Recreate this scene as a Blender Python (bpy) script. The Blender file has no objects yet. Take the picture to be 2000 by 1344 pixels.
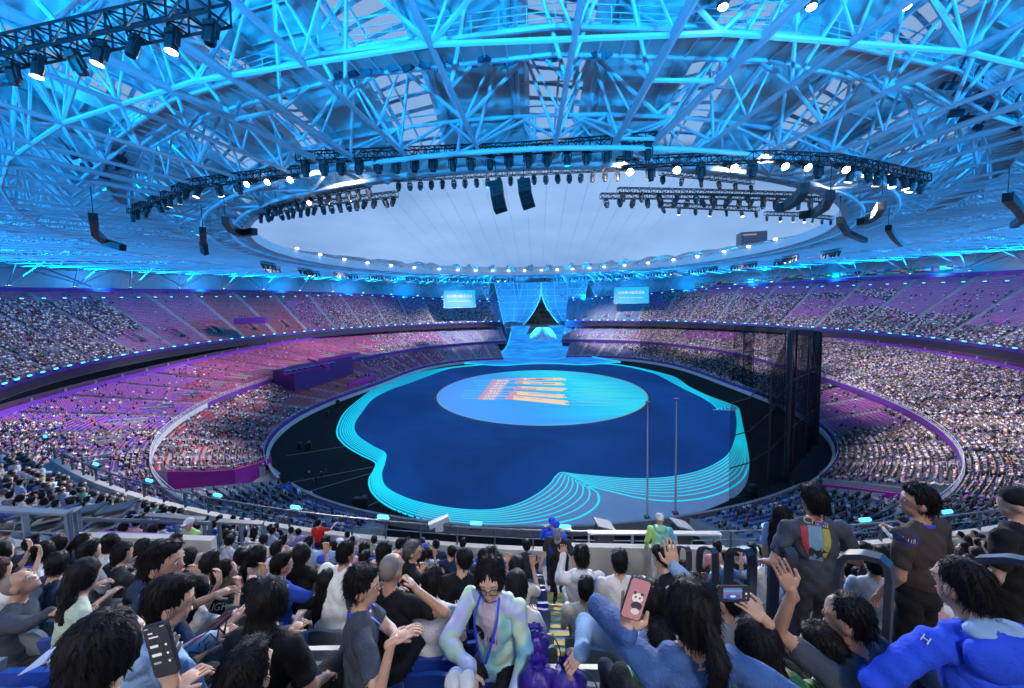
import bpy, math, random
import numpy as np
from math import sin, cos, pi, radians
from mathutils import Vector, Matrix
sc = bpy.context.scene
col = sc.collection
rnd = random.Random(7)
# ------------------------------------------------------------------ camera
CX, CY, H = -.4, -144.2, 38.0
F_PX, YAW, PITCH, ROLL, SH = 750.7, .0536, .068, -.0183, -47.5
fw = np.array([-sin(YAW)*cos(PITCH), cos(YAW)*cos(PITCH), -sin(PITCH)])
_r = np.array([cos(YAW), sin(YAW), 0.]); _u = np.cross(_r, fw)
RT = _r*cos(ROLL)+_u*sin(ROLL); UP = -_r*sin(ROLL)+_u*cos(ROLL)
cam_d = bpy.data.cameras.new('camera')
cam_d.sensor_width = 36; cam_d.lens = 36*F_PX/2000
cam_d.shift_y = SH/2000
cam_d.clip_start = .05; cam_d.clip_end = 6000
cam = bpy.data.objects.new('camera', cam_d); col.objects.link(cam)
m = Matrix.Identity(4)
for i in range(3):
    m[i][0] = RT[i]; m[i][1] = UP[i]; m[i][2] = -fw[i]
m[0][3], m[1][3], m[2][3] = CX, CY, H
cam.matrix_world = m
sc.camera = cam
def at_z(x, y, z):
    d = (x-1000)/F_PX*RT-(y-672-SH)/F_PX*UP+fw
    return np.array([CX, CY, H])+d*((z-H)/d[2])
def at_d(x, y, dd):
    return np.array([CX, CY, H])+((x-1000)/F_PX*RT-(y-672-SH)/F_PX*UP+fw)*dd
# ------------------------------------------------------------------ world, exposure
sc.view_settings.view_transform = 'Standard'; sc.view_settings.look = 'None'
sc.view_settings.exposure = -.02; sc.view_settings.gamma = 1
sc.cycles.use_denoising = True
sc.cycles.max_bounces = 5; sc.cycles.diffuse_bounces = 2; sc.cycles.glossy_bounces = 2
sc.cycles.transparent_max_bounces = 12; sc.cycles.transmission_bounces = 3
sc.cycles.sample_clamp_indirect = 4.0
sc.cycles.use_light_tree = True
w = bpy.data.worlds.new('World'); sc.world = w; w.use_nodes = True
nt = w.node_tree; nt.nodes.clear()
def nd(nt, t, **k):
    n = nt.nodes.new(t)
    for a, b in k.items(): setattr(n, a, b)
    return n
wo = nd(nt, 'ShaderNodeOutputWorld'); bg = nd(nt, 'ShaderNodeBackground'); bg2 = nd(nt, 'ShaderNodeBackground')
ad = nd(nt, 'ShaderNodeAddShader'); tc = nd(nt, 'ShaderNodeTexCoord'); mp = nd(nt, 'ShaderNodeMapping')
sky = nd(nt, 'ShaderNodeTexSky'); sky.sky_type = 'NISHITA'; sky.sun_disc = False
sky.sun_elevation = radians(-3); sky.sun_rotation = radians(200)
nz = nd(nt, 'ShaderNodeTexNoise'); cr = nd(nt, 'ShaderNodeValToRGB')
nz.inputs['Scale'].default_value = 2.2; nz.inputs['Detail'].default_value = 5; nz.inputs['Roughness'].default_value = .55
mp.inputs['Scale'].default_value = (1.0, 1.0, 3.2)
cr.color_ramp.elements[0].position = .36; cr.color_ramp.elements[0].color = (.205, .375, .70, 1)
cr.color_ramp.elements[1].position = .68; cr.color_ramp.elements[1].color = (.33, .55, .95, 1)
L = nt.links.new
L(tc.outputs['Generated'], mp.inputs[0]); L(mp.outputs[0], nz.inputs['Vector']); L(nz.outputs['Fac'], cr.inputs[0])
L(cr.outputs[0], bg.inputs[0]); bg.inputs[1].default_value = 1.06
L(sky.outputs[0], bg2.inputs[0]); bg2.inputs[1].default_value = .05
L(bg.outputs[0], ad.inputs[0]); L(bg2.outputs[0], ad.inputs[1]); L(ad.outputs[0], wo.inputs[0])
sun_d = bpy.data.lights.new('overcast_sun', 'SUN'); sun_d.energy = .12; sun_d.angle = radians(40); sun_d.color = (.8, .88, 1)
sun = bpy.data.objects.new('overcast_sun', sun_d); sun.rotation_euler = (radians(25), radians(10), 0); sun.location = (0, 0, 90); col.objects.link(sun)
def light(kind, name, loc, power, color, aim=None, size=.3, spot=60, blend=.6, parent=None):
    d = bpy.data.lights.new(name, kind); d.energy = power; d.color = color
    if kind == 'SPOT': d.spot_size = radians(spot); d.spot_blend = blend; d.shadow_soft_size = size
    elif kind == 'AREA': d.size = size
    else: d.shadow_soft_size = size
    o = bpy.data.objects.new(name, d); col.objects.link(o); o.location = loc
    if aim is not None:
        v = Vector(aim)-Vector(loc); o.rotation_euler = v.to_track_quat('-Z', 'Y').to_euler()
    return o
# ------------------------------------------------------------------ materials
MATS = {}
def mat(name, c=(.5, .5, .5), rough=.6, metal=0., em=None, es=0., noise=0., nscale=5., bump=0., bscale=30., spec=.5, attr=None, trans=0., sheen=0.):
    if name in MATS: return MATS[name]
    M = bpy.data.materials.new(name); M.use_nodes = True; t = M.node_tree
    b = t.nodes['Principled BSDF']; b.inputs['Roughness'].default_value = rough; b.inputs['Metallic'].default_value = metal
    b.inputs['Base Color'].default_value = (*c, 1); b.inputs['Specular IOR Level'].default_value = spec
    tcn = None
    def tco():
        nonlocal tcn
        if tcn is None: tcn = nd(t, 'ShaderNodeTexCoord')
        return tcn.outputs['Object']
    src = None
    if attr:
        a = nd(t, 'ShaderNodeAttribute'); a.attribute_name = attr; src = a.outputs['Color']
        t.links.new(src, b.inputs['Base Color'])
    if noise > 0:
        n = nd(t, 'ShaderNodeTexNoise'); n.inputs['Scale'].default_value = nscale; n.inputs['Detail'].default_value = 6
        t.links.new(tco(), n.inputs['Vector'])
        mr = nd(t, 'ShaderNodeMapRange'); mr.inputs[1].default_value = .3; mr.inputs[2].default_value = .7
        mr.inputs[3].default_value = 1-noise; mr.inputs[4].default_value = 1+noise
        t.links.new(n.outputs['Fac'], mr.inputs[0])
        mx = nd(t, 'ShaderNodeVectorMath', operation='SCALE')
        if src is not None: t.links.new(src, mx.inputs[0])
        else: mx.inputs[0].default_value = c
        t.links.new(mr.outputs[0], mx.inputs['Scale']); t.links.new(mx.outputs[0], b.inputs['Base Color'])
    if bump > 0:
        n = nd(t, 'ShaderNodeTexNoise'); n.inputs['Scale'].default_value = bscale; n.inputs['Detail'].default_value = 4
        t.links.new(tco(), n.inputs['Vector']); bp = nd(t, 'ShaderNodeBump'); bp.inputs['Strength'].default_value = bump
        bp.inputs['Distance'].default_value = .02
        t.links.new(n.outputs['Fac'], bp.inputs['Height']); t.links.new(bp.outputs[0], b.inputs['Normal'])
    if em: b.inputs['Emission Color'].default_value = (*em, 1); b.inputs['Emission Strength'].default_value = es
    if sheen: b.inputs['Sheen Weight'].default_value = sheen
    MATS[name] = M; return M
concrete = mat('concrete', (.25, .25, .27), .85, noise=.18, nscale=.6, bump=.1)
concrete_pale = mat('pale_concrete', (.50, .50, .48), .85, noise=.12, nscale=1.5)
dark_floor = mat('black_field_floor', (.008, .009, .011), .8, spec=.12, noise=.35, nscale=.12)
steel_white = mat('white_painted_steel', (.52, .60, .68), .5)
clad_mat = mat('roof_cladding', (.34, .38, .43), .6)
black_metal = mat('black_metal', (.012, .012, .016), .5)
dark_metal = mat('dark_grey_metal', (.05, .055, .065), .4, metal=.3)
rail_mat = mat('railing_paint', (.10, .12, .15), .4, metal=.3)
purple = mat('purple_panel', (.11, .02, .26), .6, noise=.15, nscale=.2)
deep_purple = mat('deep_purple_panel', (.07, .01, .12), .6, noise=.1, nscale=.2)
magenta = mat('magenta_panel', (.52, .014, .27), .6, noise=.3, nscale=.12)
attr_cloth = mat('crowd_clothes', attr='Col', rough=.8)
attr_seat = mat('plastic_seats', attr='Col', rough=.45)
white_lamp = mat('white_lamp', (1, 1, 1), em=(1, .93, .80), es=30)
blue_lamp = mat('blue_lamp', (.1, .5, 1), em=(.05, .48, 1), es=3.6)
glass_dark = mat('dark_glass', (.01, .012, .015), .12)
# ------------------------------------------------------------------ mesh helpers
def tag(o, label=None, cat=None, group=None, kind=None):
    if label: o['label'] = label
    if cat: o['category'] = cat
    if group: o['group'] = group
    if kind: o['kind'] = kind
    return o
def empty(name, loc=(0, 0, 0), rz=0, parent=None):
    o = bpy.data.objects.new(name, None); o.location = loc; o.rotation_euler = (0, 0, rz); o.empty_display_size = .2
    col.objects.link(o); o.parent = parent; return o
class MB:
    def __init__(s): s.V = []; s.F = []; s.n = 0; s.MI = []; s.C = []; s.cur = 0; s.c = None
    def add(s, V, F, mi=None, c=None):
        V = np.asarray(V, float).reshape(-1, 3)
        s.V.append(V)
        for f in F: s.F.append([i+s.n for i in f]); s.MI.append(s.cur if mi is None else mi)
        cc = c if c is not None else (s.c if s.c is not None else (1, 1, 1))
        s.C.append(np.tile(np.asarray(cc, float), (len(V), 1)))
        s.n += len(V)
    def box(s, c, size, M=None, mi=None, col=None):
        a, b, h = np.asarray(size)/2.
        v = np.array([[x, y, z] for z in (-h, h) for y in (-b, b) for x in (-a, a)])
        if M is not None: v = v @ np.asarray(M).T
        s.add(v+np.asarray(c, float), [(0, 2, 3, 1), (4, 5, 7, 6), (0, 1, 5, 4), (2, 6, 7, 3), (0, 4, 6, 2), (1, 3, 7, 5)], mi, col)
    def bar(s, p, q, r, n=6, mi=None, r2=None, col=None, caps=True):
        p = np.asarray(p, float); q = np.asarray(q, float); d = q-p; L_ = np.linalg.norm(d)
        if L_ < 1e-6: return
        d = d/L_; a = np.cross(d, [0, 0, 1.] if abs(d[2]) < .9 else [1., 0, 0]); a /= np.linalg.norm(a); b = np.cross(d, a)
        r2 = r if r2 is None else r2
        an = np.arange(n)*2*pi/n+pi/n
        k = np.cos(an)[:, None]*a+np.sin(an)[:, None]*b
        F = [(i, (i+1) % n, n+(i+1) % n, n+i) for i in range(n)]
        if caps: F += [tuple(range(n))[::-1], tuple(range(n, 2*n))]
        s.add(np.vstack([p+k*r, q+k*r2]), F, mi, col)
    def tube(s, pts, r, n=6, mi=None, closed=False, col=None):
        pts = [np.asarray(p, float) for p in pts]; m_ = len(pts)
        rr = r if hasattr(r, '__len__') else [r]*m_
        V = []; up = None
        for i, p in enumerate(pts):
            if closed: d = pts[(i+1) % m_]-pts[i-1]
            else: d = pts[min(i+1, m_-1)]-pts[max(i-1, 0)]
            d = d/(np.linalg.norm(d)+1e-9)
            if up is None: up = np.array([0, 0, 1.]) if abs(d[2]) < .9 else np.array([1., 0, 0])
            a = np.cross(d, up); a /= np.linalg.norm(a)+1e-9; b = np.cross(a, d); up = b
            an = np.arange(n)*2*pi/n
            V.append(p+(np.cos(an)[:, None]*a+np.sin(an)[:, None]*b)*rr[i])
        F = []
        for i in range(m_ if closed else m_-1):
            j = (i+1) % m_
            F += [(i*n+k, i*n+(k+1) % n, j*n+(k+1) % n, j*n+k) for k in range(n)]
        if not closed: F += [tuple(range(n))[::-1], tuple((m_-1)*n+k for k in range(n))]
        s.add(np.vstack(V), F, mi, col)
    def ell(s, c, r, n=10, m_=7, M=None, mi=None, col=None):
        V = [[0, 0, -1]]+[[cos(2*pi*j/n)*sin(pi*i/m_), sin(2*pi*j/n)*sin(pi*i/m_), -cos(pi*i/m_)] for i in range(1, m_) for j in range(n)]+[[0, 0, 1]]
        V = np.array(V)*np.asarray(r)
        if M is not None: V = V @ np.asarray(M).T
        F = [(0, 1+(j+1) % n, 1+j) for j in range(n)]
        for i in range(m_-2):
            F += [(1+i*n+j, 1+i*n+(j+1) % n, 1+(i+1)*n+(j+1) % n, 1+(i+1)*n+j) for j in range(n)]
        e = len(V)-1
        F += [(e, 1+(m_-2)*n+j, 1+(m_-2)*n+(j+1) % n) for j in range(n)]
        s.add(V+np.asarray(c, float), F, mi, col)
    def sheet(s, A, B, mi=None, col=None, closed=False):
        n = len(A); V = np.vstack([A, B])
        F = [(i, (i+1) % n, n+(i+1) % n, n+i) for i in range(n if closed else n-1)]
        s.add(V, F, mi, col)
    def build(s, name, mats, parent=None, smooth=False, colors=False, loc=None):
        me = bpy.data.meshes.new(name)
        V = np.vstack(s.V)
        if loc is not None: V = V-np.asarray(loc)
        me.from_pydata(V.tolist(), [], s.F)
        if not isinstance(mats, (list, tuple)): mats = [mats]
        for m_ in mats: me.materials.append(m_)
        if len(mats) > 1: me.polygons.foreach_set('material_index', s.MI)
        if smooth: me.polygons.foreach_set('use_smooth', [True]*len(s.F))
        if colors:
            C = np.vstack(s.C); a = me.color_attributes.new('Col', 'FLOAT_COLOR', 'POINT')
            a.data.foreach_set('color', np.hstack([C, np.ones((len(C), 1))]).ravel())
        me.update()
        o = bpy.data.objects.new(name, me); col.objects.link(o); o.parent = parent
        if loc is not None: o.location = Vector(loc)-(parent.location if parent else Vector((0, 0, 0)))
        return o
def mesh_np(name, V, F, mats, C=None, parent=None):
    """fast builder: V (n,3), F (m,4) quads"""
    me = bpy.data.meshes.new(name); n = len(V); k = len(F); w_ = F.shape[1]
    me.vertices.add(n); me.vertices.foreach_set('co', V.astype(np.float32).ravel())
    me.loops.add(k*w_); me.loops.foreach_set('vertex_index', F.astype(np.int32).ravel())
    me.polygons.add(k); me.polygons.foreach_set('loop_start', np.arange(0, k*w_, w_, dtype=np.int32))
    me.update(calc_edges=True)
    me.materials.append(mats)
    if C is not None:
        a = me.color_attributes.new('Col', 'FLOAT_COLOR', 'POINT')
        a.data.foreach_set('color', np.hstack([C, np.ones((len(C), 1))]).astype(np.float32).ravel())
    me.validate()
    o = bpy.data.objects.new(name, me); col.objects.link(o); o.parent = parent; return o
def inst(TV, TF, pos, rot, scale, cols):
    """template verts/quads copied to many places. cols: (N,nv,3)"""
    N = len(pos); nv = len(TV)
    c, s_ = np.cos(rot), np.sin(rot)
    X = TV[None, :, 0]*c[:, None]-TV[None, :, 1]*s_[:, None]
    Y = TV[None, :, 0]*s_[:, None]+TV[None, :, 1]*c[:, None]
    Z = np.repeat(TV[None, :, 2], N, 0)
    V = np.stack([X, Y, Z], 2)*scale[:, None, None]+pos[:, None, :]
    Fq = TF[None]+(np.arange(N)*nv)[:, None, None]
    return V.reshape(-1, 3), Fq.reshape(-1, TF.shape[1]), cols.reshape(-1, 3)
def box_t(c, s_):
    a, b, h = np.array(s_)/2
    v = np.array([[x, y, z] for z in (-h, h) for y in (-b, b) for x in (-a, a)])+np.array(c)
    return v, np.array([(0, 2, 3, 1), (4, 5, 7, 6), (0, 1, 5, 4), (2, 6, 7, 3), (0, 4, 6, 2), (1, 3, 7, 5)])

_on = ['', 'first', 'second', 'third', 'fourth', 'fifth', 'sixth', 'seventh', 'eighth', 'ninth', 'tenth', 'eleventh', 'twelfth', 'thirteenth', 'fourteenth', 'fifteenth', 'sixteenth', 'seventeenth', 'eighteenth', 'nineteenth']
_tn = ['', '', 'twenty', 'thirty', 'forty', 'fifty', 'sixty', 'seventy', 'eighty', 'ninety']
_te = ['', '', 'twentieth', 'thirtieth', 'fortieth', 'fiftieth', 'sixtieth', 'seventieth', 'eightieth', 'ninetieth']
def ordw(n):
    if n >= 100: return 'hundredth' if n == 100 else 'hundred-'+ordw(n-100)
    if n < 20: return _on[n]
    return _te[n//10] if n % 10 == 0 else _tn[n//10]+'-'+_on[n % 10]
# ================================================================== rings and stands
def px_of(P):
    P = np.atleast_2d(P); d = P-np.array([CX, CY, H]); z = d @ fw
    zz = np.where(z > .1, z, .1)
    return 1000+F_PX*(d @ RT)/zz, 672+SH-F_PX*(d @ UP)/zz, z
RU = (142.5, 115.3, 2.12, 0.)
RO = (74.7, 106.3, 1.97, 0.)
def ring_table(tb, order=5):
    a = np.radians([k for k, v in tb]); v = np.array([v for k, v in tb], float)
    B = lambda q: np.stack([np.ones_like(q)]+[f(k*q) for k in range(1, order+1) for f in (np.cos, np.sin)], -1)
    A = B(a); reg = np.diag([0.]+[.02*k*k for k in range(1, order+1) for _ in (0, 1)])
    co = np.linalg.solve(A.T @ A+reg, A.T @ v)
    return lambda q: B(np.asarray(q, float)) @ co
RM = ring_table([(-8, 95), (-22, 97.3), (-31, 101.4), (-39, 104.5), (-44.6, 105.4), (-49, 105.6), (-54, 105.2), (-58.6, 105.5), (-75, 105), (-90, 104.5), (197, 99), (210, 102.6), (218, 104.8), (226, 106), (231, 106.7), (237, 106.2), (242, 106.5), (246, 105.2), (180, 92), (158, 88.4), (141, 88.9), (120, 90.9), (98.6, 94), (73, 96.2), (52, 103), (35, 101), (15, 97)])
RF = ring_table([(226, 88), (212, 82), (199, 75.5), (180, 69), (166, 65), (150, 67), (129, 74), (110, 71), (90, 69), (70, 76), (49, 86), (36, 81), (24, 77.5), (10, 76), (0, 76), (-18, 82), (-39, 85.5), (-60, 88), (-75, 86), (-92, 85), (245, 88)])
_m2 = ring_table([(210, 134), (204, 128), (193, 126), (175, 130), (159, 136), (140, 142), (118, 136), (99.7, 128), (73, 132), (53.6, 140), (35.5, 144), (19.4, 145), (4.5, 140), (-8.5, 135), (-15, 136), (-35, 136), (-60, 134), (-90, 132), (235, 134), (250, 133)])
def RM2(q): return np.minimum(_m2(q), np.linalg.norm(rp(RU, np.asarray(q, float)), axis=-1)+8)
def rp(R, t, off=0.):
    if callable(R):
        t = np.asarray(t, float); r = R(t)+off; return np.stack([r*np.cos(t), r*np.sin(t)], -1)
    a, b, n, cy = R; c = np.cos(t); s = np.sin(t)
    r = 1/((abs(c)/a)**n+(abs(s)/b)**n)**(1/n)+off
    return np.stack([r*c, cy+r*s], -1)
def zT(t):  # height of the rear rim of the upper stand
    s = np.sin(t)
    return 43.2-10.5*np.clip(s, 0, 1)**3
def wT(t):
    return 36-13*np.clip(np.sin(t), 0, 1)**2
def prof_upper(t, q):   # q 0..1 -> x,y,z
    p = rp(RU, t, 1.2)*1.; n = p/np.linalg.norm(p, axis=-1, keepdims=True)
    return np.concatenate([p+n*(wT(t)*q)[..., None], (18.5+(zT(t)-1.2-18.5)*q)[..., None]], -1)
def prof_mid(t, q):
    a = rp(RM, t, .6); b = rp(RM2, t, 0)
    return np.concatenate([a+(b-a)*q[..., None], (8.4+(13.9-8.4)*q)[..., None]], -1)
def prof_low(t, q):
    a = rp(RF, t, 1.5); b = rp(RM, t, 3.)
    return np.concatenate([a+(b-a)*q[..., None], (1.5+(7.6-1.5)*q)[..., None]], -1)
def stand_mesh(prof, t0, t1, rows, NT):
    ts = np.linspace(t0, t1, NT); L_ = []
    for i in range(rows):
        A = prof(ts, np.full(NT, i/rows)); B = prof(ts, np.full(NT, (i+1)/rows))
        B2 = B.copy(); B2[:, 2] = A[:, 2]
        L_ += [A, B2]
    G = np.stack(L_); k = len(L_)
    V = G.reshape(-1, 3); i, j = np.meshgrid(np.arange(k-1), np.arange(NT-1), indexing='ij')
    a = (i*NT+j).ravel()
    return V, np.stack([a, a+1, a+NT+1, a+NT], 1)
PAL = np.array([(.74, .74, .78), (.60, .62, .70), (.80, .74, .74), (.012, .012, .018), (.02, .022, .035), (.03, .035, .06), (.04, .05, .09), (.015, .015, .015),
                (.04, .09, .38), (.10, .16, .40), (.20, .22, .26), (.30, .30, .33), (.45, .22, .26), (.42, .06, .05), (.45, .42, .12), (.12, .35, .30), (.30, .28, .55), (.48, .40, .34)])
PW = np.array([11, 9, 8, 14, 12, 8, 7, 9, 5, 4, 6, 6, 3, 1.3, 1.2, 1.5, 3, 3.]); PW = PW/PW.sum()
SKIN = np.array([(.50, .31, .22), (.42, .26, .18), (.55, .36, .27)])
rs = np.random.RandomState(5)
# seated figure template (faces +y)
def person_t():
    parts = []
    def tap(c, lo, hi, h):
        v = []
        for z, (a, b) in ((-h/2, lo), (h/2, hi)):
            for y in (-b/2, b/2):
                for x in (-a/2, a/2): v.append((x, y, z))
        return np.array(v)+np.array(c), box_t((0, 0, 0), (1, 1, 1))[1]
    parts.append((tap((0, 0, .70), (.34, .24), (.46, .20), .52), 'shirt'))
    parts.append((tap((0, .22, .47), (.38, .50), (.34, .46), .15), 'leg'))
    parts.append((tap((0, .42, .22), (.32, .16), (.34, .18), .44), 'leg'))
    parts.append((tap((0, .22, .66), (.44, .30), (.40, .24), .09), 'arm'))
    parts.append((tap((0, .04, 1.07), (.14, .15), (.17, .19), .20), 'face'))
    parts.append((tap((0, -.015, 1.15), (.19, .20), (.12, .13), .16), 'hair'))
    V = []; F = []; K = []; n = 0
    for (v, f), k in parts: V.append(v); F.append(f+n); n += len(v); K += [k]*len(v)
    return np.vstack(V), np.vstack(F), np.array(K)
PT, PF, PK = person_t()
def seat_t():
    a = box_t((0, -.19, .60), (.44, .05, .42)); b = box_t((0, .02, .42), (.44, .38, .05))
    return np.vstack([a[0], b[0]]), np.vstack([a[1], b[1]+8])
ST, SF = seat_t()
people = []   # rows of pos(3), heading, tier, px, py, dist
seats = []
GATE = (radians(79.5), radians(100.5))
def fill(prof, t0, t1, rows, tier, pitch, aisles, seatcol, occ, skip=None):
    for i in range(rows):
        tt = np.linspace(t0, t1, 400)
        c = prof(tt, np.full(400, (i+.35)/rows)); seg = np.linalg.norm(np.diff(c[:, :2], axis=0), axis=1)
        s = np.concatenate([[0], np.cumsum(seg)]); n = int(s[-1]/pitch)
        t = np.interp(np.linspace(0, s[-1], n), s, tt)
        rr = s[-1]/abs(t1-t0)
        da = np.abs(((t/aisles+.5) % 1)-.5)*aisles*rr
        keep = da > .85
        if skip is not None: keep &= ~skip(t, i)
        t = t[keep]
        if len(t) == 0: continue
        P = prof(t, np.full(len(t), (i+.35)/rows)); P[:, 2] = prof(t, np.full(len(t), i/rows))[:, 2]
        e = .002; T_ = prof(t+e, np.full(len(t), (i+.35)/rows))-prof(t-e, np.full(len(t), (i+.35)/rows))
        head = np.arctan2(T_[:, 1], T_[:, 0])
        # inward direction = rotate tangent (ccw) by +90
        x, y, d = px_of(P)
        vis = (d > 4) & (x > -160) & (x < 2160) & (y < 1100)
        P, head, x, y, d, t = P[vis], head[vis], x[vis], y[vis], d[vis], t[vis]
        if len(P) == 0: continue
        tsec = (np.floor(t/aisles)+.5)*aisles; xe, ye, _d = px_of(prof(tsec, np.full(len(t), (i+.35)/rows))); xe = np.where(_d > 4, xe, x); ye = np.where(_d > 4, ye, y)
        o = occ(xe*.75+x*.25, ye*.4+y*.6, i, t); r = rs.rand(len(P)) < o
        for k in np.nonzero(r)[0]: people.append((P[k, 0], P[k, 1], P[k, 2], head[k], tier, x[k], y[k], d[k]))
        em = ~r
        C = seatcol(xe[em], y[em], i, t[em])
        seats.append((P[em], head[em], C, d[em], x[em], y[em], np.full(em.sum(), tier)))
RED = np.array((.34, .035, .055)); PUR = np.array((.37, .10, .36)); BLU = np.array((.03, .075, .36)); PAL_B = np.array((.17, .27, .42)); VIO = np.array((.25, .08, .42)); ORA = np.array((.5, .12, .06)); MAG = np.array((.38, .05, .20))
def mixc(x, y, table):
    n = len(x); C = np.zeros((n, 3)); C[:] = PUR
    for (x0, x1, y0, y1, ch) in table:
        k = (x >= x0) & (x < x1) & (y >= y0) & (y < y1); m_ = k.sum()
        if m_:
            cs = np.array([c for c, p in ch]); p = np.array([p for c, p in ch], float); p /= p.sum()
            C[k] = cs[rs.choice(len(cs), m_, p=p)]
    return C*(.85+.3*rs.rand(n, 1))
def sc_up(x, y, i, t): return mixc(x, y, [(-200, 120, 0, 700, [(RED, 5), (MAG, 2), (PUR, 2)]), (120, 330, 0, 700, [(PUR, 3), (MAG, 1)]), (330, 400, 0, 720, [(PUR, 1), (MAG, 1)]), (400, 580, 0, 720, [(RED, 4), (MAG, 1)]), (580, 760, 0, 700, [(PUR, 3), (MAG, 2)]), (760, 960, 0, 700, [(PUR, 3), (PAL_B, 2)]), (960, 1245, 0, 700, [(PAL_B, 1)])])
def sc_mid(x, y, i, t): return mixc(x, y, [(-200, 420, 760, 1200, [(VIO, 6), (BLU, 2), (ORA, 1)]), (370, 760, 0, 800, [(RED*np.array((.8, 1.6, 1.5)), 3), (MAG, 2), (PUR, 2)]), (-200, 370, 0, 800, [(VIO, 3), (PUR, 4)]), (760, 870, 0, 800, [(PUR, 3), (MAG, 1), (PAL_B, 1)]), (870, 1245, 0, 800, [(PAL_B, 2), (PUR, .5)]), (1245, 2200, 0, 1200, [(PUR, 1)])])
def sc_low(x, y, i, t): return mixc(x, y, [(-200, 700, 0, 940, [(RED*1.35, 7), (MAG, 1)]), (700, 860, 0, 800, [(MAG, 3), (RED, 1), (PUR, 2)]), (860, 1260, 0, 800, [(PUR, 1), (PAL_B, 2)]), (-200, 1600, 940, 1200, [(BLU, 1)]), (1600, 2200, 940, 1200, [(PUR, 1), (BLU, 1)])])
def cl2(x, y): return .5+.5*np.sin(x*.11+y*.05+3*np.sin(y*.031))*np.sin(y*.16-x*.027+2*np.sin(x*.017))
def tab(tb, default):
    def f(x, y, i, t):
        o = np.full(len(x), default)
        for (x0, x1, y0, y1, v) in tb:
            o = np.where((x >= x0) & (x < x1) & (y >= y0) & (y < y1), v, o)
        # clumps
        cl = .5+.5*np.sin(x*.045+y*.021)*np.sin(y*.09-x*.013+2)
        return np.clip(np.where(o > .6, o*(.78+.34*cl2(x, y)), o*(.45+1.1*cl)), 0, 1)
    return f
oc_up = tab([(-200, 330, 0, 590, .02), (-200, 330, 590, 900, .88), (250, 600, 0, 900, .02), (600, 960, 0, 606, .25), (600, 960, 606, 700, .82), (585, 660, 0, 700, .35), (960, 1290, 0, 700, .03),
             (1290, 2200, 0, 900, .90), (1250, 1330, 598, 640, .85), (1700, 2200, 0, 568, .01), (1400, 1700, 0, 575, .05), (1760, 1880, 568, 615, .06), (1880, 2200, 568, 640, .06), (1640, 1700, 575, 600, .1), (1560, 1640, 585, 622, .2)], .05)
oc_mid = tab([(-200, 130, 830, 1200, .68), (130, 330, 850, 1200, .34), (-200, 130, 0, 830, .12), (130, 430, 0, 850, .06), (430, 735, 0, 780, .015), (735, 800, 0, 800, .5), (800, 875, 0, 700, .25), (875, 1200, 0, 700, .04),
              (1200, 1260, 0, 700, .4), (1260, 2200, 0, 1200, .93), (1330, 1450, 640, 665, .15)], .05)
oc_low = tab([(-200, 560, 0, 930, .40), (500, 560, 780, 840, .25), (560, 700, 0, 800, .015), (700, 880, 0, 800, .2), (860, 1230, 0, 800, .12), (1230, 1590, 0, 900, .88), (1590, 2200, 845, 940, .95), (1590, 1740, 760, 845, .04), (1740, 1800, 790, 845, .3), (1590, 2200, 700, 762, .85), (200, 560, 940, 1200, .9), (1560, 2200, 940, 1200, .93)], .3)
A8 = radians(6.4)
fill(prof_upper, radians(-24), GATE[0], 36, 3, .56, A8, sc_up, oc_up)
fill(prof_upper, GATE[1], radians(213), 36, 3, .56, A8, sc_up, oc_up)
fill(prof_mid, radians(-73), GATE[0], 36, 2, .56, A8, sc_mid, oc_mid)
fill(prof_mid, GATE[1], radians(253), 36, 2, .56, A8, sc_mid, oc_mid)
LOWR = (radians(-52), radians(76)); LOWL = (radians(104), radians(229))
skl = lambda t, i: np.zeros(len(t), bool)
fill(prof_low, LOWR[0], LOWR[1], 20, 1, .56, A8, sc_low, oc_low)
fill(prof_low, LOWL[0], LOWL[1], 20, 1, .56, A8, sc_low, oc_low)
fill(prof_low, radians(236), radians(253), 14, 1, .56, A8, sc_low, oc_low)
fill(prof_low, radians(287), radians(303), 14, 1, .56, A8, sc_low, oc_low)
# ---- structure of the stands
def stand(name, label, prof, ranges, rows, NT, front_z=None, back=True, m_=None):
    root = empty(name); tag(root, label, 'grandstand')
    for (a, b) in ranges:
        V, Fq = stand_mesh(prof, a, b, rows, NT)
        mesh_np('terrace', V, Fq, m_ or concrete, parent=root)
        # end walls
        for t in (a, b):
            mb = MB(); q = np.linspace(0, 1, rows*2+1)
            P = prof(np.full(len(q), t), q); Q = P.copy(); Q[:, 2] = np.maximum(P[0, 2]-3, P[:, 2]-7 if prof is prof_upper else 0)
            mb.sheet(P+[0, 0, .5], Q); mb.build('end_wall', concrete_pale, root)
    return root
up_root = stand('upper_stand', 'high third tier of seating running all round under the blue roof', prof_upper, [(radians(-24), GATE[0]), (GATE[1], radians(213))], 36, 240)
mid_root = stand('middle_stand', 'second tier of seating below the row of blue lamps', prof_mid, [(radians(-75), GATE[0]), (GATE[1], radians(255))], 36, 240)
low_root = stand('lower_stand', 'lowest tier of seating curving round the black field', prof_low, [LOWR, LOWL, (radians(235), radians(254)), (radians(286), radians(304))], 20, 160)
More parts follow.
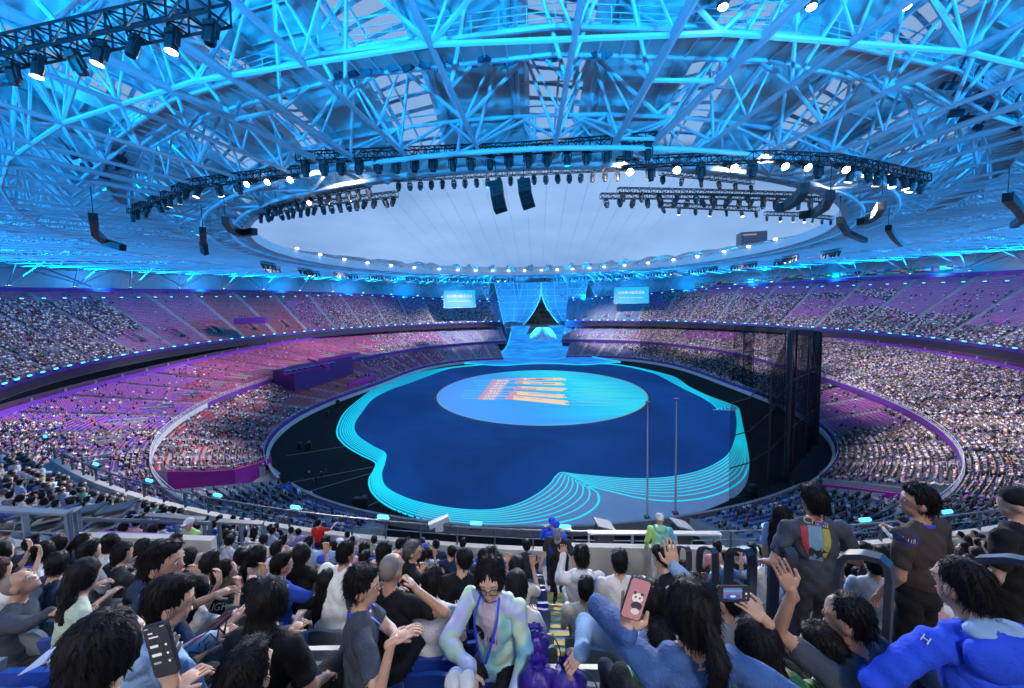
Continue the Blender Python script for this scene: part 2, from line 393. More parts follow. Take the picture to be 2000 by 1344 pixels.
def wall_ring(name, Rf, z0, z1, ranges, m_, root, NT=200, th=.25, mats=None):
    for (a, b) in ranges:
        ts = np.linspace(a, b, NT); mb = MB()
        p = Rf(ts); n = p/np.linalg.norm(p, axis=1, keepdims=True)
        z0_ = z0(ts) if callable(z0) else np.full(NT, z0); z1_ = z1(ts) if callable(z1) else np.full(NT, z1)
        A = np.c_[p, z0_]; B = np.c_[p, z1_]; C = np.c_[p+n*th, z1_]; D = np.c_[p+n*th, z0_]
        mb.sheet(A, B); mb.sheet(B, C); mb.sheet(C, D); mb.sheet(D, A)
        mb.build(name, m_, root)
RG_U = [(radians(-24), GATE[0]), (GATE[1], radians(213))]
RG_M = [(radians(-75), GATE[0]), (GATE[1], radians(255))]
wall_ring('front_band', lambda t: rp(RU, t, .0), 18.2, 19.3, RG_U, mat('indigo_band', (.04, .018, .20), .5), up_root)
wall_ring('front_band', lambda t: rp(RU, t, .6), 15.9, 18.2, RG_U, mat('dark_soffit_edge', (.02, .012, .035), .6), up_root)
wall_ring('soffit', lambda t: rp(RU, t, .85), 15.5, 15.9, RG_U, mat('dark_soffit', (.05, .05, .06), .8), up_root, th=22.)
wall_ring('rear_parapet', lambda t: prof_upper(t, np.ones_like(t))[:, :2], lambda t: zT(t)-1.3, lambda t: zT(t)+.1, RG_U, purple, up_root, th=.6)
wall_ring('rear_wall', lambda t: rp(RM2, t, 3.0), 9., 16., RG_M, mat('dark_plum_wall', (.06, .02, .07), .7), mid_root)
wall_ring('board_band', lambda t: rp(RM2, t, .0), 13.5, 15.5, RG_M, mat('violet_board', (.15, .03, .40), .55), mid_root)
wall_ring('front_band', lambda t: rp(RM, t, .0), 7.6, 9.0, [(radians(-48), GATE[0]), (GATE[1], radians(205))], purple, mid_root)
wall_ring('front_band', lambda t: rp(RM, t, .0), 7.6, 9.0, [(radians(-75), radians(-48)), (radians(205), radians(255))], concrete_pale, mid_root)
wall_ring('front_kerb', lambda t: rp(RM, t, -.1), 9.0, 9.1, RG_M, concrete, mid_root, th=.35)
wall_ring('soffit', lambda t: rp(RM, t, .3), 7.2, 7.6, RG_M, concrete, mid_root, th=14.)
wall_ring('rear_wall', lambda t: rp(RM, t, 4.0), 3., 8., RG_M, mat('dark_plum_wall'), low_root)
LR = [LOWR, LOWL]
wall_ring('front_board', lambda t: rp(RF, t, 1.0), .9, 2.0, LR, purple, low_root)
wall_ring('front_wall', lambda t: rp(RF, t, .2), 0, 1.15, [(radians(-56), radians(78)), (radians(102), radians(233))], concrete_pale, low_root, th=.5)
wall_ring('front_wall', lambda t: rp(RF, t, 0), 0, 1.6, [(radians(236), radians(304))], concrete, low_root, th=.5)
# railings: continuous top tube + posts
def rail_ring(Rf, z0, z1, ranges, root, r=.05, step=2.2, NT=220, m_=None):
    for a, b in ranges:
        ts = np.linspace(a, b, NT); p = Rf(ts); mb = MB()
        mb.tube(np.c_[p, np.full(NT, z1)], r, 5); mb.tube(np.c_[p, np.full(NT, (z0+z1)/2)], r*.6, 4)
        L_ = np.concatenate([[0], np.cumsum(np.linalg.norm(np.diff(p, axis=0), axis=1))])
        for s in np.arange(0, L_[-1], step):
            x, y = np.interp(s, L_, p[:, 0]), np.interp(s, L_, p[:, 1]); mb.bar((x, y, z0), (x, y, z1), r*.8, 4)
        mb.build('railing', m_ or steel_white, root)
rail_ring(lambda t: rp(RM, t, .1), 9., 9.9, RG_M, mid_root)
rail_ring(lambda t: rp(RF, t, -.4), 0, 1.2, [(radians(236), radians(304))], low_root)
rail_ring(lambda t: rp(RF, t, 1.1), 2., 2.7, LR, low_root, r=.035)
rail_ring(lambda t: rp(RU, t, .1), 19.3, 20.1, RG_U, up_root, r=.04, m_=dark_metal)
# vomitories and stair side walls
def voms(prof, ranges, rows, k0, k1, root, width, hgt, dt, phase=.5):
    for a, b in ranges:
        for k in np.arange(math.ceil(a/dt), math.floor(b/dt)+1):
            t = (k+phase)*dt
            if t < a+.02 or t > b-.02: continue
            P0 = prof(np.array([t]), np.array([k0/rows]))[0]; P1 = prof(np.array([t]), np.array([k1/rows]))[0]
            x, y, d = px_of(P0); 
            if d[0] < 10 or x[0] < -200 or x[0] > 2200: continue
            r_ = P1[:2]-P0[:2]; Ln = np.linalg.norm(r_); r_ /= Ln; q = np.array([-r_[1], r_[0]])
            mb = MB()
            for s in (-1, 1):
                A = np.array([P0[:2]+q*s*width/2, P1[:2]+q*s*width/2])
                for (o, mi) in ((0, 0), (.18*s, 0)):
                    B = A+q*o
                    mb.sheet(np.c_[B, [P0[2]-.2, P1[2]-.4]], np.c_[B, [P0[2]+hgt, P1[2]+.55]], mi=mi)
                mb.sheet(np.c_[A, [P0[2]+hgt, P1[2]+.55]], np.c_[A+q*.18*s, [P0[2]+hgt, P1[2]+.55]], mi=0)
            B = np.array([P1[:2]-q*width/2, P1[:2]+q*width/2])
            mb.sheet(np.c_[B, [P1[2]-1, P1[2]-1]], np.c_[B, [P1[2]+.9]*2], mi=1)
            A = np.array([P0[:2]-q*width*.46, P0[:2]+q*width*.46]); B = np.array([P1[:2]-q*width*.46, P1[:2]+q*width*.46])
            mb.sheet(np.c_[A, [P0[2]+.52]*2], np.c_[B, [P0[2]+.62+(P1[2]-P0[2])*.8]*2], mi=2)  # near-black sheet standing in for the shade inside the entrance
            s = 1 if x[0] > 1060 else -1
            A = np.array([P0[:2]-q*s*width*.42, P1[:2]-q*s*width*.42])
            mb.sheet(np.c_[A, [P0[2]+.3, P1[2]]], np.c_[A, [P0[2]+hgt-.1, P1[2]+.5]], mi=1)
            mb.build('stair_entrance', [concrete_pale, magenta, mat('opening_shade', (.006, .006, .009), .9)], root)
voms(prof_upper, RG_U, 36, 5, 11, up_root, 3.0, 1.5, A8)
voms(prof_mid, RG_M, 36, 6, 15, mid_root, 3.0, 1.3, A8)
# columns between the tiers
for rg_, Rr, of_, za, zb, root_ in ((RG_U, RM2, 1.2, 9, 16, mid_root), (RG_M, RM, 3.2, 3, 8, low_root)):
    for a, b in rg_:
        for t in np.arange(a, b, radians(4.)):
            p = rp(Rr, np.array([t]), of_)[0]; mb = MB(); mb.bar((*p, za), (*p, zb), .3, 6); mb.build('column', concrete, root_)
# magenta end walls of the lower stand
def endwall(pts, label):
    A = np.array([at_z(x, y, z) for x, y, z in pts]); B = A.copy(); B[:, 2] = 0; n = np.array([A[-1][1]-A[0][1], A[0][0]-A[-1][0], 0]); n = n/np.linalg.norm(n)*.4
    mb = MB(); mb.sheet(A, B); mb.sheet(A+n, B+n); mb.sheet(A, A+n); o = mb.build('magenta_wall', magenta, loc=tuple(A[0])); tag(o, label, 'wall')
    mb = MB(); mb.tube(A+[0, 0, .9], .05, 5); 
    for a in A: mb.bar(a, a+[0, 0, .9], .04, 4)
    mb.build('railing', steel_white, o, loc=tuple(A[0])); return o
ew = endwall([(326, 921, 8.0), (390, 921, 6.6), (455, 917, 4.9), (500, 905, 3.2), (528, 893, 2.0)], 'tall magenta wall closing the near end of the left lower stand')
endwall([(1588, 944, 2.4), (1680, 953, 4.2), (1770, 965, 6.2), (1880, 980, 8.4)], 'tall magenta wall closing the near end of the right lower stand')
# ================================================================== field, stage
def disc(name, x0, x1, y0, y1, z, m_, kind='structure'):
    mb = MB(); mb.add([(x0, y0, z), (x1, y0, z), (x1, y1, z), (x0, y1, z)], [(0, 1, 2, 3)]); o = mb.build(name, m_); tag(o, kind=kind); return o
ground = disc('ground', -3000, 3000, -3000, 5000, -.35, mat('outer_ground', (.05, .055, .055), .9, noise=.3, nscale=.02))
th = np.linspace(0, 2*pi, 180, endpoint=False)
mb = MB(); p = rp(RM, th, 6.); mb.add(np.c_[p, np.zeros(180)-.02], [tuple(range(180))])
o = mb.build('field', dark_floor); tag(o, kind='structure')
def smooth(pts, n=6):
    pts = np.asarray(pts, float); out = []
    P = np.vstack([2*pts[0]-pts[1], pts, 2*pts[-1]-pts[-2]])
    for i in range(1, len(P)-2):
        for k in range(n):
            t = k/n; a, b, c, d = P[i-1:i+3]
            out.append(.5*((2*b)+(-a+c)*t+(2*a-5*b+4*c-d)*t*t+(-a+3*b-3*c+d)*t**3))
    out.append(P[-2]); return np.array(out)
G0 = lambda L_: np.array([at_z(x, y, 0)[:2] for x, y in L_])
Bo = [(945,711),(880,717),(820,727),(770,742),(735,757),(700,782),(672,808),(658,843),(672,868),(705,889),(733,903),(731,918),(721,938),(728,963),(760,990),(820,1013),(900,1027),(990,1031),(1070,1025),(1130,1011),(1165,988),(1168,965),(1150,950),(1180,957),(1250,973),(1320,979),(1390,969),(1440,945),(1460,915),(1459,880),(1450,835),(1442,797)]
Bi = [(945,713),(880,720),(832,736),(800,748),(760,762),(727,780),(708,803),(692,828),(697,850),(728,872),(752,885),(751,905),(745,925),(752,950),(790,972),(840,986),(900,995),(960,996),(1010,985),(1050,965),(1075,945),(1086,930),(1098,923),(1130,927),(1230,935),(1300,933),(1360,922),(1400,905),(1425,885),(1437,855),(1440,825),(1437,803)]
Fo = [(1442,797),(1420,787),(1380,772),(1345,755),(1318,737),(1285,727),(1240,717),(1200,711),(1170,709)]
Fi = [(1392,801),(1400,797),(1374,778),(1335,759),(1296,738),(1276,729),(1236,719),(1200,713),(1170,711)]
so, si = smooth(G0(Bo)), smooth(G0(Bi)); fo, fi = smooth(G0(Fo)), smooth(G0(Fi))
def poly(name, pts, z, m_, **k):
    mb = MB(); mb.add(np.c_[pts, np.full(len(pts), z)], [tuple(range(len(pts)))]); return mb.build(name, m_, **k)
stage = empty('stage_floor', (0, 0, 0)); tag(stage, 'wide deep blue show floor with glowing cyan flow lines', 'stage')
grey_out = smooth(G0([(945,711),(880,717),(820,727),(770,742),(735,757),(700,782),(672,808),(658,843),(672,868),(705,889),(733,903),(731,918),(721,938),(728,963),(760,990),(820,1013),(900,1027),(990,1034),(1080,1037),(1180,1031),(1260,1022),(1340,1008),(1400,988),(1443,965),(1462,930),(1461,880),(1452,835),(1443,797),(1420,787),(1380,772),(1345,755),(1318,737),(1285,727),(1240,717),(1200,711),(1170,709)]), 4)
def glow_mat(name, c1, c2, strength, scale=.05, base=.02, stretch=(1, 1, 1), distort=1.):
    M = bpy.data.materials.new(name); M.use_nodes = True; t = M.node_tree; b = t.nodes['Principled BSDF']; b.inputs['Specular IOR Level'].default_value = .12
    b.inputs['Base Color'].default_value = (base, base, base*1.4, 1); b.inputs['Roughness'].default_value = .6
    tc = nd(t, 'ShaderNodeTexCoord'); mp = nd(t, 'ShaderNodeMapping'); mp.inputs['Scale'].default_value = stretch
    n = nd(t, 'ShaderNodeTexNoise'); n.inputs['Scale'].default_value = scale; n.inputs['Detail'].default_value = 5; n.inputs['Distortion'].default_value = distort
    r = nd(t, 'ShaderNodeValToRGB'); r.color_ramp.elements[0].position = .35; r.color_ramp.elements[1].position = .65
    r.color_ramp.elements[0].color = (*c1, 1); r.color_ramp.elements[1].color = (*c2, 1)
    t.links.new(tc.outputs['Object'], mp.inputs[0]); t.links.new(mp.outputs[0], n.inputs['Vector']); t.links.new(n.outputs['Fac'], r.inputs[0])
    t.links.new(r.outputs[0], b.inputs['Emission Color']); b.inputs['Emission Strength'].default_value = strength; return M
deep = glow_mat('projected_blue_floor', (.0012, .022, .155), (.0025, .042, .25), 1.0, .035, .004)  # projected blue light put into the floor as emission
poly('pale_floor', grey_out, .02, mat('pale_stage_glow_paint', (.15, .23, .36), .6, noise=.08, nscale=.3, em=(.10, .19, .36), es=.35), parent=stage)  # matte floor; part of its lit brightness put in as emission
inner = np.vstack([si, fi[::1]])
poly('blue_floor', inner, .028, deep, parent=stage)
cy_line = mat('cyan_glow_line', (.01, .2, .25), em=(.0, .66, .82), es=1.0)  # emissive cyan for the thin floor strips
cy_band = mat('cyan_band_glow', (.01, .1, .15), em=(.0, .15, .32), es=1.0)  # dim emissive cyan filling the band between the lines
nseg = 15*6
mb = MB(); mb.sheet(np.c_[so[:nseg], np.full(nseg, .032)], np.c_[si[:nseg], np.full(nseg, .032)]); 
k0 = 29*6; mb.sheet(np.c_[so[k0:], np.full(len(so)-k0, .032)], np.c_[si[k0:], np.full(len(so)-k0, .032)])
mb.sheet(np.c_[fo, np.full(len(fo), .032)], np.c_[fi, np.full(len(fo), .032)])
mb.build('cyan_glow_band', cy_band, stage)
def ribbon(mb, c, wd, z):
    d = np.gradient(c, axis=0); n = np.stack([-d[:, 1], d[:, 0]], 1); n /= np.linalg.norm(n, axis=1, keepdims=True)+1e-9
    mb.sheet(np.c_[c+n*wd/2, np.full(len(c), z)], np.c_[c-n*wd/2, np.full(len(c), z)])
NL = 9
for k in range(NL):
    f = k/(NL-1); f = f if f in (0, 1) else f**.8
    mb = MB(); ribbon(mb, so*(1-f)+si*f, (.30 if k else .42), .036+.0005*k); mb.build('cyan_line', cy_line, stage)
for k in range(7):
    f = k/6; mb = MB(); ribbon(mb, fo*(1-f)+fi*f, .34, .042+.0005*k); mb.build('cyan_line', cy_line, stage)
# round screen
cc = np.array([2.2, 3.5]); RC = 39.3
scr = empty('round_floor_screen', (cc[0], cc[1], 0)); tag(scr, 'huge round screen in the floor showing streaky letters on turquoise', 'screen')
mb = MB(); an = np.linspace(0, 2*pi, 128, endpoint=False); ring = np.c_[np.cos(an), np.sin(an)]
mb.add(np.c_[ring*(RC+1.3), np.full(128, .05)], [tuple(range(128))]); mb.build('screen_border', mat('dark_border', (.006, .007, .012), .5), scr)
M = bpy.data.materials.new('turquoise_screen'); M.use_nodes = True; t = M.node_tree; b = t.nodes['Principled BSDF']
b.inputs['Base Color'].default_value = (.02, .02, .03, 1)
tc_ = nd(t, 'ShaderNodeTexCoord'); sx = nd(t, 'ShaderNodeSeparateXYZ'); t.links.new(tc_.outputs['Object'], sx.inputs[0])
mr = nd(t, 'ShaderNodeMapRange'); mr.inputs[1].default_value = -RC; mr.inputs[2].default_value = RC; t.links.new(sx.outputs[0], mr.inputs[0])
mr2 = nd(t, 'ShaderNodeMapRange'); mr2.inputs[1].default_value = -RC*1.3; mr2.inputs[2].default_value = RC; mr2.inputs[3].default_value = -.22; mr2.inputs[4].default_value = .22; t.links.new(sx.outputs[1], mr2.inputs[0])
a1 = nd(t, 'ShaderNodeMath', operation='ADD'); t.links.new(mr.outputs[0], a1.inputs[0]); t.links.new(mr2.outputs[0], a1.inputs[1])
mp_ = nd(t, 'ShaderNodeMapping'); mp_.inputs['Scale'].default_value = (.010, .22, 1); t.links.new(tc_.outputs['Object'], mp_.inputs[0])
n1 = nd(t, 'ShaderNodeTexNoise'); n1.inputs['Scale'].default_value = 1.6; n1.inputs['Detail'].default_value = 4; t.links.new(mp_.outputs[0], n1.inputs['Vector'])
s1 = nd(t, 'ShaderNodeMath', operation='MULTIPLY_ADD'); s1.inputs[1].default_value = .75; s1.inputs[2].default_value = -.37; t.links.new(n1.outputs['Fac'], s1.inputs[0])
a2 = nd(t, 'ShaderNodeMath', operation='ADD'); t.links.new(a1.outputs[0], a2.inputs[0]); t.links.new(s1.outputs[0], a2.inputs[1])
r1 = nd(t, 'ShaderNodeValToRGB'); E_ = r1.color_ramp.elements; E_[0].position = .05; E_[0].color = (.075, .30, .95, 1); E_[1].position = 1.0; E_[1].color = (.012, .52, .80, 1)
for pos, c in ((.38, (.03, .34, .90)), (.62, (.005, .55, .86)), (.82, (.02, .72, .88))):
    e = E_.new(pos); e.color = (*c, 1)
t.links.new(a2.outputs[0], r1.inputs[0]); t.links.new(r1.outputs[0], b.inputs['Emission Color']); b.inputs['Emission Strength'].default_value = .92
mb = MB(); mb.add(np.c_[ring*RC, np.full(128, .06)], [tuple(range(128))]); mb.build('screen_face', M, scr)
mb = MB(); mb.sheet(np.c_[ring*(RC+.35), np.full(128, .068)], np.c_[ring*(RC-.1), np.full(128, .068)], closed=True); mb.build('pale_trim', mat('pale_trim', (.3, .35, .45), .4, em=(.2, .3, .5), es=.4), scr)
# streaked lettering lying on the screen
cream = mat('cream_letter', (.05, .05, .05), em=(1, .66, .38), es=.9); rose = mat('rose_letter', (.05, .03, .04), em=(.72, .30, .42), es=.9)
lilac = mat('lilac_streak', (.05, .05, .07), em=(.55, .55, .80), es=.75); umber = mat('plum_letter_edge', (.03, .02, .02), em=(.33, .16, .28), es=.6); aqua = mat('aqua_streak', (.02, .05, .06), em=(.15, .75, .90), es=.8)
def gp(x, y): return at_z(x, y, .06)[:2]-cc
lr = random.Random(3)
rowsL = [(988,780,1104,791),(995,771,1100,778),(1003,761,1100,764),(1006,750,1098,753),(1008,743,1098,743)]
mbs = {k: MB() for k in ('cream', 'rose', 'lilac', 'umber', 'aqua')}
def strip(mbk, x0, y0, x1, y1, h, z, slant=0):
    a = gp(x0, y0); b = gp(x1, y1); c = gp(x1-slant, y1-h); d = gp(x0-slant, y0-h)
    mbs[mbk].add([(*a, z), (*b, z), (*c, z), (*d, z)], [(0, 1, 2, 3)])
zc = .072
for r_, (x0, y0, x1, y1) in enumerate(rowsL):
    hh = [8.6, 7.4, 6.2, 5.2, 4.6][r_]; Wd = x1-x0
    strip('cream', x0+8, y0, x1, y1, hh, zc); zc += .0012
    strip('rose', x0, y0, x0+15, y0+.3, hh*.9, zc); zc += .0012
    for k in range(5):
        f0 = lr.uniform(.12, .6); f1 = f0+lr.uniform(.15, .4); yy = lr.uniform(.15, .8)*hh
        strip(lr.choice(['lilac', 'umber', 'rose', 'cream']), x0+f0*Wd, y0+(y1-y0)*f0-yy, min(x0+f1*Wd, x1-2), y0+(y1-y0)*min(f1, .97)-yy, hh*lr.uniform(.1, .22), zc); zc += .0012
    for k in range(3):
        yy = lr.uniform(0, .8)*hh; strip('cream', x1-4, y1-yy, x1+lr.uniform(3, 8), y1-yy+.4, hh*.2, zc)
        strip('lilac', x0-lr.uniform(12, 26), y0-yy-.2, x0+2, y0-yy, hh*.14, zc); zc += .0012
# the slanted block beside them
for k in range(8):
    y = 781-k*5.0; x = 934+k*3.9
    strip('lilac', x+4, y, x+34, y+.6, 4.6, zc); strip('rose', x, y, x+9, y, 4.4, zc+.0012)
    for q in range(4):
        u = x+10+q*5.6+lr.uniform(-1, 1); strip('cream', u, y-.4, u+3.2, y-.3, 3.6*lr.uniform(.6, 1), zc+.0024)
    strip('aqua', x-lr.uniform(18, 40), y-2, x, y-2, .8, zc+.0024); zc += .004
for k in range(16):
    y = lr.uniform(742, 792); x = lr.uniform(1112, 1150); strip('aqua', x, y, x+lr.uniform(40, 100), y+lr.uniform(1, 3), lr.uniform(.5, 1.4), .07)
for k, m_ in (('cream', cream), ('rose', rose), ('lilac', lilac), ('umber', umber), ('aqua', aqua)): mbs[k].build('streaked_lettering', m_, scr)
# ramp / wave stage at the far end
ramp_m = glow_mat('wave_ramp', (.008, .14, .62), (.02, .38, 1.0), 1.05, .10, .03, (.35, 1.6, 1), 2.)
for (xa, ya, xb, yb) in ((540, 948, 728, 912), (596, 962, 722, 925), (715, 990, 748, 975), (560, 890, 700, 868)):
    mb = MB(); mb.bar(at_z(xa, ya, .04), at_z(xb, yb, .04), .05, 4); o = mb.build('floor_cable', mat('pale_cable', (.30, .31, .33), .7)); tag(o, f'pale cable on the black field ending near the {"upper" if ya < 900 else "lower" if xa > 700 else "middle left" if ya > 955 else "outer left"} cyan band', 'cable')
ramp = empty('wave_ramp', (0, 60, 0)); tag(ramp, 'blue ramp shaped like flowing water climbing to the far gate', 'stage')
rows_ = []
for k, (yw, z, hw) in enumerate([(62, .1, 42), (70, .5, 31), (78, 1.2, 25.5), (88, 2.6, 22.5), (98, 4.3, 21), (108, 6.2, 20.3), (116, 7.8, 20), (124, 9.2, 20)]):
    xs = np.linspace(-1, 1, 33); u = k/7
    rows_.append(np.c_[xs*hw+4.2, yw+(3.0*np.cos(xs*2*pi)*(1-u)-3*(1-u))*(1 if k < 4 else .5), z+.5*np.sin(xs*7+k*1.4)*(u > .05)+1.2*np.abs(xs)**3*u])
mb = MB()
for a, b_ in zip(rows_[:-1], rows_[1:]): mb.sheet(a, b_)
mb.sheet(rows_[-1], rows_[-1]-[0, 0, 9.5]); mb.build('ramp_surface', ramp_m, ramp, smooth=True, loc=(0, 60, 0))
edge_m = mat('ramp_edge_led', (.02, .2, .3), em=(.02, .50, 1.), es=.9)
for s in (0, -1):
    mb = MB(); mb.tube([r_[s]+[0, 0, .25] for r_ in rows_], .55, 6); mb.build('glowing_edge', edge_m, ramp, loc=(0, 60, 0))
mb = MB(); mb.tube(rows_[0]+[0, 0, .1], .35, 5); mb.build('glowing_edge', cy_line, ramp, loc=(0, 60, 0))
for s in (-1, 1):
    mb = MB(); x0, x1 = 4.2+s*20, 4.2+s*9
    q = [(x0, 124, 9), (x1, 124, 9), (x1-s*2.5, 126, 15), (x0, 126, 15.2)]
    V = q+[(a, b_+1.2, c) for a, b_, c in q]; mb.add(V, [(0, 1, 2, 3), (7, 6, 5, 4), (0, 4, 5, 1), (1, 5, 6, 2), (2, 6, 7, 3), (3, 7, 4, 0)])
    mb.build('side_wing', ramp_m, ramp, loc=(0, 60, 0))
wave = empty('wave_sculpture', (6.5, 112, 7)); tag(wave, 'white curling wave sculpture on top of the blue ramp', 'sculpture')
wv = mat('pearl_white_glow', (.50, .56, .66), .35, em=(.35, .55, .85), es=.06)  # faint blue glow put into the white as emission
for k in range(6):
    R_ = 8.4-k*1.05; mb = MB(); an = np.linspace(-.12*pi, (1.02-.03*k)*pi, 26)
    pts = [(R_*cos(a_)*1.0, k*.9-1, R_*sin(a_)*.95+.3*sin(a_*7)) for a_ in an]
    mb.tube(pts, [.62*(.35+sin(min(1, i/20)*pi/2)) for i in range(26)], 7); o = mb.build('wave_crest', wv, wave, smooth=True)
mb = MB()
for k in range(26):
    a_ = lr.uniform(0, pi); R_ = lr.uniform(1, 7); mb.ell((R_*cos(a_), 2.5, R_*sin(a_)*.7), (lr.uniform(.4, 1.1), .4, lr.uniform(.3, .8)), 7, 5)
for k in range(22): mb.ell((lr.uniform(-9, 9), lr.uniform(-2, 2), lr.uniform(-.3, .8)), (lr.uniform(.5, 1.2), .6, lr.uniform(.3, .9)), 7, 5)
mb.build('foam', wv, wave)
# ================================================================== crowd and far seats (numbers beyond counting)
PEO = np.array(people) if people else np.zeros((0, 8))
PEO = PEO[(PEO[:, 5] > -60) & (PEO[:, 5] < 2060)]
order = np.argsort(PEO[:, 7]); PEO = PEO[order]
INFR = (PEO[:, 5] > 6) & (PEO[:, 5] < 1994) & (PEO[:, 6] < 1000)
NEAR_N = 40
near_idx = np.nonzero(INFR)[0][:40]
mask = np.ones(len(PEO), bool); mask[near_idx] = False
Q = PEO[mask]; N = len(Q)
ci = rs.choice(len(PAL), N, p=PW); shirt = PAL[ci]*(.8+.4*rs.rand(N, 1))
legs = PAL[rs.choice([3, 4, 5, 6, 7, 9, 10, 11], N)]
skin = SKIN[rs.randint(0, 3, N)]; hair = np.tile((.012, .010, .010), (N, 1)); cap = rs.rand(N) < .10; hair[cap] = PAL[rs.choice([0, 1, 8, 3, 17], cap.sum())]
cols = np.zeros((N, len(PT), 3))
for k, c in (('shirt', shirt), ('leg', legs), ('arm', np.where(rs.rand(N, 1) < .72, shirt, skin)), ('face', skin), ('hair', hair)):
    cols[:, PK == k] = c[:, None]
jit = rs.normal(0, .12, N)
V, Fq, C = inst(PT, PF, Q[:, :3].copy(), Q[:, 3]+jit, .95+.12*rs.rand(N), cols)
V = V.reshape(N, -1, 3); lean = rs.rand(N)*.04; V = V.reshape(-1, 3)
crowd = mesh_np('crowd', V, Fq, attr_cloth, C); tag(crowd, 'dense crowd of seated spectators filling the stands', 'crowd', kind='stuff')
SP = np.vstack([s[0] for s in seats]); SH_ = np.concatenate([s[1] for s in seats]); SC_ = np.vstack([s[2] for s in seats]); SD = np.concatenate([s[3] for s in seats]); SX = np.concatenate([s[4] for s in seats])
k = (SX > -80) & (SX < 2080); SP, SH_, SC_ = SP[k], SH_[k], SC_[k]; N2 = len(SP)
V, Fq, C = inst(ST, SF, SP, SH_, np.ones(N2), np.repeat(SC_[:, None], len(ST), 1))
so_ = mesh_np('seating_rows', V, Fq, attr_seat, C); tag(so_, 'rows of red and purple plastic seats in the stands', 'seats', kind='stuff')
print('crowd', N, 'seats', N2)
# ================================================================== roof
roof = empty('stadium_roof', (0, 0, 0)); tag(roof, 'huge petal-ribbed steel roof with an oval opening, washed in blue light', 'roof')
NT_ = 28; PH = math.atan2(-106., 7.5)
def ro_out(t):      # outer edge of the roof
    P = prof_upper(t, np.ones_like(t)); p = P[:, :2]; n = p/np.linalg.norm(p, axis=1, keepdims=True); return p+n*9
def z_top(t, s): 
    zo = zT(t)+10.
    return 51.8+(zo-51.8)*s**1.5+6.0*np.sin(pi*np.clip(s, 0, 1)**.8)
def rpt(t, s, z=None):
    t = np.atleast_1d(np.asarray(t, float)); s = np.full(len(t), s, float) if np.ndim(s) == 0 else np.asarray(s, float)
    a = rp(RO, t, .6); b = ro_out(t); p = a+(b-a)*s[:, None]
    return np.c_[p, z_top(t, s) if z is None else (z(t, s) if callable(z) else np.full(len(t), z))]
def z_low(t, s): return 49.6+(zT(t)+7.0-49.6)*s**1.6+.6*np.sin(pi*s)
# cladding materials
def cladding(name, c, trans):
    M = bpy.data.materials.new(name); M.use_nodes = True; t = M.node_tree; b = t.nodes['Principled BSDF']; out = t.nodes['Material Output']
    b.inputs['Base Color'].default_value = (*c, 1); b.inputs['Roughness'].default_value = .9; b.inputs['Specular IOR Level'].default_value = .15
    a = nd(t, 'ShaderNodeAttribute'); a.attribute_name = 'Col'; s = nd(t, 'ShaderNodeSeparateColor'); t.links.new(a.outputs['Color'], s.inputs[0])
    m1 = nd(t, 'ShaderNodeMath', operation='MULTIPLY'); t.links.new(s.outputs[1], m1.inputs[0]); m1.inputs[1].default_value = 46.0 if trans else 420.
    if trans:
        fr = nd(t, 'ShaderNodeMath', operation='FRACT'); t.links.new(m1.outputs[0], fr.inputs[0])
        gt = nd(t, 'ShaderNodeMath', operation='GREATER_THAN'); gt.inputs[1].default_value = .24; t.links.new(fr.outputs[0], gt.inputs[0])
        tr = nd(t, 'ShaderNodeBsdfTranslucent'); tr.inputs[0].default_value = (.86, .80, .74, 1)
        mx = nd(t, 'ShaderNodeMixShader'); t.links.new(gt.outputs[0], mx.inputs[0]); t.links.new(b.outputs[0], mx.inputs[1]); t.links.new(tr.outputs[0], mx.inputs[2]); t.links.new(mx.outputs[0], out.inputs[0])
    else:
        sn = nd(t, 'ShaderNodeMath', operation='SINE'); t.links.new(m1.outputs[0], sn.inputs[0])
        bp = nd(t, 'ShaderNodeBump'); bp.inputs['Strength'].default_value = .22; bp.inputs['Distance'].default_value = .12; t.links.new(sn.outputs[0], bp.inputs['Height']); t.links.new(bp.outputs[0], b.inputs['Normal'])
    return M
clad_o = cladding('ribbed_roof_cladding', (.50, .54, .58), False); clad_t = cladding('translucent_roof_strip', (.3, .33, .38), True)
us = [0, .10, .13, .16, .24, .33, .345, .50, .655, .67, .76, .84, .87, .90, 1.]
ridge = [0, .0, -.9, .0, .5, .9, .0, -1.4, .0, .9, .5, .0, -.9, 0, 0]   # folded petals
def is_tr(i, s): 
    u = (us[i]+us[i+1])/2
    return (.16 < u < .33 or .67 < u < .84) and s < .62
